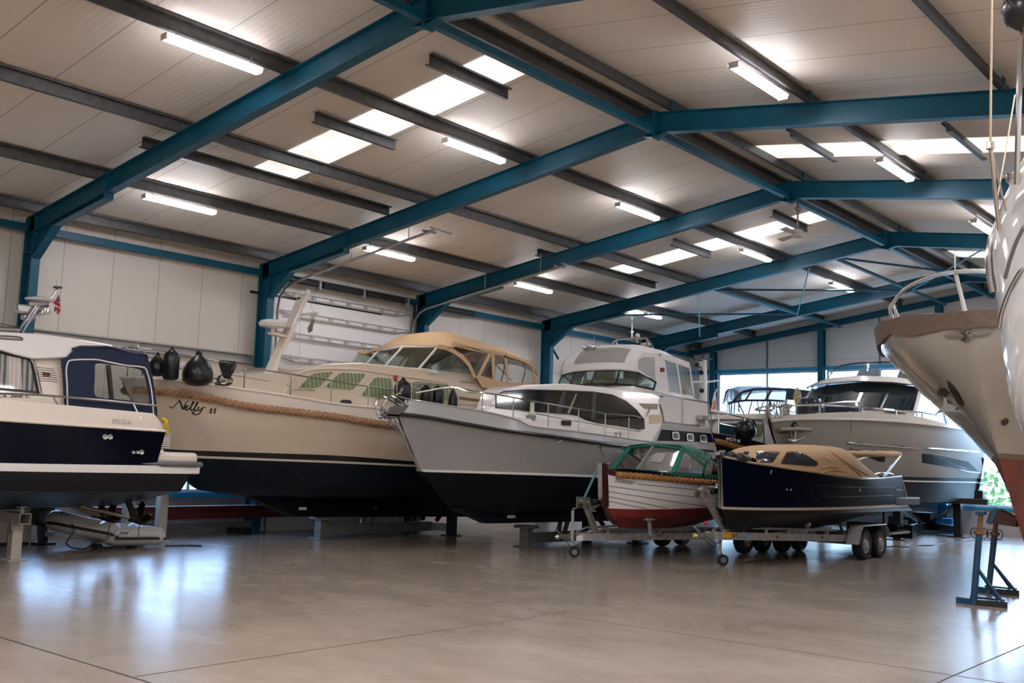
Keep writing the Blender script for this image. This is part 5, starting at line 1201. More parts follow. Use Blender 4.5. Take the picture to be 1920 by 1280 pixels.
m = MB(); m.bar((-17.8, y, .34), (-17.8, y + .04, .04), .12, .14, up=(1, 0, 0)); m.box((-17.8, y + .05, .02), (.3, .3, .04)); m.build('leg', black, t, smooth=0)
m = MB(); m.box((-17.58, y + .05, .2), (.08, .14, .08)); m.build('bracket', galv, t, smooth=0)
redp = mat('dark red painted steel', (.16, .018, .022), .4); 
for i, (z, lab, mm, dx) in enumerate(((.52, 'upper dark red steel beam with pale top lying along the left wall', redp, 0), (.39, 'lower dark red steel beam lying along the left wall', redp, .05), (.20, 'grey steel beam on the floor below the red beams', galv_dull, .02))):
    a = PX(305, 975, -18.45).y; b = PX((556, 566, 470)[i], 985, -18.45).y; m = MB(); x = -18.45 + dx
    m.section((x, a - 1.5, z), (x, b, z), [(-.06, -.06), (.06, -.06), (.06, -.05), (.006, -.05), (.006, .05), (.06, .05), (.06, .06), (-.06, .06), (-.06, .05), (-.006, .05), (-.006, -.05), (-.06, -.05)])
    if i == 0: m.box((x, (a - 1.5 + b) / 2, z + .066), (.12, b - a + 1.5, .01), 1)
    single(m, 'steel_beam', [mm, white_paint], lab, 'beam', (x, a, z - .06), 'steel beams along the left wall', smooth=0)
for y, lab in ((10.9, 'black timber block under the stored beams behind the dinghy'), (13.1, 'black timber block under the stored beams near the blue post')):
    m = MB(); m.box((-18.42, y, .16 * .45), (.5, .3, .144)); m.box((-18.42, y, .235), (.42, .12, .1)) if False else None; single(m, 'timber_block', blackm, lab, 'block', (-18.42, y, 0), smooth=0, bevel=.01)
# ================================================================ open boat with green hood on a trailer
tyre_m = mat('tyre rubber', (.012, .012, .012), .7, bump=.2, scale=40); rim_m = mat('silver wheel rim', (.42, .41, .40), .35, .2)
def trailer_wheel(c, r, w, side, parent):
    m = MB(); x0 = c[0] - w / 2; m.lathe([(r * .62, 0), (r * .9, 0), (r * .98, w * .12), (r, w * .3), (r, w * .7), (r * .98, w * .88), (r * .9, w), (r * .62, w)], (x0, c[1], c[2]), (1, 0, 0), 28, 0, False); o = m.build('wheel', tyre_m, parent)
    m = MB(); s = side; xo = c[0] + s * w * .42
    m.lathe([(r * .64, -.02), (r * .62, .0), (r * .56, .01), (r * .52, -.025), (r * .3, -.01), (r * .24, .015), (r * .1, .02), (.005, .022)], (xo, c[1], c[2]), (s, 0, 0), 24)
    for k in range(8): a = k * .785; m.box((xo - s * .008, c[1] + math.cos(a) * r * .43, c[2] + math.sin(a) * r * .43), (.012, .02, .028), 1)
    m.build('rim', [rim_m, blackm], o)
    return o
def trailer(label, cx, cy, cz, xc, rails, ax, zr_, r=.30, near=True):
    # rails: near side rail x, end y; ax: axle y positions
    T = thing('boat_trailer', label, 'trailer', (xc, ax[0], 0)); xn, ye, yk = rails
    for s in (1, -1):
        xr = xc + s * (xn - xc); m = MB(); yb = ax[0] - .55
        m.bar((cx + s * .07, cy + .3, cz), (xr - s * .10, yb, zr_), .08, .13); m.bar((xr - s * .10, yb - .05, zr_), (xr - s * .10, ye, zr_), .08, .13); m.build('frame_rail', galv, T, smooth=0)
        m = MB(); g = .145; p0 = Vector((cx + s * .07, cy + .3, cz)); p1 = Vector((xr - s * .10, yb, zr_)); q = [p0.lerp(p1, k) + Vector((0, 0, g if k > .1 else .08)) for k in (.06, .16, .96)]
        m.tube(q, .022, 6)
        for k in (.2, .38, .56, .7, .88): a = p0.lerp(p1, k); m.bar(a + Vector((0, 0, .05)), a + Vector((0, 0, g)), .05, .03, up=(0, 1, 0))
        m.build('guard_rail', galv, T, smooth=0)
        for y in ax: trailer_wheel((xr + s * .10, y, r), r, .19, s, T)
        m = MB(); y0, y1 = ax[0] - r - .10, ax[-1] + r + .10; zt = 2 * r + .06; a = [(y0 - .06, r + .02), (y0, r + .08), (y0 + .08, zt - .10), (y0 + .2, zt), (y1 - .2, zt), (y1 - .08, zt - .10), (y1, r + .12)]
        rows = [[Vector((xr - s * .04, y, z)) for y, z in a], [Vector((xr + s * .215, y, z)) for y, z in a]]; m.grid(rows); m.grid([offs(rw, 0, -.012) for rw in rows]); m.tube(rows[1], .014, 6); m.build('mudguard', galv, T, smooth=30)
    for y in (ax[0] - .5, ax[-1] + .5, ye - .1): m = MB(); m.bar((xc - abs(xn - xc) + .1, y, zr_ - .03), (xc + abs(xn - xc) - .1, y, zr_ - .03), .07, .09); m.build('cross_member', galv, T, smooth=0)
    for y in ax: m = MB(); m.bar((xc - abs(xn - xc), y, r), (xc + abs(xn - xc), y, r), .06, .06); m.build('axle', galv_dull, T, smooth=0)
    m = MB(); m.bar((cx, cy, cz), (cx, cy + .5, cz), .09, .10); m.box((cx, cy - .1, cz + .02), (.07, .22, .07)); m.ball((cx, cy - .2, cz + .01), .055, sc=(1, 1.1, .9)); m.bar((cx, cy - .1, cz + .05), (cx, cy - .28, cz + .16), .03, .03); m.build('coupling', mat('cast steel', (.35, .35, .35), .3, .8), T, smooth=30)
    for s in (.12,):
        m = MB(); m.tube([(cx + .1, cy - .12, cz - .03), (cx + .14, cy + .1, cz - .18), (cx + .12, cy + .3, cz - .1)], .008, 5, smooth=3); m.tube([(cx + .1, cy - .1, cz + .03), (cx + .17, cy + .12, cz - .12), (cx + .1, cy + .5, cz - .08)], .006, 5, smooth=3); m.build('brake_cable', black, T)
    return T
def jockey(T, u, v, x, ztop, r=.10, fold=True):
    q = PX(u, v, x); b = PZ(u, v, 0.0); b = Vector((x, q.y, 0))
    m = MB(); m.tube([(x, b.y, ztop), (x, b.y, r * 1.9)], .028, 8); m.tube([(x, b.y, ztop), (x, b.y, ztop + .03), (x + .02, b.y + .14, ztop + .05), (x + .02, b.y + .14, ztop + .09)], .012, 6); o = m.build('jockey_stem', galv, T)
    m = MB(); m.lathe([(r * .6, 0), (r, .01), (r, .05), (r * .6, .06)], (x + .03, b.y + .02, r), (1, -.8, 0), 20); w = m.build('jockey_tyre', tyre_m, o)
    m = MB(); m.lathe([(.01, -.004), (r * .52, -.004), (r * .5, .064), (.01, .066)], (x + .031, b.y + .02, r), (1, -.8, 0), 16); m.bar((x, b.y, r * 2.1), (x + .03, b.y + .02, r), .03, .07, up=(1, 0, 0)); m.build('jockey_hub', galv_dull, o)
def open_boat():
    xc = -10.65
    T = thing('open_boat', 'white clinker open boat with green hood and red bottom on a trailer', 'boat', (xc, 17, .5))
    wood = mat('dark mahogany', (.045, .010, .008), .25, coat=.6, var=.2); wh = mat('white planking', (.66, .62, .59), .35, coat=.2); red = mat('red antifouling', (.15, .014, .012), .45, var=.35, scale=3)
    f1 = plan(15.28, 2.6, .87, 20.6, .7, 2.05, 1); f2 = plan(15.3, 2.8, .82, 20.6, .62, 2.05, 1)
    wl = [(1141, 952.5), (1170, 953.8), (1208, 954.6), (1260, 954), (1324, 951.5), (1345, 950)]
    rows = [([(.03, 15.27, 1.60), (1150, 883.5), (1195, 886.5), (1243, 890.5), (1300, 895.5), (1347, 899.5), (.87, 18.6, 1.46), (.7, 20.6, 1.52)], f1),
            ([(.03, 15.27, 1.52), (1150, 892), (1195, 895.5), (1243, 900), (1300, 905.5), (1347, 910), (.86, 18.6, 1.38), (.69, 20.6, 1.44)], f1),
            ([(.02, 15.28, 1.22), (1150, 922), (1195, 925), (1243, 928.5), (1300, 931), (1347, 933), (.84, 18.6, 1.16), (.65, 20.6, 1.24)], plan(15.28, 2.7, .85, 20.6, .66, 2.05, 1)),
            ([(.02, 15.30, .93)] + wl + [(.80, 18.6, .97), (.58, 20.6, 1.1)], f2),
            ([(.02, 15.38, .78), (.28, 15.9, .76), (.52, 16.8, .75), (.62, 18.2, .76), (.42, 20.55, .95)], None),
            ([(.01, 15.5, .65), (.09, 16.0, .62), (.16, 16.8, .60), (.2, 18.2, .60), (.12, 20.5, .85)], None),
            ([(.0, 15.65, .58), (.03, 16.0, .55), (.04, 16.8, .53), (.04, 18.2, .54), (.03, 20.5, .82)], None)]
    H, R = hull(xc, rows, [0, 1, 1, 2, 2, 2], 34, 'hull', [wood, wh, red], T); ht = bvh(H)
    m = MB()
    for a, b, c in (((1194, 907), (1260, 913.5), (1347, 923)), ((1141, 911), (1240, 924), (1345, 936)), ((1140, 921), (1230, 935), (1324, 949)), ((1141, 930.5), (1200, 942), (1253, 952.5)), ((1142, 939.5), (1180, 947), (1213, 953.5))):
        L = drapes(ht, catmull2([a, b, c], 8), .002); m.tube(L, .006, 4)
    m.build('plank_seam', mat('plank seam brown', (.16, .12, .10), .8), T)  # dark brown lines along the plank seams
    m = MB(); st = [(1131, 868), (1131.5, 900), (1132, 930), (1133, 950), (1139, 968), (1150, 979)]; L = [PX(u + 2, v, xc) for u, v in st[:4]]; m.bar(L[0], L[3], .07, .13, up=(0, 1, 0)); m.tube([PX(u + 2, v, xc) for u, v in st[3:]], .045, 6); m.build('stem', wood, T, smooth=0)
    m = MB(); L = [PX(u - 6.5, v, xc + .02) for u, v in st[:4]]; m.bar(L[0], L[2] + Vector((0, 0, -.02)), .06, .05, up=(1, 0, 0)); m.build('stem_band', galv, T, smooth=0)
    m = MB(); m.lathe([(.02, 0), (.035, .01), (.03, .05), (.01, .06)], PX(1139, 870, xc + .05), (1, 0, 0)); m.build('stem_fitting', chrome, T)
    rl = [p + Vector((.03, 0, -.055)) for p in R[0][2:]]; rope(rl, .05, 'rubbing_rope', rope_orange, T, n=6); rope(mirs(rl, xc), .05, 'rubbing_rope', rope_orange, T, n=5)
    m = MB(); m.slab([R[0][1] + Vector((0, .1, .02))] + [p + Vector((-.05, 0, .02)) for p in R[0][3:24]] + [mir(p + Vector((-.05, 0, .02)), xc) for p in R[0][3:24][::-1]], (0, 0, -.03)); m.build('foredeck', wood, T, smooth=0)
    text_px(ht, 'DOEKKEY', [(1152.5, 903), (1190, 908.5), (1191.5, 902), (1154, 896.5)], .15, .01, .008).build('name_lettering', ink_d, T, smooth=0)
    # hood
    yf = 16.4; b0 = .68
    n0 = PX(1262, 887, xc + b0); n1 = PX(1281, 841, xc + .60); fr0 = mir(n0, xc); fr1 = mir(n1, xc); c0 = Vector((xc, n0.y - .18, n0.z + .03)); c1 = Vector((xc, n1.y - .08, n1.z + .05))
    for a, b, c, d in ((c0, n0, n1, c1), (c0, fr0, fr1, c1)): m = MB(); m.slab([a, b, c, d], (0, .005, 0)); m.build('windscreen_pane', clear, T, smooth=0)
    m = MB(); m.bar(c0, c1, .035, .03); m.build('windscreen_divider', mat('grey sealing strip', (.20, .20, .19), .6), T, smooth=0)
    # sticker plate on the screen
    e = lambda s_, t_: (c0.lerp(n0, s_)).lerp(c1.lerp(n1, s_), t_) + Vector((.004, -.012, 0)); rq = [e(.22, .38), e(.55, .38), e(.55, .74), e(.22, .74)]
    m = MB(); m.slab(rq, (0, .004, 0)); m.build('screen_plate', mat('smoky plate', (.22, .205, .19), .4), T, smooth=0)
    for P_ in ([n0, n1], [fr0, fr1]): m = MB(); m.bar(P_[0], P_[1], .10, .05); m.build('corner_post', green_fab, T, smooth=0, bevel=.01)
    m = MB(); m.tube([fr1, c1, n1], .028, 6); m.tube([fr0, c0, n0], .03, 6); m.build('windscreen_trim', green_fab, T)
    h0 = PX(1327, 840, xc + .68); hb = PX(1318, 893, xc + .70); y1 = h0.y
    spec = [(n1.y - .03, .62, n1.z - .02, n1.z + .07), (n1.y + .18, .66, n1.z - .08, n1.z + .10), (n1.y + .45, .69, n1.z - .14, n1.z + .08), (y1, .70, n1.z - .22, n1.z + .02), (y1 + .06, .70, n1.z - .3, n1.z - .04)]
    rw = arch_rows(xc, spec, 16, .55); m = MB(); m.grid(rw); m.grid([offs(r, 0, -.012) for r in rw]); m.build('hood', green_fab, T, smooth=60)
    xs = xc + .69
    m = MB(); strip_px([(1282, 841), (1302, 857), (1322, 873)], .055, xs, .012, m); strip_px([(1325, 847), (1327, 856), (1325, 868), (1320, 880), (1318, 895)], .07, xs, .012, m); strip_px([(1264, 888), (1290, 890), (1347, 894)], .08, xs, .012, m); pair(m, xc, 'hood_side', green_fab, T, smooth=0)
    m = MB(); poly_px([(1270, 886), (1287, 847), (1318, 872), (1315, 888)], xs - .004, .004, m); pair(m, xc, 'clear_window', clear, T, smooth=0)
    m = MB(); poly_px([(1290, 847), (1324, 848), (1322, 868)], xs - .004, .004, m); pair(m, xc, 'clear_window', clear, T, smooth=0)
    m = MB(); poly_px([(1329, 850), (1345, 878), (1347, 890), (1320, 889)], xs - .004, .004, m); pair(m, xc, 'clear_window', clear, T, smooth=0)
    L = [PX(u, v, xc + b) for u, v, b in ((1162, 881, 0), (1182, 884, .3), (1205, 884, .5), (1240, 886, .66), (1262, 888.5, .70))]
    m = MB(); rws = [[Vector((xc + s * .0, c0.y - .35, 1.62)), c0 + Vector((0, 0, .0))], [Vector((xc + .45, c0.y - .25, 1.60)), c0.lerp(n0, .6)], [Vector((xc + .74, n0.y - .02, 1.56)), n0]]
    m.grid(rws); m.grid([mirs(r, xc) for r in rws]); m.build('hood_apron', green_fab, T, smooth=0)
    m = MB(); p = drape(ht, 1246, 888, .03) or PX(1246, 888, xc + .8); m.tube([p + Vector((-.03, -.12, .04)), p + Vector((-.03, .12, .03))], .014, 6); m.box(p + Vector((-.03, 0, .01)), (.03, .05, .05)); m.build('deck_cleat', chrome, T)
    m = MB(); m.tube([PX(1330, 848, xc + .1), PX(1346, 880, xc + .1)], .012, 6); m.tube([PX(1300, 850, xs - .1), PX(1290, 890, xs - .1)], .012, 6); m.build('hood_bow', steel, T)
    return T
open_boat()
cT = trailer('galvanised trailer under the open boat with the green hood', -11.38, 15.05, .36, -10.85, (-10.0, 20.6, 0), (19.05, 19.85), .36)
jockey(cT, 1072, 1042, -11.32, .84)
def winch_post(T, base, top, strap_to, strap_m, xw):
    b = Vector(base); t = Vector(top); m = MB(); m.bar(b, t, .09, .08, up=(1, 0, 0)); m.bar(t + Vector((0, .05, -.12)), t + Vector((0, .42, .02)), .06, .05); m.bar(t + Vector((0, .42, .02)), t + Vector((.0, .5, .16)), .05, .05, up=(1, 0, 0)); m.bar(b + (t - b) * .1 + Vector((0, .03, 0)), b + Vector((0, .5, .0)), .05, .05); m.build('winch_post', galv, T, smooth=0)
    m = MB(); m.lathe([(.02, -.07), (.08, -.07), (.08, -.06), (.045, -.055), (.045, .055), (.08, .06), (.08, .07), (.02, .07)], t + Vector((0, -.08, .06)), (1, 0, 0), 16); m.box(t + Vector((.08, -.08, .04)), (.02, .18, .2)); m.box(t + Vector((-.08, -.08, .04)), (.02, .18, .2)); m.tube([t + Vector((.08, -.1, .05)), t + Vector((.16, -.1, .05)), t + Vector((.16, -.02, -.1)), t + Vector((.24, -.02, -.1))], .014, 6); m.build('winch', mat('zinc winch', (.30, .29, .26), .35, .7), T, smooth=30)
    m = MB(); m.box(t + Vector((0, .3, .05)), (.16, .2, .09)); m.build('bow_roller', black, T, bevel=.03)
    m = MB(); m.bar(t + Vector((0, -.05, .12)), strap_to, .045, .012); m.build('winch_strap', strap_m, T, smooth=0)
winch_post(cT, (-11.18, 15.42 + .35, .42), PX(1098, 946, -11.05), PX(1121, 878, -10.70), mat('pale blue strap', (.22, .50, .62), .6), -11.1)
for u, v, x in ((1220, 980, -10.35),):
    b = PX(u, 1003, x); t = PX(1217, 975, x); m = MB(); m.bar(b, t, .05, .05, up=(1, 0, 0)); m.box(t + Vector((0, 0, .02)), (.12, .26, .04)); m.build('side_support', galv, cT, smooth=0)
m = MB(); p = PX(1250, 1003, -10.62); text_on('Sbmarlux', [PX(1232, 1006, -10.62), PX(1258, 1006, -10.55), PX(1258, 1001, -10.55), PX(1232, 1001, -10.62)], .3).build('maker_lettering', mat('blue decal', (.02, .06, .30), .5), cT, smooth=0)
m = MB(); m.slab([PX(1081.5, 1014, -11.28), PX(1093, 1013.5, -11.22), PX(1093, 1004, -11.22), PX(1081.5, 1004.5, -11.28)], (-.01, 0, 0)); m.build('plate_sticker', white_paint, cT, smooth=0)
for u in (1242,): m = MB(); q = PX(u, 998, -10.5); m.lathe([(.005, 0), (.035, 0), (.035, .015), (.005, .02)], q, (1, 0, 0), 12); m.build('reflector', mat('red reflector', (.5, .02, .03), .3), cT)
# ================================================================ dark blue sloop with tan tent on a tandem trailer
def sloop():
    xc = -8.75
    T = thing('sloop', 'dark blue sloop with tan cockpit tent and rolled awning on a trailer', 'boat', (xc, 19, .5))
    dk = mat('dark blue hull paint', (.0012, .003, .013), .3, spec=.06); bl = mat('grey green bottom paint', (.009, .011, .011), .45, var=.2, spec=.25); st = mat('beige boot stripe', (.60, .49, .40), .3)
    f1 = plan(15.9, 4.2, 1.02, 21.7, .82, 2.1, 1); f2 = plan(15.95, 4.6, .92, 21.9, .78, 2.1, 1)
    rows = [([(.02, 15.88, 1.92), (1356, 857), (1380, 862), (1409, 868.5), (1443, 873.5), (1490, 881), (1538, 888), (1577, 894), (1617, 898), (1650, 897.5), (1690, 894)], f1),
            ([(.02, 15.92, 1.45), (1358, 905), (1410, 908), (1443, 910), (1538, 918), (1617, 922), (1696, 918)], plan(15.92, 4.4, .99, 21.8, .80, 2.1, 1)),
            ([(.02, 15.96, 1.05), (1358, 949.8), (1439, 951.6), (1538, 951), (1617, 948.6), (1703, 944)], f2),
            ([(.02, 15.97, 1.00), (1358, 954.6), (1439, 956.4), (1538, 956), (1617, 953.4), (1703, 948.5)], f2),
            ([(.02, 16.02, .93), (1360, 961), (1439, 963), (1538, 962.5), (1617, 960), (1712, 957)], plan(16.0, 4.6, .94, 22, .8, 2.1, 1)),
            ([(.02, 16.06, .87), (.28, 16.9, .84), (.6, 18.2, .83), (.74, 20, .86), (.70, 22.1, .92)], None),
            ([(.01, 16.15, .72), (.08, 16.9, .64), (.16, 18.2, .60), (.2, 20, .62), (.2, 22.1, .80)], None),
            ([(0, 16.25, .64), (.04, 16.9, .56), (.05, 18.2, .54), (.06, 20, .58), (.06, 22.1, .78)], None)]
    H, R = hull(xc, rows, [0, 0, 1, 2, 2, 2, 2], 36, 'hull', [dk, st, bl], T); ht = bvh(H)
    m = MB(); L = [p + Vector((0, 0, .012)) for p in R[0]]; m.tube(L, .022, 6); pair(m, xc, 'gunwale', mat('oak gunwale', (.45, .36, .27), .4, coat=.3), T)
    m = MB(); m.bar(PX(1349, 846, xc), PX(1351.5, 951, xc), .05, .07, up=(1, 0, 0)); m.build('stem_band', alu, T, smooth=0)
    m = MB(); m.tube([PX(1349, 850, xc + .02), PX(1354, 858, xc + .03)], .04, 8); m.slab([(xc - .06, 15.9, 1.9), (xc + .06, 15.9, 1.9), (xc + .06, 16.05, 2.0), (xc - .06, 16.05, 2.0)], (0, 0, -.06)); m.build('bow_fitting', mat('dark bow cap', (.03, .03, .035), .4), T)
    m = MB(); m.tube([PX(1690, 894.5, xc + .80), PX(1696, 917, xc + .79), PX(1702.5, 942, xc + .78)], .02, 6); pair(m, xc, 'transom_band', alu, T)
    m = MB(); a = PX(1679, 944, xc + .84); b = PX(1722, 946, xc + .84); m.box((xc, (a.y + b.y) / 2 + .1, 1.10), (1.66, b.y - a.y + .1, .15)); m.build('swim_platform', mat('brown platform edge', (.055, .04, .038), .5), T, bevel=.02)
    m = MB(); m.box((xc, (a.y + b.y) / 2 + .1, 1.18), (1.64, b.y - a.y + .12, .012)); m.build('platform_deck', white_gel, T, smooth=0)
    for u, v, r in ((1474, 917, .024), (1481.5, 917.8, .024), (1611, 917, .014), (1611, 919.5, .014)): ring_on(ht, u, v, r, 'skin_fitting', chrome, T)
    m = MB()
    for a in ([(1530, 909), (1575, 912), (1620, 913.5), (1678, 912.5)], [(1535, 929), (1590, 931), (1676, 928)]): m.tube(drapes(ht, catmull2(a), .002), .004, 4)
    m.build('strake_line', mat('steel blue line', (.012, .018, .04), .3, spec=.2), T)
    text_px(ht, 'Navigator', [(1680, 920), (1693, 919.5), (1693, 916), (1680, 916.5)], .4).build('maker_lettering', mat('silver lettering', (.4, .42, .46), .3), T, smooth=0)
    # tan tent: cambered skin from the gunwale
    spec = [(16.9, .22, 1.78, 1.90), (17.02, .42, 1.74, 1.99), (17.5, .70, 1.70, 2.09), (18.1, .90, 1.66, 2.15), (18.8, .97, 1.62, 2.19), (19.45, .99, 1.59, 2.19), (19.75, .98, 1.58, 2.10), (20.4, .94, 1.56, 1.86), (21.0, .90, 1.55, 1.66)]
    rw = arch_rows(xc, spec, 18, .5); m = MB(); m.grid(rw); m.grid([[p + (Vector((xc, p.y, 1.7)) - p) * .02 for p in r] for r in rw]); C = m.build('cockpit_tent', tan_fab, T, smooth=60); ct = bvh(m)
    wm = mat('tinted vinyl', (.035, .04, .05), .06, coat=.9)
    for pts in ([(1394, 847.5), (1406, 847.5), (1400, 853.5), (1396, 853)], [(1417.5, 847.5), (1462, 847), (1447, 867), (1426, 867.5), (1411, 860)], [(1475, 848.5), (1483, 846.8), (1498, 848), (1512, 853.5), (1532, 866), (1533, 870.5), (1527, 873.5), (1505, 872), (1463, 869)]):
        pl = rquad(pts, .12); plate(ct, pl, .012, xc + .95, .010).build('tent_window', wm, T, smooth=0)
    m = MB()
    for a in ([(1424, 849), (1424.5, 866)],): m.tube(drapes(ct, a, .02), .012, 6)
    m.build('window_stay', white_paint, T)
    for a in ([(1474, 846), (1466, 858), (1452, 870)], [(1556, 845), (1590, 868), (1628, 891)], [(1560, 850), (1600, 878), (1615, 892)], [(1530, 862), (1545, 858), (1556, 866)], [(1540, 878), (1556, 874), (1572, 878)], [(1545, 885), (1565, 881), (1585, 884)]): m = MB(); m.tube([p for p in drapes(ct, catmull2(a), .002)], .010, 6); m.build('tent_seam', tan_fab, T)
    m = MB(); m.tube(drapes(ct, [(1441, 874), (1446, 876)], .03) + [PX(1446, 884, xc + 1.0), PX(1445, 888, xc + 1.01)], .01, 5); m.build('lashing', mat('grey cord', (.2, .2, .2), .7), T)
    # rolled awning over the stern with its stays
    a = PX(1560, 850, xc + .3); b = PX(1688, 851, xc + .3); m = MB(); L = [a.lerp(b, k / 14) + Vector((0, 0, .006 * math.sin(k * 2.1))) for k in range(15)]
    m.tube(L, [.055, .062, .066, .062, .068, .064, .07, .064, .062, .066, .062, .064, .066, .062, .05], 12); m.build('rolled_awning', tan_fab, T)
    m = MB(); m.tube([b + Vector((.02, -.02, -.02)), PX(1656, 893, xc + .75)], .014, 6); m.tube([b + Vector((.02, .02, -.02)), PX(1660, 893, xc + .70)], .012, 6); m.tube([PX(1672, 872, xc + .55), PX(1668, 878, xc + .58)], .022, 6); pair(m, xc, 'awning_stay', white_paint, T)
    m = MB(); m.tube([PX(1640, 889, xc + .6), PX(1648, 886.5, xc + .55), PX(1668, 887, xc + .5), PX(1675, 889.5, xc + .5)], .012, 6, smooth=3); m.build('stern_rail', steel, T)
    return T
sloop()
q = PX(1394, 858, -8.55); m = MB(); rot = Matrix.Rotation(math.radians(8), 3, 'X')
m.lathe([(.02, 0), (.06, .02), (.085, .06), (.085, .36), (.06, .40), (.02, .42)], q + Vector((0, -.2, .02)), (0, 1, -.18), 16); m.lathe([(.02, 0), (.06, .02), (.085, .06), (.085, .36), (.06, .40), (.02, .42)], q + Vector((-.2, -.15, .04)), (0, 1, -.18), 16)
single(m, 'fender', mat('dark grey fender', (.03, .03, .032), .35), 'dark grey fender lying on the blue sloop foredeck', 'fender', q)
bT = trailer('galvanised tandem axle trailer under the dark blue sloop', -8.95, 15.75, .53, -8.76, (-8.02, 22.1, 0), (20.15, 20.95), .42)
jockey(bT, 1350, 1060, -8.95, .5)
winch_post(bT, (-8.9, 16.45, .58), PX(1319, 925, -8.9), PX(1350, 912, -8.78), mat('pale strap', (.60, .56, .42), .7), -8.9)
for (u0, u1, v0, v1, mm, nm) in ((1357, 1372, 997.5, 1008, mat('yellow sticker', (.75, .45, .01), .5), 'warning_sticker'), (1372, 1383.5, 1001, 1006.5, ink_d, 'dealer_sticker'), (1383.5, 1412, 1001.5, 1007.5, mat('blue sticker', (.05, .22, .48), .5), 'dealer_sticker')):
    def on_rail(u, v):
        # outer face of the near draw rail
        p0 = Vector((-8.95 + .07, 16.05, 0)); p1 = Vector((-8.12, 19.6, 0)); n = Vector((p1.y - p0.y, -(p1.x - p0.x), 0)).normalized(); d = ray(u, v); t = ((p0 + n * .048) - CAM).dot(n) / d.dot(n); return CAM + d * t
    m = MB(); m.slab([on_rail(u0, v1), on_rail(u1, v1), on_rail(u1, v0), on_rail(u0, v0)], (-.008, 0, 0)); m.build(nm, mm, bT, smooth=0)
fw = Vector((.01, -.004, 0))
text_on('PUBA', [on_rail(1373, 1006) + fw, on_rail(1383, 1006.2) + fw, on_rail(1383, 1001.8) + fw, on_rail(1373, 1001.6) + fw], 0, .02).build('dealer_lettering', mat('orange lettering', (.8, .35, .03), .5), bT, smooth=0)
text_on('BOOTTRAILERS', [on_rail(1384.5, 1006.2) + fw, on_rail(1411, 1006.8) + fw, on_rail(1411, 1002.8) + fw, on_rail(1384.5, 1002.3) + fw], 0, .02).build('dealer_lettering', white_paint, bT, smooth=0)
text_on('KLW', [on_rail(1359, 1002) + fw, on_rail(1370, 1002) + fw, on_rail(1370, 999.3) + fw, on_rail(1359, 999.3) + fw], 0).build('sticker_lettering', ink_d, bT, smooth=0)
for u, v, mm in ((1457, 1006, mat('red reflector', (.5, .02, .03), .3)), (1541, 1007, mat('amber reflector', (.2, .12, .03), .4))): m = MB(); m.lathe([(.005, 0), (.03, 0), (.03, .015), (.005, .02)], on_rail(u, v), (1, -.25, 0), 12); m.build('reflector', mm, bT)
m = MB(); m.ball(PX(1323, 980, -8.85), .035); m.tube([PX(1323, 980, -8.85), PX(1323, 992, -8.85)], .01, 6); m.build('brake_lever_knob', mat('red knob', (.5, .01, .05), .3), bT)
m = MB(); m.slab([on_rail(1301, 1007.5), on_rail(1313, 1007.5), on_rail(1313, 999), on_rail(1301, 999)], (-.02, 0, 0)); m.build('drawbar_sticker', MATS['yellow sticker'], bT, smooth=0)
ro = mat('orange keel roller', (.75, .28, .02), .5)
for u, v, x in ((1516, 979, -8.45), (1524, 980, -8.45)): m = MB(); q = PX(u, v, x); m.lathe([(.02, -.05), (.045, -.04), (.03, 0), (.045, .04), (.02, .05)], q, (0, 1, .2), 12); m.build('keel_roller', ro, bT)
for u, x in ((1512, -8.4), (1575, -8.5)): m = MB(); a = PX(u, 982, x); b = PX(u + 6, 1002, x); m.bar(b, a, .04, .05, up=(1, 0, 0)); m.box(a, (.14, .1, .06)); m.build('roller_arm', galv, bT, smooth=0)
m = MB(); q = PX(1665, 1003, -8.6); m.box((-8.8, q.y, .42), (1.5, .03, .3)); m.build('light_board', blackm, bT, smooth=0)
m = MB()
for k in range(5): m.box((-8.35 + (k % 3) * .08, q.y - .02, .45 + (k // 3) * .09), (.05, .02, .04))
m.bar((-8.12, 22.0, .42), (-8.12, q.y, .42), .05, .05); m.build('rear_lamp', galv, bT, smooth=0)
m = MB(); m.bar((-8.12, 21.85, .5), (-8.12, 21.9, .95), .04, .04, up=(1, 0, 0)); m.build('side_support', blackm, bT, smooth=0)
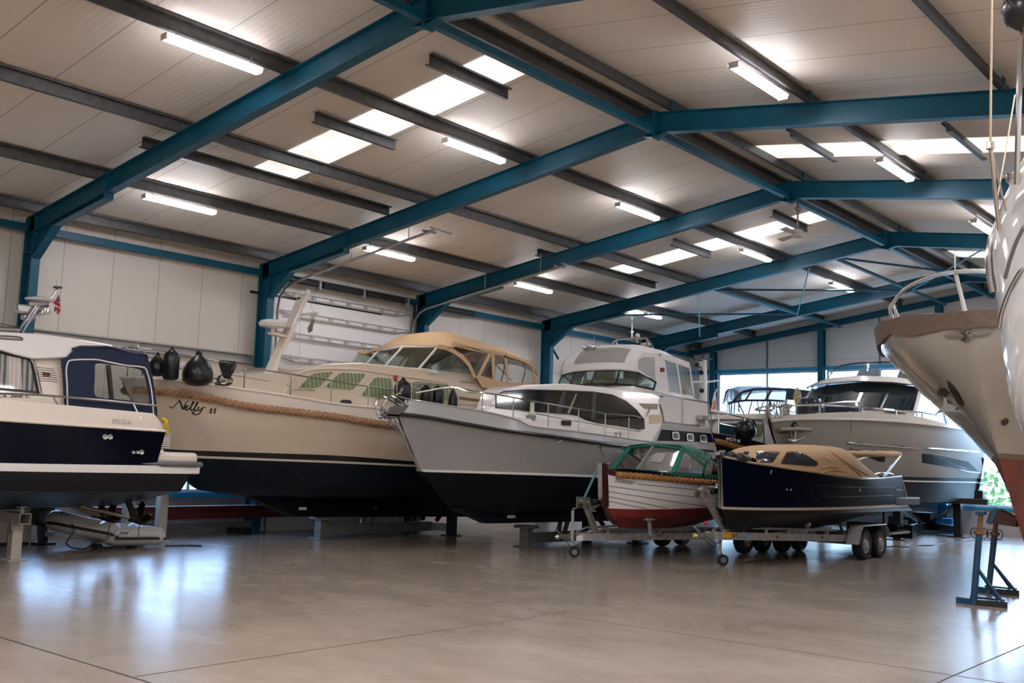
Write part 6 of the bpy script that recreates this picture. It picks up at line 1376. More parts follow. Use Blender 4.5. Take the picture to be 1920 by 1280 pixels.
# ================================================================ dark bulwarked cruiser with number 64270 M
def cruiser_far():
    xc = -14.6
    T = thing('motor_cruiser', 'dark hulled cruiser with white number and navy canopy behind the grey yacht stern', 'boat', (xc, 27, .5))
    hb = mat('blue black hull paint', (.004, .007, .013), .2, spec=.4); w = lambda *p: (list(p), None)
    f1 = plan(24.3, 3.0, 1.55, 31.3, 1.4)
    rows = [([(.02, 24.3, 2.75), (1347, 813), (1370, 817.5), (1398, 822.5), (1435, 831), (1447, 838), (1.5, 29.5, 2.2), (1.35, 31.3, 2.25)], f1),
            ([(.02, 24.4, 2.5), (1347, 828.5), (1370, 835), (1398, 842.5), (1430, 850), (1.55, 29.3, 2.0), (1.38, 31.3, 2.0)], f1),
            w((.02, 24.9, 1.7), (.7, 26, 1.6), (1.4, 28, 1.55), (1.3, 31.2, 1.55)), w((.02, 25.4, 1.1), (.5, 26.5, .95), (1.0, 28.5, .9), (1.0, 31.1, 1.0)), w((0, 25.7, .8), (.06, 26.5, .7), (.08, 28.5, .65), (.08, 31, .8))]
    H, R = hull(xc, rows, [0, 0, 1, 1], 30, 'hull', [hb, bottom_blue], T, deck_mi=0); ht = bvh(H)
    rl = [p + Vector((.05, 0, -.0)) for p in R[1][2:]]; rope(rl, .075, 'rubbing_rope', rope_orange, T, n=5); rope(mirs(rl, xc), .075, 'rubbing_rope', rope_orange, T, n=5)
    text_px(ht, '64270 M', [(1361, 824.5), (1387, 830.5), (1387.5, 823.5), (1361.5, 818)], 0, .03).build('number_lettering', white_paint, T, smooth=0)
    P = (.42, 25.2, 2.5, .38, -.10)
    m = flank(xc, [(1336, 812), (1342, 790), (1344, 783), (1445, 785), (1482, 785), (1482, 842), (1446, 840), (1400, 830), (1345, 820)], P); m.build('cabin', white_gel, T, smooth=35, bevel=.03); tr = bvh(m)
    m = flank(xc, [(1336, 787), (1343, 781), (1372, 775), (1412, 775), (1484, 774), (1484, 785), (1446, 786)], (.50, 25.2, 2.8, .38, -.1)); m.build('cabin_roof', cream_light, T, smooth=35, bevel=.03)
    boat_window(tr, [(1349, 794), (1381, 793.5), (1376, 816), (1345, 811)], T, mat('green tinted glass', (.015, .06, .06), .05, coat=.8), cream_light, .02, 1.08, .1)
    boat_window(tr, [(1401, 794), (1431, 796.5), (1427, 817), (1403, 816)], T, curtain_m, cream_light, .02, 1.10, .1)
    cv = lambda u, v: plane_pt(u, v, xc, (.12, 27.0, 3.6, .36, 0)); cw = lambda u, v: plane_pt(u, v, xc, (.11, 27.0, 3.6, .36, 0)); xs = 0
    # windscreen and navy canopy
    fr = [(1366, 774), (1367, 757), (1373, 754), (1399, 750.5), (1446, 750.5), (1520, 752), (1545, 760), (1548, 776)]
    m = MB(); poly_px([(1366, 775), (1372, 754.5), (1399, 750.5), (1446, 750.5), (1520, 752), (1545, 762), (1546, 775)], 0, .005, m, 0, cw); pair(m, xc, 'side_window', clear, T, smooth=0)
    m = MB(); poly_px([(1372, 754), (1391.6, 735.5), (1415, 729.5), (1440, 729), (1475, 730), (1475, 750), (1399, 750)], 0, .005, m, 0, cw); pair(m, xc, 'canopy_window', mat('blue grey vinyl', (.12, .16, .21), .2, alpha=.62), T, smooth=0)
    m = MB()
    for b_, w_ in (([(1366, 757), (1373, 754), (1399, 750.5), (1446, 750.5), (1472, 752)], .07), ([(1373, 754), (1391.6, 735), (1415, 729.5), (1440, 729), (1480, 729.5), (1510, 733), (1542, 738)], .08), ([(1411, 730), (1397, 752)], .07), ([(1448, 729), (1436, 750)], .09), ([(1477, 730), (1474, 758), (1468, 775)], .13), ([(1385, 755), (1395, 775)], .06), ([(1410, 752), (1404, 775)], .06), ([(1420, 752), (1425, 775)], .05), ([(1432, 752), (1424, 775)], .05), ([(1445, 752), (1440, 775)], .14), ([(1512, 742), (1516, 772)], .16)): strip_px(b_, w_, xs, .012, m, 0, 0, cv)
    poly_px([(1474, 730), (1510, 733), (1544, 739), (1546, 752), (1512, 750), (1478, 750)], xs, .012, m, 0, cv); pair(m, xc, 'canopy_frame', navy_fab, T, smooth=0)
    a = [cw(u, v) for u, v in ((1376, 752), (1391.6, 735.5), (1415, 730), (1445, 729), (1480, 730), (1540, 738))]; crown(xc, a, [.06, .1, .12, .12, .1, .1], 0, None, 10, .02, 3).build('canopy_roof', MATS['blue grey vinyl'], T, smooth=60)
    # signal mast with crosstrees
    q = lambda u, v: PX(u, v, xc)
    m = MB(); m.tube([q(1319, 765), q(1319, 720), q(1318.5, 675)], .10, 10); m.build('mast', white_paint, T)
    m = MB(); m.tube([q(1302, 675), q(1318, 676), q(1335, 672)], .02, 6); m.lathe([(.02, 0), (.05, .02), (.05, .08), (.02, .1)], q(1318, 672), n=10); m.tube([q(1302, 675), q(1302, 665)], .03, 6); m.build('crosstree', blackm, T)
    m = MB(); m.tube([q(1299, 716), q(1330, 715.5), q(1348, 713)], .03, 6); m.tube([q(1326, 714), q(1321, 730)], .03, 6); m.build('boom_rest', white_paint, T)
    m = MB()
    for u, v in ((1315, 698), (1316, 732), (1307, 684)): m.lathe([(.02, -.05), (.07, -.04), (.07, .03), (.02, .05)], q(u, v), (.3, -1, 0), 10)
    m.tube([q(1307, 684), q(1318, 692)], .02, 6); m.tube([q(1316, 732), q(1318, 690)], .012, 5); m.build('deck_lamp', blackm, T)
    def R_(u, v):
        x = xc + .8
        for _ in range(50): q = PX(u, v, x); x = .6 * x + .4 * (xc + max(.15, f1(q.y) - .06))
        return PX(u, v, x)
    m = MB(); m.tube([R_(1333, 770), R_(1361, 775)], .05, 10); m.build('roller_fender', white_paint, T)
    m = MB(); m.tube([R_(u, v) for u, v in ((1336, 771), (1362, 775), (1398, 784), (1425, 789), (1431, 793), (1433, 832))], .022, 6, smooth=3); m.tube([R_(u, v) for u, v in ((1350, 794), (1397, 803), (1432, 811))], .010, 5)
    for u, v0, v1 in ((1347.5, 773, 813), (1396, 784, 822)): m.tube([R_(u, v0), R_(u, v1)], .024, 6)
    m.build('side_rail', steel, T)
    m = MB()
    for k in range(3): m.tube([R_(1411 + k, 786), R_(1414 + k * 2, 800), R_(1411 + k, 812)], .018, 5, smooth=3)
    m.build('line_coil', blackm, T)
    return T
cruiser_far()
q = PX(1396, 807, -13.42); m = MB(); m.lathe([(.02, -.30), (.2, -.22), (.30, -.05), (.30, .1), (.22, .24), (.1, .36), (.06, .42)], q, (.3, .9, -.15), 18); single(m, 'fender', fender_m, 'round black ball fender on the dark cruiser rail beside its white number', 'fender', q, 'boat fenders')
m = MB(); x = -12.4; a = PX(1343, 729, x); b = PX(1331, 770, x); m.tube([PX(1344, 729, x), PX(1340, 740, x), PX(1333, 772, x)], .014, 6)
m.slab([PX(1340, 735, x), PX(1343, 745, x), PX(1344, 768, x), PX(1337, 768, x), PX(1336, 752, x)], (-.01, 0, 0), 1); m.slab([PX(1339, 748, x + .006), PX(1342, 754, x + .006), PX(1342, 766, x + .006), PX(1336.5, 767, x + .006), PX(1336, 754, x + .006)], (.006, 0, 0), 2)
single(m, 'flag', [white_paint, fl_white, fl_or], 'furled orange and white flag on a staff at the grey yacht stern', 'flag', b, smooth=0)
# ================================================================ taupe yacht near the end windows
def yacht_taupe():
    xc = -10.7
    T = thing('motor_yacht', 'taupe hulled motor yacht with wide dark windscreen in front of the end windows', 'boat', (xc, 27, .6))
    tp = mat('taupe hull paint', (.235, .21, .18), .4, var=.02, scale=.5, spec=.25); tl = mat('pale taupe deck', (.52, .48, .43), .25, coat=.4); w = lambda *p: (list(p), None)
    bb = mat('blue lit bottom paint', (.012, .026, .038), .5, var=.4, scale=2, spec=.2)  # blue daylight under the hull is put into this bottom colour
    f1 = plan(21.7, 6.6, 2.1, 31.4, 1.95, 1.6, 1); f2 = plan(22.6, 7, 1.9, 31.4, 1.8, 1.6, 1)
    rows = [([(.02, 21.75, 3.16), (1447, 783.5), (1470, 779), (1510, 776), (1560, 773), (1612, 772), (1660, 775), (1718, 780), (1787, 797), (1830, 806), (2.0, 31.4, 2.7)], f1),
            ([(.02, 21.7, 3.05), (1445, 789.5), (1461, 787.5), (1511, 785.5), (1592, 786), (1649, 788), (1718, 793.5), (1782, 802), (1830, 812), (2.0, 31.4, 2.55)], f1),
            ([(.02, 21.95, 2.5), (1470, 822), (1520, 826), (1590, 830), (1660, 834), (1740, 840), (1807, 845), (1.95, 31.4, 2.2)], plan(21.95, 6.8, 2.06, 31.4, 1.92, 1.6, 1)),
            ([(.02, 22.5, 1.72), (1560, 886), (1620, 890), (1695, 893.5), (1760, 895), (1839, 896.5), (1.85, 31.4, 1.62)], f2),
            ([(.02, 22.6, 1.62), (1560, 892), (1620, 896), (1695, 900), (1760, 901.5), (1839, 903), (1.83, 31.4, 1.52)], plan(22.7, 7, 1.88, 31.4, 1.78, 1.6, 1)),
            ([(.02, 22.64, 1.58), (1560, 894.5), (1620, 898.5), (1695, 902.5), (1760, 904), (1839, 905.5), (1.82, 31.4, 1.48)], plan(22.72, 7, 1.87, 31.4, 1.77, 1.6, 1)),
            w((.02, 22.9, 1.2), (.6, 24, 1.06), (1.2, 26, .98), (1.7, 28.5, .98), (1.72, 31.4, 1.05)), w((.01, 23.4, .85), (.12, 24.5, .64), (.2, 26, .58), (.3, 28.5, .62), (.3, 31.3, .85)), w((0, 23.6, .80), (.04, 24.5, .58), (.05, 26, .54), (.05, 28.5, .58), (.05, 31.3, .82))]
    H, R = hull(xc, rows, [1, 0, 0, 2, 3, 2, 4, 4], 36, 'hull', [tp, tl, black_gel, white_gel, bb], T, deck_mi=1); ht = bvh(H)
    m = MB(); m.slab([(xc + .1, 24, .7), (xc + .1, 25.0, .45), (xc + .1, 28.6, .45), (xc + .1, 29.3, .8)], (-.2, 0, 0)); m.build('keel', mat('lit keel grey', (.16, .19, .22), .5, var=.2), T, smooth=0)  # keel coloured paler than the bottom to look lit
    m = MB(); m.tube([p + Vector((.02, 0, 0)) for p in R[1]], .03, 6); pair(m, xc, 'rubbing_strake', tl, T)
    m = MB(); L = drapes(ht, [(1589, 829.5), (1620, 831.5), (1690, 837), (1750, 841), (1807, 845), (1835, 847)], .012); m.tube(L, .028, 6); pair(m, xc, 'knuckle_strip', chrome, T)
    m = MB(); m.tube(drapes(ht, [(1594, 782), (1595, 800), (1596, 843)], .002), .008, 4); m.build('hull_seam', ink_d, T)
    for pts in ([(1592, 842), (1640, 846), (1660, 856), (1658, 866), (1648, 865)], [(1728, 850), (1745, 851), (1815, 865), (1835, 884), (1729, 867)]): plate(ht, pts, .006, None, .006).build('hull_window', mat('black hull glazing', (.006, .006, .007), .35, spec=.15), T, smooth=0)
    m = MB(); m.tube(drapes(ht, [(1800, 880), (1815, 884), (1838, 886)], .01), .014, 5); m.build('hull_step', white_gel, T)
    # anchor shelf and anchor on the bow
    A = drapes(ht, [(1456, 805.5), (1470, 804.5), (1500, 804.5), (1519, 804.5)], .03); m = MB(); m.tube(A, .045, 8); m.tube([p + Vector((.1, -.06, .01)) for p in A[:3]], .045, 8); m.build('anchor_shelf', tp, T)
    m = MB(); m.tube(drapes(ht, [(1485, 793), (1488, 800), (1484, 822)], .09), .03, 8); L = [p + Vector((.06, -.06, 0)) for p in drapes(ht, [(1466, 817), (1471, 822), (1482, 824), (1494, 821), (1503, 817)], .05)]; m.tube(L, [.014, .03, .035, .03, .014], 8); m.tube([p + Vector((.08, -.06, 0)) for p in drapes(ht, [(1474, 808), (1476, 820)], .05)], .03, 8); m.build('anchor', chrome, T)
    ring_on(ht, 1489, 797, .09, 'hawse_hole', blackm, T)
    # deckhouse: raked band of dark glass under an overhanging roof
    yf = PX(1541, 755, xc + 1.55).y
    def pt(b, y, z): return Vector((xc + b, y, z))
    P = (1.62, 25, 3.2, .0, -.16)
    g = [plane_pt(u, v, xc, P) for u, v in ((1716, 772), (1728, 726), (1850, 730), (1850, 800))]
    # the windscreen runs across the boat: near corner at u 1716, far corner at u 1541
    nb, ntp = plane_pt(1716, 773, xc, P), plane_pt(1728, 726, xc, P); fb, ft = mir(nb, xc), mir(ntp, xc)
    cb = Vector((xc, nb.y - .75, nb.z + .03)); ctp = Vector((xc, ntp.y - .6, ntp.z + .12))
    rb = [fb, Vector((xc - .9, nb.y - .5, nb.z + .02)), cb, Vector((xc + .9, nb.y - .5, nb.z + .02)), nb]; rt = [ft, Vector((xc - .9, ntp.y - .42, ntp.z + .08)), ctp, Vector((xc + .9, ntp.y - .42, ntp.z + .08)), ntp]
    m = MB(); m.grid([rb, rt]); m.grid([[p + Vector((0, .02, 0)) for p in rb], [p + Vector((0, .02, 0)) for p in rt]]); m.build('windscreen', mat('dark windscreen', (.008, .016, .020), .03, coat=1.0), T, smooth=50)
    m = MB(); m.bar(rb[1], rt[1], .05, .03); m.build('windscreen_mullion', black_trim, T, smooth=0); m = MB(); m.bar(rb[3], rt[3], .05, .03); m.build('windscreen_mullion', black_trim, T, smooth=0)
    m = MB(); m.bar(fb, ft, .09, .07); m.build('corner_pillar', white_gel, T, smooth=0); m = MB(); m.bar(nb, ntp, .09, .07); m.build('corner_pillar', white_gel, T, smooth=0)
    m = MB(); q = [nb + Vector((.0, .05, -.25)), ntp, ntp + Vector((0, 4.4, -.02)), nb + Vector((0, 4.6, -.3))]; m.slab(q, (-.03, 0, 0)); pair(m, xc, 'side_window', dark_glass, T, smooth=0)
    # coach roof under the glass
    ub = [p + Vector((0, -.25, -.42)) for p in rb]; m = MB(); m.grid([rb, ub]); m.grid([[fb + Vector((0, 5, -.05)), fb, ub[0], ub[0] + Vector((0, 5, 0))]][:1] + [[fb + Vector((0, 5, -.4)), fb + Vector((0, .0, -.3)), ub[0] + Vector((0, 0, -.3)), ub[0] + Vector((0, 5, -.3))]]); m.build('coachroof_front', tl, T, smooth=40)
    trk = [(-.55, 24.3, 2.95), (.55, 24.3, 2.95), (1.25, nb.y + .3, 2.95), (-1.25, nb.y + .3, 2.95)]; m = MB(); m.slab([Vector((xc + a, b, c - .3)) for a, b, c in trk], (0, 0, .45)); m.build('foredeck_trunk', tl, T, bevel=.1, bseg=3)
    # roof slab with overhang
    ov = .28; rr = [p + Vector(((p.x - xc) * .10, -ov, .02)) for p in rt]; L0 = rr + [rr[-1] + Vector((0, 5.2, -.02)), rr[0] + Vector((0, 5.2, -.02))]
    m = MB(); up = [p + Vector((-(p.x - xc) * .14, .22 if i < 5 else 0, .17)) for i, p in enumerate(L0)]; m.add(L0, [tuple(range(len(L0)))]); m.add(up, [tuple(range(len(L0)))[::-1]])
    for i in range(len(L0)): j = (i + 1) % len(L0); m.add([L0[i], L0[j], up[j], up[i]], [(0, 1, 2, 3)])
    m.build('roof', white_gel, T, smooth=30, bevel=.03)
    # flying bridge screen and seats
    zt = up[2].z; s0 = up[2].y + .55; m = MB()
    fr = [pt(-1.25, s0 + 1.2, zt - .05), pt(-1.2, s0 + .7, zt + .25), pt(-.7, s0 + .25, zt + .36), pt(0, s0 + .1, zt + .40), pt(.7, s0 + .25, zt + .40), pt(1.15, s0 + .7, zt + .42), pt(1.2, s0 + 1.3, zt + .40)]
    m.tube(fr, .022, 6, smooth=2); m.tube([fr[1], pt(-1.25, s0 + .5, zt - .1)], .022, 6); m.bar(fr[5], pt(1.1, s0 + .4, zt - .1), .06, .04); m.build('bridge_screen_frame', mat('dark screen frame', (.012, .02, .04), .3), T)
    m = MB(); m.grid([fr, [pt(p.x - xc, p.y - .3 if 0 < i < 6 else p.y, zt - .05) for i, p in enumerate(fr)]]); m.build('bridge_screen', clear, T)
    for x, w_ in ((-.35, .75), (.75, .55)):
        m = MB(); m.slab([pt(x - w_ / 2, s0 + 1.0, zt - .02), pt(x + w_ / 2, s0 + 1.0, zt - .02), pt(x + w_ * .42, s0 + 1.1, zt + .34), pt(x - w_ * .28, s0 + 1.1, zt + .34)], (0, .16, 0)); m.build('bridge_seat', mat('slate seat cover', (.13, .15, .17), .7), T, bevel=.05)
    # bow rail
    def rr_(u, v):
        x = xc + 1
        for _ in range(50): q = PX(u, v, x); x = .6 * x + .4 * (xc + max(.2, f1(q.y) - .2))
        return PX(u, v, x)
    top = [rr_(u, v) for u, v in ((1446, 768), (1455, 764), (1466, 761.5), (1489, 760), (1537, 759), (1615, 763.5), (1680, 768), (1727, 773), (1764, 780))]
    m = MB(); m.tube([Vector((xc, 21.95, top[0].z))] + top, .024, 6, smooth=2); pair(m, xc, 'bow_rail', steel, T)
    m = MB(); m.tube([rr_(u, v) for u, v in ((1541, 764), (1545, 757), (1580, 753.5), (1603, 753), (1610, 757), (1612, 778))], .02, 6, smooth=3); m.build('inner_rail', steel, T)
    for u, v0, v1 in ((1466, 761.5, 780), (1536.5, 759, 776), (1616, 763.5, 778), (1680, 768, 783), (1729, 773, 788)): a = rr_(u, v0); b = Vector((a.x, a.y, rr_(u, v1).z)); m = MB(); m.tube([a, b], .02, 6); pair(m, xc, 'stanchion', steel, T)
    q = rr_(1497, 772); q.x -= .3; m = MB(); m.lathe([(.12, -.2), (.13, -.1), (.08, -.05), (.09, .08), (.14, .12), (.13, .18), (.03, .2)], q, n=16); m.build('windlass', chrome, T)
    m = MB()
    for k in range(6): m.tube([q + Vector((.1, -.3 - .14 * k, .05)), q + Vector((.15, -.35 - .15 * k, .25 - .02 * k)), q + Vector((.2, -.2 - .15 * k, -.18))], .014, 5, smooth=3)
    m.build('bow_lines', mat('grey white line', (.45, .44, .42), .7), T)
    m = MB(); q2 = rr_(1602, 774); m.tube([q2 + Vector((0, -.3, 0)), q2 + Vector((0, .3, 0))], .025, 6); m.box(q2 + Vector((0, 0, -.05)), (.06, .2, .08)); m.build('deck_cleat', chrome, T)
    m = MB(); a, b = plane_pt(1657, 768, xc, (1.45, 25, 3.2, 0, 0)), plane_pt(1712, 774, xc, (1.45, 25, 3.2, 0, 0)); m.slab([a, b, b + Vector((-.4, 0, .03)), a + Vector((-.4, 0, .03))], (0, 0, .04)); m.build('deck_hatch', white_gel, T, smooth=0)
    return T, H
YT, HT = yacht_taupe()
q = PX(1519, 763, -10.62); m = MB(); m.lathe([(.05, 0), (.31, .03), (.35, .15), (.35, .36), (.30, .46), (.08, .5)], q + Vector((0, 0, -.26)), n=18); single(m, 'fender', fender_blue, 'big dark drum shaped fender on the taupe yacht foredeck right of the windlass', 'fender', q, 'boat fenders')
q = PX(1572, 768, -10.5); m = MB(); m.slab([q + Vector((-.5, -.3, -.1)), q + Vector((.5, -.3, -.1)), q + Vector((.5, .3, -.1)), q + Vector((-.4, .3, -.1))], (0, 0, .2)); single(m, 'hatch_cover', navy_fab, 'dark padded cover on the taupe yacht foredeck behind the rail', 'cover', q, bevel=.06, bseg=3)
m = MB(); q = PX(1494, 757, -10.55); t = PX(1495, 727, -10.55)
for k in range(3): m.tube([q + Vector((.02 * k - .02, 0, 0)), q.lerp(t, .5) + Vector((.05 * k - .05, .02, 0)), t], [.03, .05, .045, .02], 6, smooth=3)
m.tube([q + Vector((0, 0, -.2)), t + Vector((0, 0, .12))], .012, 5); single(m, 'flag', mat('faded yellow flag', (.38, .33, .18), .8, var=.5, scale=14), 'furled faded yellow flag standing on the taupe yacht bow', 'flag', q)
# cradle under the taupe yacht
t = thing('boat_cradle', 'black steel cradle with diagonal braces under the taupe yacht', 'boat stand', (-10.7, 29, 0)); cb_ = blackm
pa, pb_ = PZ(1797, 1007), PZ(1684, 1012); ap = Vector((-10.9, 30.6, 0)); ap = PZ(1738, 997)
for p, nm in ((pa, 0), (pb_, 1)):
    m = MB(); h = 1.05 if nm == 0 else .95; m.box((p.x, p.y, h / 2), (.2, .2, h)); m.box((p.x, p.y, .012), (.5, .4, .024)); m.build('side_post', cb_, t, smooth=0)
    m = MB(); m.bar((p.x, p.y, .2), (ap.x, ap.y, .2), .16, .2); m.build('base_beam', cb_, t, smooth=0)
    m = MB(); m.bar((p.x, p.y, h - .1), Vector((p.x, p.y, 0)).lerp(Vector((ap.x, ap.y, 0)), .8) + Vector((0, 0, .3)), .09, .09); m.build('brace', cb_, t, smooth=0)
m = MB(); m.bar((pa.x - .3, pa.y - .3, 1.0), (pa.x + .75, pa.y + .1, 1.0), .16, .16); m.box((pa.x + .55, pa.y + .1, 1.15), (.22, .22, .3)); m.box((pa.x - .15, pa.y - .1, 1.14), (.5, .3, .14)); m.build('hull_pad', cb_, t, smooth=0, bevel=.02)
m = MB(); m.box((ap.x, ap.y - .2, .33), (.5, .5, .5)); m.build('keel_block', cb_, t, smooth=0)
q = PZ(1778, 990); q = PY(1778, 985, 31.9); m = MB(); m.box((q.x, 31.6, .22), (.5, .35, .44)); single(m, 'storage_box', mat('bright blue plastic', (.01, .22, .48), .4), 'bright blue box on the floor by the end wall behind the cradle', 'box', (q.x, 31.6, 0), smooth=0, bevel=.02)
q = PY(1715, 985, 31.6); m = MB(); q.x -= .45; m.box((q.x, 31.75, .2), (.7, .25, .4)); m.box((q.x + .15, 31.62, .22), (.2, .02, .2), 1); single(m, 'tool_crate', [blackm, white_paint], 'low dark crate on the floor by the end wall left of the blue box', 'box', (q.x, 31.75, 0), smooth=0)
# ================================================================ bluff bowed steel ship with red bottom
def ship_red():
    xc = -3.8
    T = thing('steel_ship', 'pale steel ship with bluff bow, red bottom, canvas covered bow and hanging anchor', 'boat', (xc, 17, 1))
    pale = mat('pale cream steel paint', (.38, .345, .30), .22, coat=.5, var=.03, scale=.8); red = mat('brick red antifouling', (.17, .032, .018), .5, var=.3, scale=2.5); brn = mat('brown boot stripe', (.16, .115, .08), .5)
    w = lambda *p: (list(p), None)
    rows = [w((.0, 13.0, 3.62), (.75, 13.18, 3.64), (1.35, 13.9, 3.66), (1.85, 15.2, 3.66), (2.12, 16.9, 3.62), (2.2, 19, 3.52), (2.1, 24, 3.5)),
            w((.0, 13.02, 3.40), (.74, 13.22, 3.42), (1.33, 13.95, 3.44), (1.82, 15.2, 3.44), (2.08, 16.9, 3.40), (2.18, 19, 3.30), (2.1, 24, 3.3)),
            w((.0, 13.28, 3.0), (.48, 13.55, 3.0), (.98, 14.4, 2.98), (1.48, 15.7, 2.95), (1.82, 17.3, 2.9), (2.0, 19.5, 2.85), (2.0, 24, 2.85)),
            w((.0, 13.72, 2.5), (.26, 14.05, 2.5), (.60, 14.9, 2.48), (1.05, 16.2, 2.45), (1.5, 18, 2.42), (1.8, 20, 2.4), (1.85, 24, 2.4)),
            w((.0, 14.22, 2.0), (.10, 14.5, 2.0), (.34, 15.3, 1.98), (.75, 16.7, 1.97), (1.2, 18.4, 1.95), (1.55, 20.3, 1.95), (1.7, 24, 1.95)),
            w((.0, 14.28, 1.93), (.09, 14.55, 1.93), (.32, 15.35, 1.91), (.72, 16.75, 1.90), (1.16, 18.5, 1.88), (1.5, 20.3, 1.88), (1.66, 24, 1.88)),
            w((.0, 14.98, 1.2), (.05, 15.2, 1.2), (.18, 15.9, 1.18), (.5, 17.2, 1.1), (.9, 19, 1.05), (1.2, 20.8, 1.05), (1.4, 24, 1.1)),
            w((.0, 15.35, .86), (.03, 15.5, .84), (.08, 16.0, .8), (.2, 17.4, .76), (.35, 19, .74), (.45, 21, .74), (.5, 24, .8)),
            w((.0, 15.5, .76), (.02, 15.6, .74), (.03, 16.1, .7), (.05, 17.4, .66), (.06, 19, .64), (.06, 21, .64), (.06, 24, .7))]
    H, R = hull(xc, rows, [0, 0, 0, 0, 1, 2, 2, 2], 44, 'hull', [pale, brn, red], T, sharp=55); ht = bvh(H)
    # canvas over the bulwark
    cv = mat('brown canvas', (.125, .085, .06), .8, bump=.4, scale=16, var=.15)
    o0 = [p + Vector(((p.x - xc) * .035, -.05, .06 + .012 * math.sin(i * 1.7))) for i, p in enumerate(R[0][:34])]; o1 = [p + Vector(((p.x - xc) * .035, -.05 - .01 * math.sin(i * 1.3), .05 + .03 * math.sin(i * 1.1))) for i, p in enumerate(R[1][:34])]
    i0 = [p + Vector((-min(.5, (p.x - xc) * .5), .25, .10)) for p in R[0][:34]]
    m = MB(); m.grid([i0, o0, o1, [p + Vector((-(p.x - xc) * .02, .03, .0)) for p in o1]]); m.grid([mirs(r, xc) for r in ([i0, o0, o1, [p + Vector((-(p.x - xc) * .02, .03, .0)) for p in o1]])]); m.grid([i0, mirs(i0, xc)]); m.build('bow_canvas', cv, T, smooth=50)
    m = MB(); L = [p + Vector(((p.x - xc) * .03, -.02, 0)) for p in R[2][4:40]]; L = [R[1][k].lerp(R[2][k], min(1, max(0, (k - 14) / 6)) * .0) + Vector((0, 0, 0)) for k in range(6, 40)]
    m.tube(drapes(ht, [(1697, 682), (1712, 697), (1728, 712), (1745, 728), (1760, 742), (1775, 757)], .012), [.008, .014, .018, .018, .014, .008], 8); m.build('bow_strake', pale, T)
    m = MB(); m.tube([PX(1700, 646, xc - 1.85), PX(1704, 643, xc - 1.8)], .035, 8); m.build('fairlead', steel, T)
    # winged ornament under the canvas
    orn = mat('carved ornament', (.23, .20, .17), .5, bump=.5, scale=30)
    m = plate(ht, [(1768, 628), (1786, 622), (1800, 620), (1806, 634), (1790, 633), (1776, 634)], .012, None, .02); m.build('ornament_wing', orn, T, smooth=0)
    m = plate(ht, [(1818, 620), (1840, 618), (1866, 616), (1862, 624), (1846, 630), (1824, 633)], .012, None, .02); m.build('ornament_wing', orn, T, smooth=0)
    c = [(1812 + 11 * math.cos(a * .4), 628 + 10 * math.sin(a * .4)) for a in range(16)]; m = plate(ht, c, .03, None, .03); o = m.build('ornament_crest', orn, T, smooth=0)
    m = MB()
    for a in ([(1804, 622), (1820, 635)], [(1820, 622), (1805, 635)], [(1812, 619), (1812, 637)]): m.tube(drapes(ht, a, .04), .010, 5)
    m.build('crest_relief', mat('dark relief', (.05, .045, .04), .5), o)
    # anchor recess, anchor
    for pts in ([(1757, 733), (1762, 726), (1772, 727), (1779, 737), (1774, 744), (1760, 740)], [(1776, 713), (1786, 722), (1795, 735), (1804, 752), (1806, 760), (1797, 757), (1789, 745), (1780, 728)]): plate(ht, pts, .008, None, .006).build('hawse_recess', blackm, T, smooth=0)
    ap = lambda u, v: PY(u, v, 14.55)
    m = MB(); m.slab([ap(u, v) for u, v in ((1769, 707), (1775, 709), (1787, 733), (1799, 760), (1789, 761), (1777, 736))], (0, .05, 0)); m.build('anchor_shank', pale, T, smooth=0, bevel=.008)
    gv = mat('galvanised anchor', (.34, .33, .31), .35, .7)
    m = MB(); m.tube([ap(u, v) for u, v in ((1754, 777), (1764, 768), (1776, 762), (1788, 762), (1800, 763), (1812, 757))], [.008, .02, .03, .03, .02, .008], 8, smooth=2); m.slab([ap(u, v) for u, v in ((1771, 742), (1776, 742), (1779, 762), (1770, 762))], (0, -.04, 0)); m.slab([ap(u, v) for u, v in ((1757, 775), (1777, 756), (1797, 762), (1790, 770), (1772, 772))], (0, -.05, 0)); m.build('anchor', gv, T, smooth=30)
    ring_on(ht, 1884, 790, .05, 'skin_fitting', blackm, T)
    # bow rail
    xs = [(1696, 632, -5.72), (1688, 620, -5.78), (1675, 600, -5.85), (1669, 581, -5.85), (1675, 567, -5.78), (1698, 541, -5.5), (1741, 520, -4.9), (1783, 510.5, -4.3), (1823, 508, -3.6), (1860, 510, -3.0), (1900, 514, -2.4)]
    m = MB(); m.tube([PX(*q) for q in xs], .03, 8, smooth=4); m.build('bow_rail', mat('weathered white rail', (.60, .56, .52), .3, .3), T)
    for a, b in (((1674, 571, -5.8), (1694, 633, -5.6)), ((1676, 571, -5.8), (1699, 631, -5.5)), ((1791, 509.5, -4.15), (1813, 597, -3.9)), ((1880, 512, -2.7), (1885, 600, -2.6))): m = MB(); m.tube([PX(*a), PX(*b)], .018 if a[0] < 1700 else .028, 6); m.build('rail_support', MATS['weathered white rail'], T)
    m = MB(); m.tube([PX(1791, 509, -4.15), PX(1790.5, 470, -4.15)], .008, 5); m.build('aerial', steel, T)
    m = MB(); q = PX(1796, 597, -4.0); m.lathe([(.10, -.14), (.06, -.12), (.06, .02), (.11, .03), (.12, .06), (.04, .09)], q, n=14); m.build('mushroom_vent', white_paint, T)
    return T
ship_red()
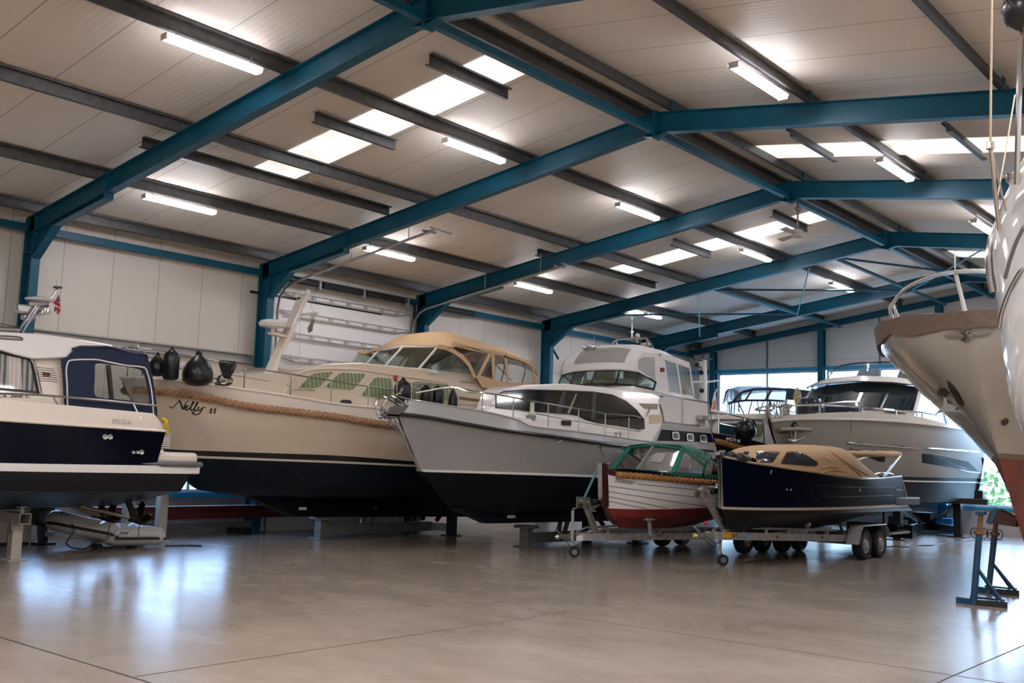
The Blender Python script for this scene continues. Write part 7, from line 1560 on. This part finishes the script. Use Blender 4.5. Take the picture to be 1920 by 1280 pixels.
# blue adjustable boat stands
bs = mat('worn blue stand paint', (.010, .048, .105), .45, var=.35, scale=10, bump=.05); br = mat('rusty inner tube', (.16, .075, .03), .6, .3, var=.4, scale=12)
def stand(bu, bv, tu, tv, label, block):
    b = PZ(bu, bv); d = ray(tu, tv); k = (b.y - CAM.y) / d.y; t = CAM + d * k
    T = thing('boat_stand', label, 'boat stand', (b.x, b.y, 0), 'blue boat stands'); L = t - b; m = MB(); j = b + L * .80
    m.tube([b, j], .044, 12); m.build('outer_tube', bs, T)
    m = MB(); m.tube([j - L * .05, t], .034, 12); m.lathe([(.04, 0), (.065, .01), (.065, .05), (.04, .06)], j - Vector((0, 0, .03)), n=12); m.build('inner_tube', br, T)
    m = MB()
    for s in (1, -1): c = j + Vector((s * .03, 0, .0)); m.tube([c + Vector((0, 0, .05)), c + Vector((s * .04, 0, .055)), c + Vector((s * .075, 0, .02)), c + Vector((s * .075, 0, -.04)), c + Vector((s * .04, 0, -.075)), c + Vector((0, 0, -.07))], .007, 6, smooth=3)
    m.build('handle', blackm, T)
    for dx, dy in ((.24, .30), (-.10, .38), (.36, .06)):
        f = b + Vector((dx, dy, 0)); m = MB(); m.tube([b + L * .42, (f.x, f.y, .06)], .022, 6); m.build('brace', bs, T)
    for p0, p1 in (((-.22, .05), (.03, .0)), ((0, 0), (.40, .08)), ((-.14, .38), (.30, .32))): m = MB(); m.bar(b + Vector((p0[0], p0[1], .04)), b + Vector((p1[0], p1[1], .04)), .07, .08); m.build('foot', bs if p0[0] < -.1 else blackm, T, smooth=0)
    m = MB()
    if block: m.slab([t + Vector((-.12, -.1, -.06)), t + Vector((.30, -.1, -.10)), t + Vector((.30, -.1, .02)), t + Vector((.05, -.1, .14)), t + Vector((-.06, -.1, .10))], (0, .24, 0))
    else: m.box(t + Vector((0, 0, .02)), (.12, .12, .05)); m.bar(t + Vector((.10, 0, -.12)), t + Vector((.20, 0, .1)), .04, .05)
    m.build('head_block' if block else 'head_plate', mat('dark red timber', (.085, .035, .025), .7, var=.3) if block else bs, T, smooth=0, bevel=.01)
    return T
stand(1825, 1134, 1839, 964, 'left one of the two blue boat stands at the right, with a bare head plate', False)
stand(1853, 1112, 1868, 972, 'right one of the two blue boat stands, carrying a dark red timber block', True)
m = MB(); m.tube([PZ(u, v, .008) for u, v in ((1640, 1027), (1668, 1024), (1700, 1025), (1720, 1022.5), (1750, 1022), (1768, 1018), (1800, 1016), (1830, 1012.5), (1880, 1012))], .014, 6, smooth=4)
single(m, 'power_cable', black, 'thin black cable snaking across the floor behind the blue sloop trailer', 'cable', PZ(1750, 1022))
# ================================================================ white glossy bow at the right edge
def bow_white():
    T = thing('white_boat', 'glossy white boat bow at the right edge with stainless rims and a lamp pole', 'boat', (-.6, 8, 0))
    gw = mat('glossy white hull', (.68, .65, .63), .08, coat=.4); n = 48
    C0 = Vector((-.62, 8.05, 0)); K = 1.35; SH = .24
    def level(u, v):
        # horizontal section whose left edge is seen at (u, v): radius and height
        d = ray(u, v); nx, ny = d.y, -d.x; s = math.hypot(nx, K * ny); r = abs(nx * C0.x + ny * C0.y) / s; sg = 1 if nx * C0.x + ny * C0.y > 0 else -1
        p = Vector((C0.x - sg * r * nx / s, C0.y - sg * r * K * K * ny / s, 0)); p.z = CAM.z + d.z * p.y / d.y
        return r, p
    def ring(r, p, sh=0.0):
        return [Vector((C0.x + r * math.cos(a), C0.y + r * K * math.sin(a), p.z + sh * (p.y - C0.y - r * K * math.sin(a)))) for a in [2 * math.pi * i / n for i in range(n + 1)]]
    low = [(1990, 920, 0), (1945, 860, 0), (1920, 820, .01), (1903, 780, .03), (1892, 742, .05), (1884, 700, .08), (1878, 655, .12), (1874, 625, .16), (1872.5, 600, .2)]
    m = MB(); rr = [ring(*level(u, v), sh) for u, v, sh in low]; b0 = [Vector((C0.x + (p.x - C0.x) * .6, C0.y + (p.y - C0.y) * .7, .45)) for p in rr[0]]; m.grid([b0] + rr); H = m.build('hull', gw, T, smooth=70)
    upx = [(1872.5, 600, .2), (1869, 575, .22), (1867.5, 548, .24), (1862.5, 520, .26), (1860, 490, .28), (1861, 465, .29), (1867, 440, .30), (1877, 418, .30), (1889, 396, .30), (1900, 376, .30), (1914, 349, .30)]
    lv = [level(u, v) for u, v, _ in upx]; ur = [ring(r, p, sh) for (r, p), (_, _, sh) in zip(lv, upx)]; top = ur[-1]
    m = MB(); m.grid(ur); c_ = sum(top, Vector()) / len(top); m.grid([top, [p.lerp(c_, .5) + Vector((0, 0, .06)) for p in top], [p.lerp(c_, .97) + Vector((0, 0, .08)) for p in top]]); B_ = m.build('bulwark', gw, T, smooth=70); tb = bvh(H, B_)
    m = MB(); m.tube(drapes(tb, [(1919, 503), (1908, 520), (1897, 541), (1887, 566), (1880, 590), (1877, 612), (1876, 640)], .008), .013, 8, smooth=3); m.build('rub_rail', chrome, T)
    m = MB(); m.tube([p + Vector((-.018, -.012, 0)) for r, p in lv[2:]] + [PX(1922, 335, lv[-1][1].x)], .024, 8, smooth=2); m.build('bow_rim', steel, T)
    m = MB(); m.tube([PX(1920, 425, -1.42), PX(1905, 455, -1.52), PX(1893, 490, -1.6), PX(1885, 520, -1.68)], .012, 6, smooth=3); m.build('grab_line', mat('grey line', (.2, .2, .2), .5), T)
    m = MB(); m.box((-.62, 8.05, .24), (.3, 1.6, .48)); m.build('keel', gw, T, bevel=.03)
    pl = PX(1906, 330, -1.55); m = MB(); m.tube([pl + Vector((0, 0, -.05)), PX(1910, 200, -1.5), PX(1913, 110, -1.5), PX(1917, 40, -1.5)], .016, 8); m.lathe([(.03, -.02), (.045, 0), (.045, .04), (.03, .05)], PX(1901, 338, -1.6), n=10); m.build('lamp_pole', steel, T)
    m = MB(); q = PX(1914, 20, -1.5); m.lathe([(.02, -.12), (.08, -.08), (.11, 0), (.09, .07), (.03, .12)], q, n=16); m.build('stern_lamp', blackm, T)
    m = MB(); m.tube([PX(1886, -10, -1.5), PX(1892, 4, -1.5), PX(1899, 12, -1.5)], .008, 5); m.build('lamp_cable', black, T)
    x = -1.72
    m = MB(); m.tube([PX(1860, -20, x), PX(1859, 60, x), PX(1857, 270, x)], .007, 6); m.build('backstay', mat('tan wire sheath', (.42, .30, .20), .6), T)
    m = MB(); m.tube([PX(1857, 273, x), PX(1865, 350, x), PX(1873, 432, x)], .013, 8); m.lathe([(.01, -.03), (.025, -.02), (.025, .02), (.01, .03)], PX(1857, 273, x), n=10); m.tube([PX(1857, 276, x), PX(1876, 352, x), PX(1886, 395, x)], .007, 6); m.build('backstay_bridle', mat('warm steel', (.55, .48, .42), .25, .9), T)
    m = MB(); m.tube([PX(1903, 178, x), PX(1888, 270, x), PX(1869, 376, x)], .005, 6); m.build('flag_halyard', MATS['tan wire sheath'], T)
    return T
bow_white()
# ================================================================ camera and view
cd = bpy.data.cameras.new('camera'); cam = bpy.data.objects.new('camera', cd); COL.objects.link(cam)
cd.sensor_width = 36; cd.lens = FPX / 1920 * 36; cd.clip_end = 300; cd.clip_start = .05
M3 = Matrix((RX, RU, -RF)).transposed(); M4 = M3.to_4x4(); M4.translation = CAM; cam.matrix_world = M4
SC.camera = cam
SC.view_settings.view_transform = 'Standard'; SC.view_settings.look = 'None'; SC.view_settings.gamma = 1; SC.view_settings.exposure = EXPO
SC.cycles.use_denoising = True; SC.cycles.max_bounces = 8; SC.cycles.transparent_max_bounces = 16; SC.cycles.sample_clamp_indirect = 6
SC.cycles.caustics_reflective = False; SC.cycles.caustics_refractive = False
for o in list(bpy.data.objects):
    if '_org' in o.keys(): del o['_org']
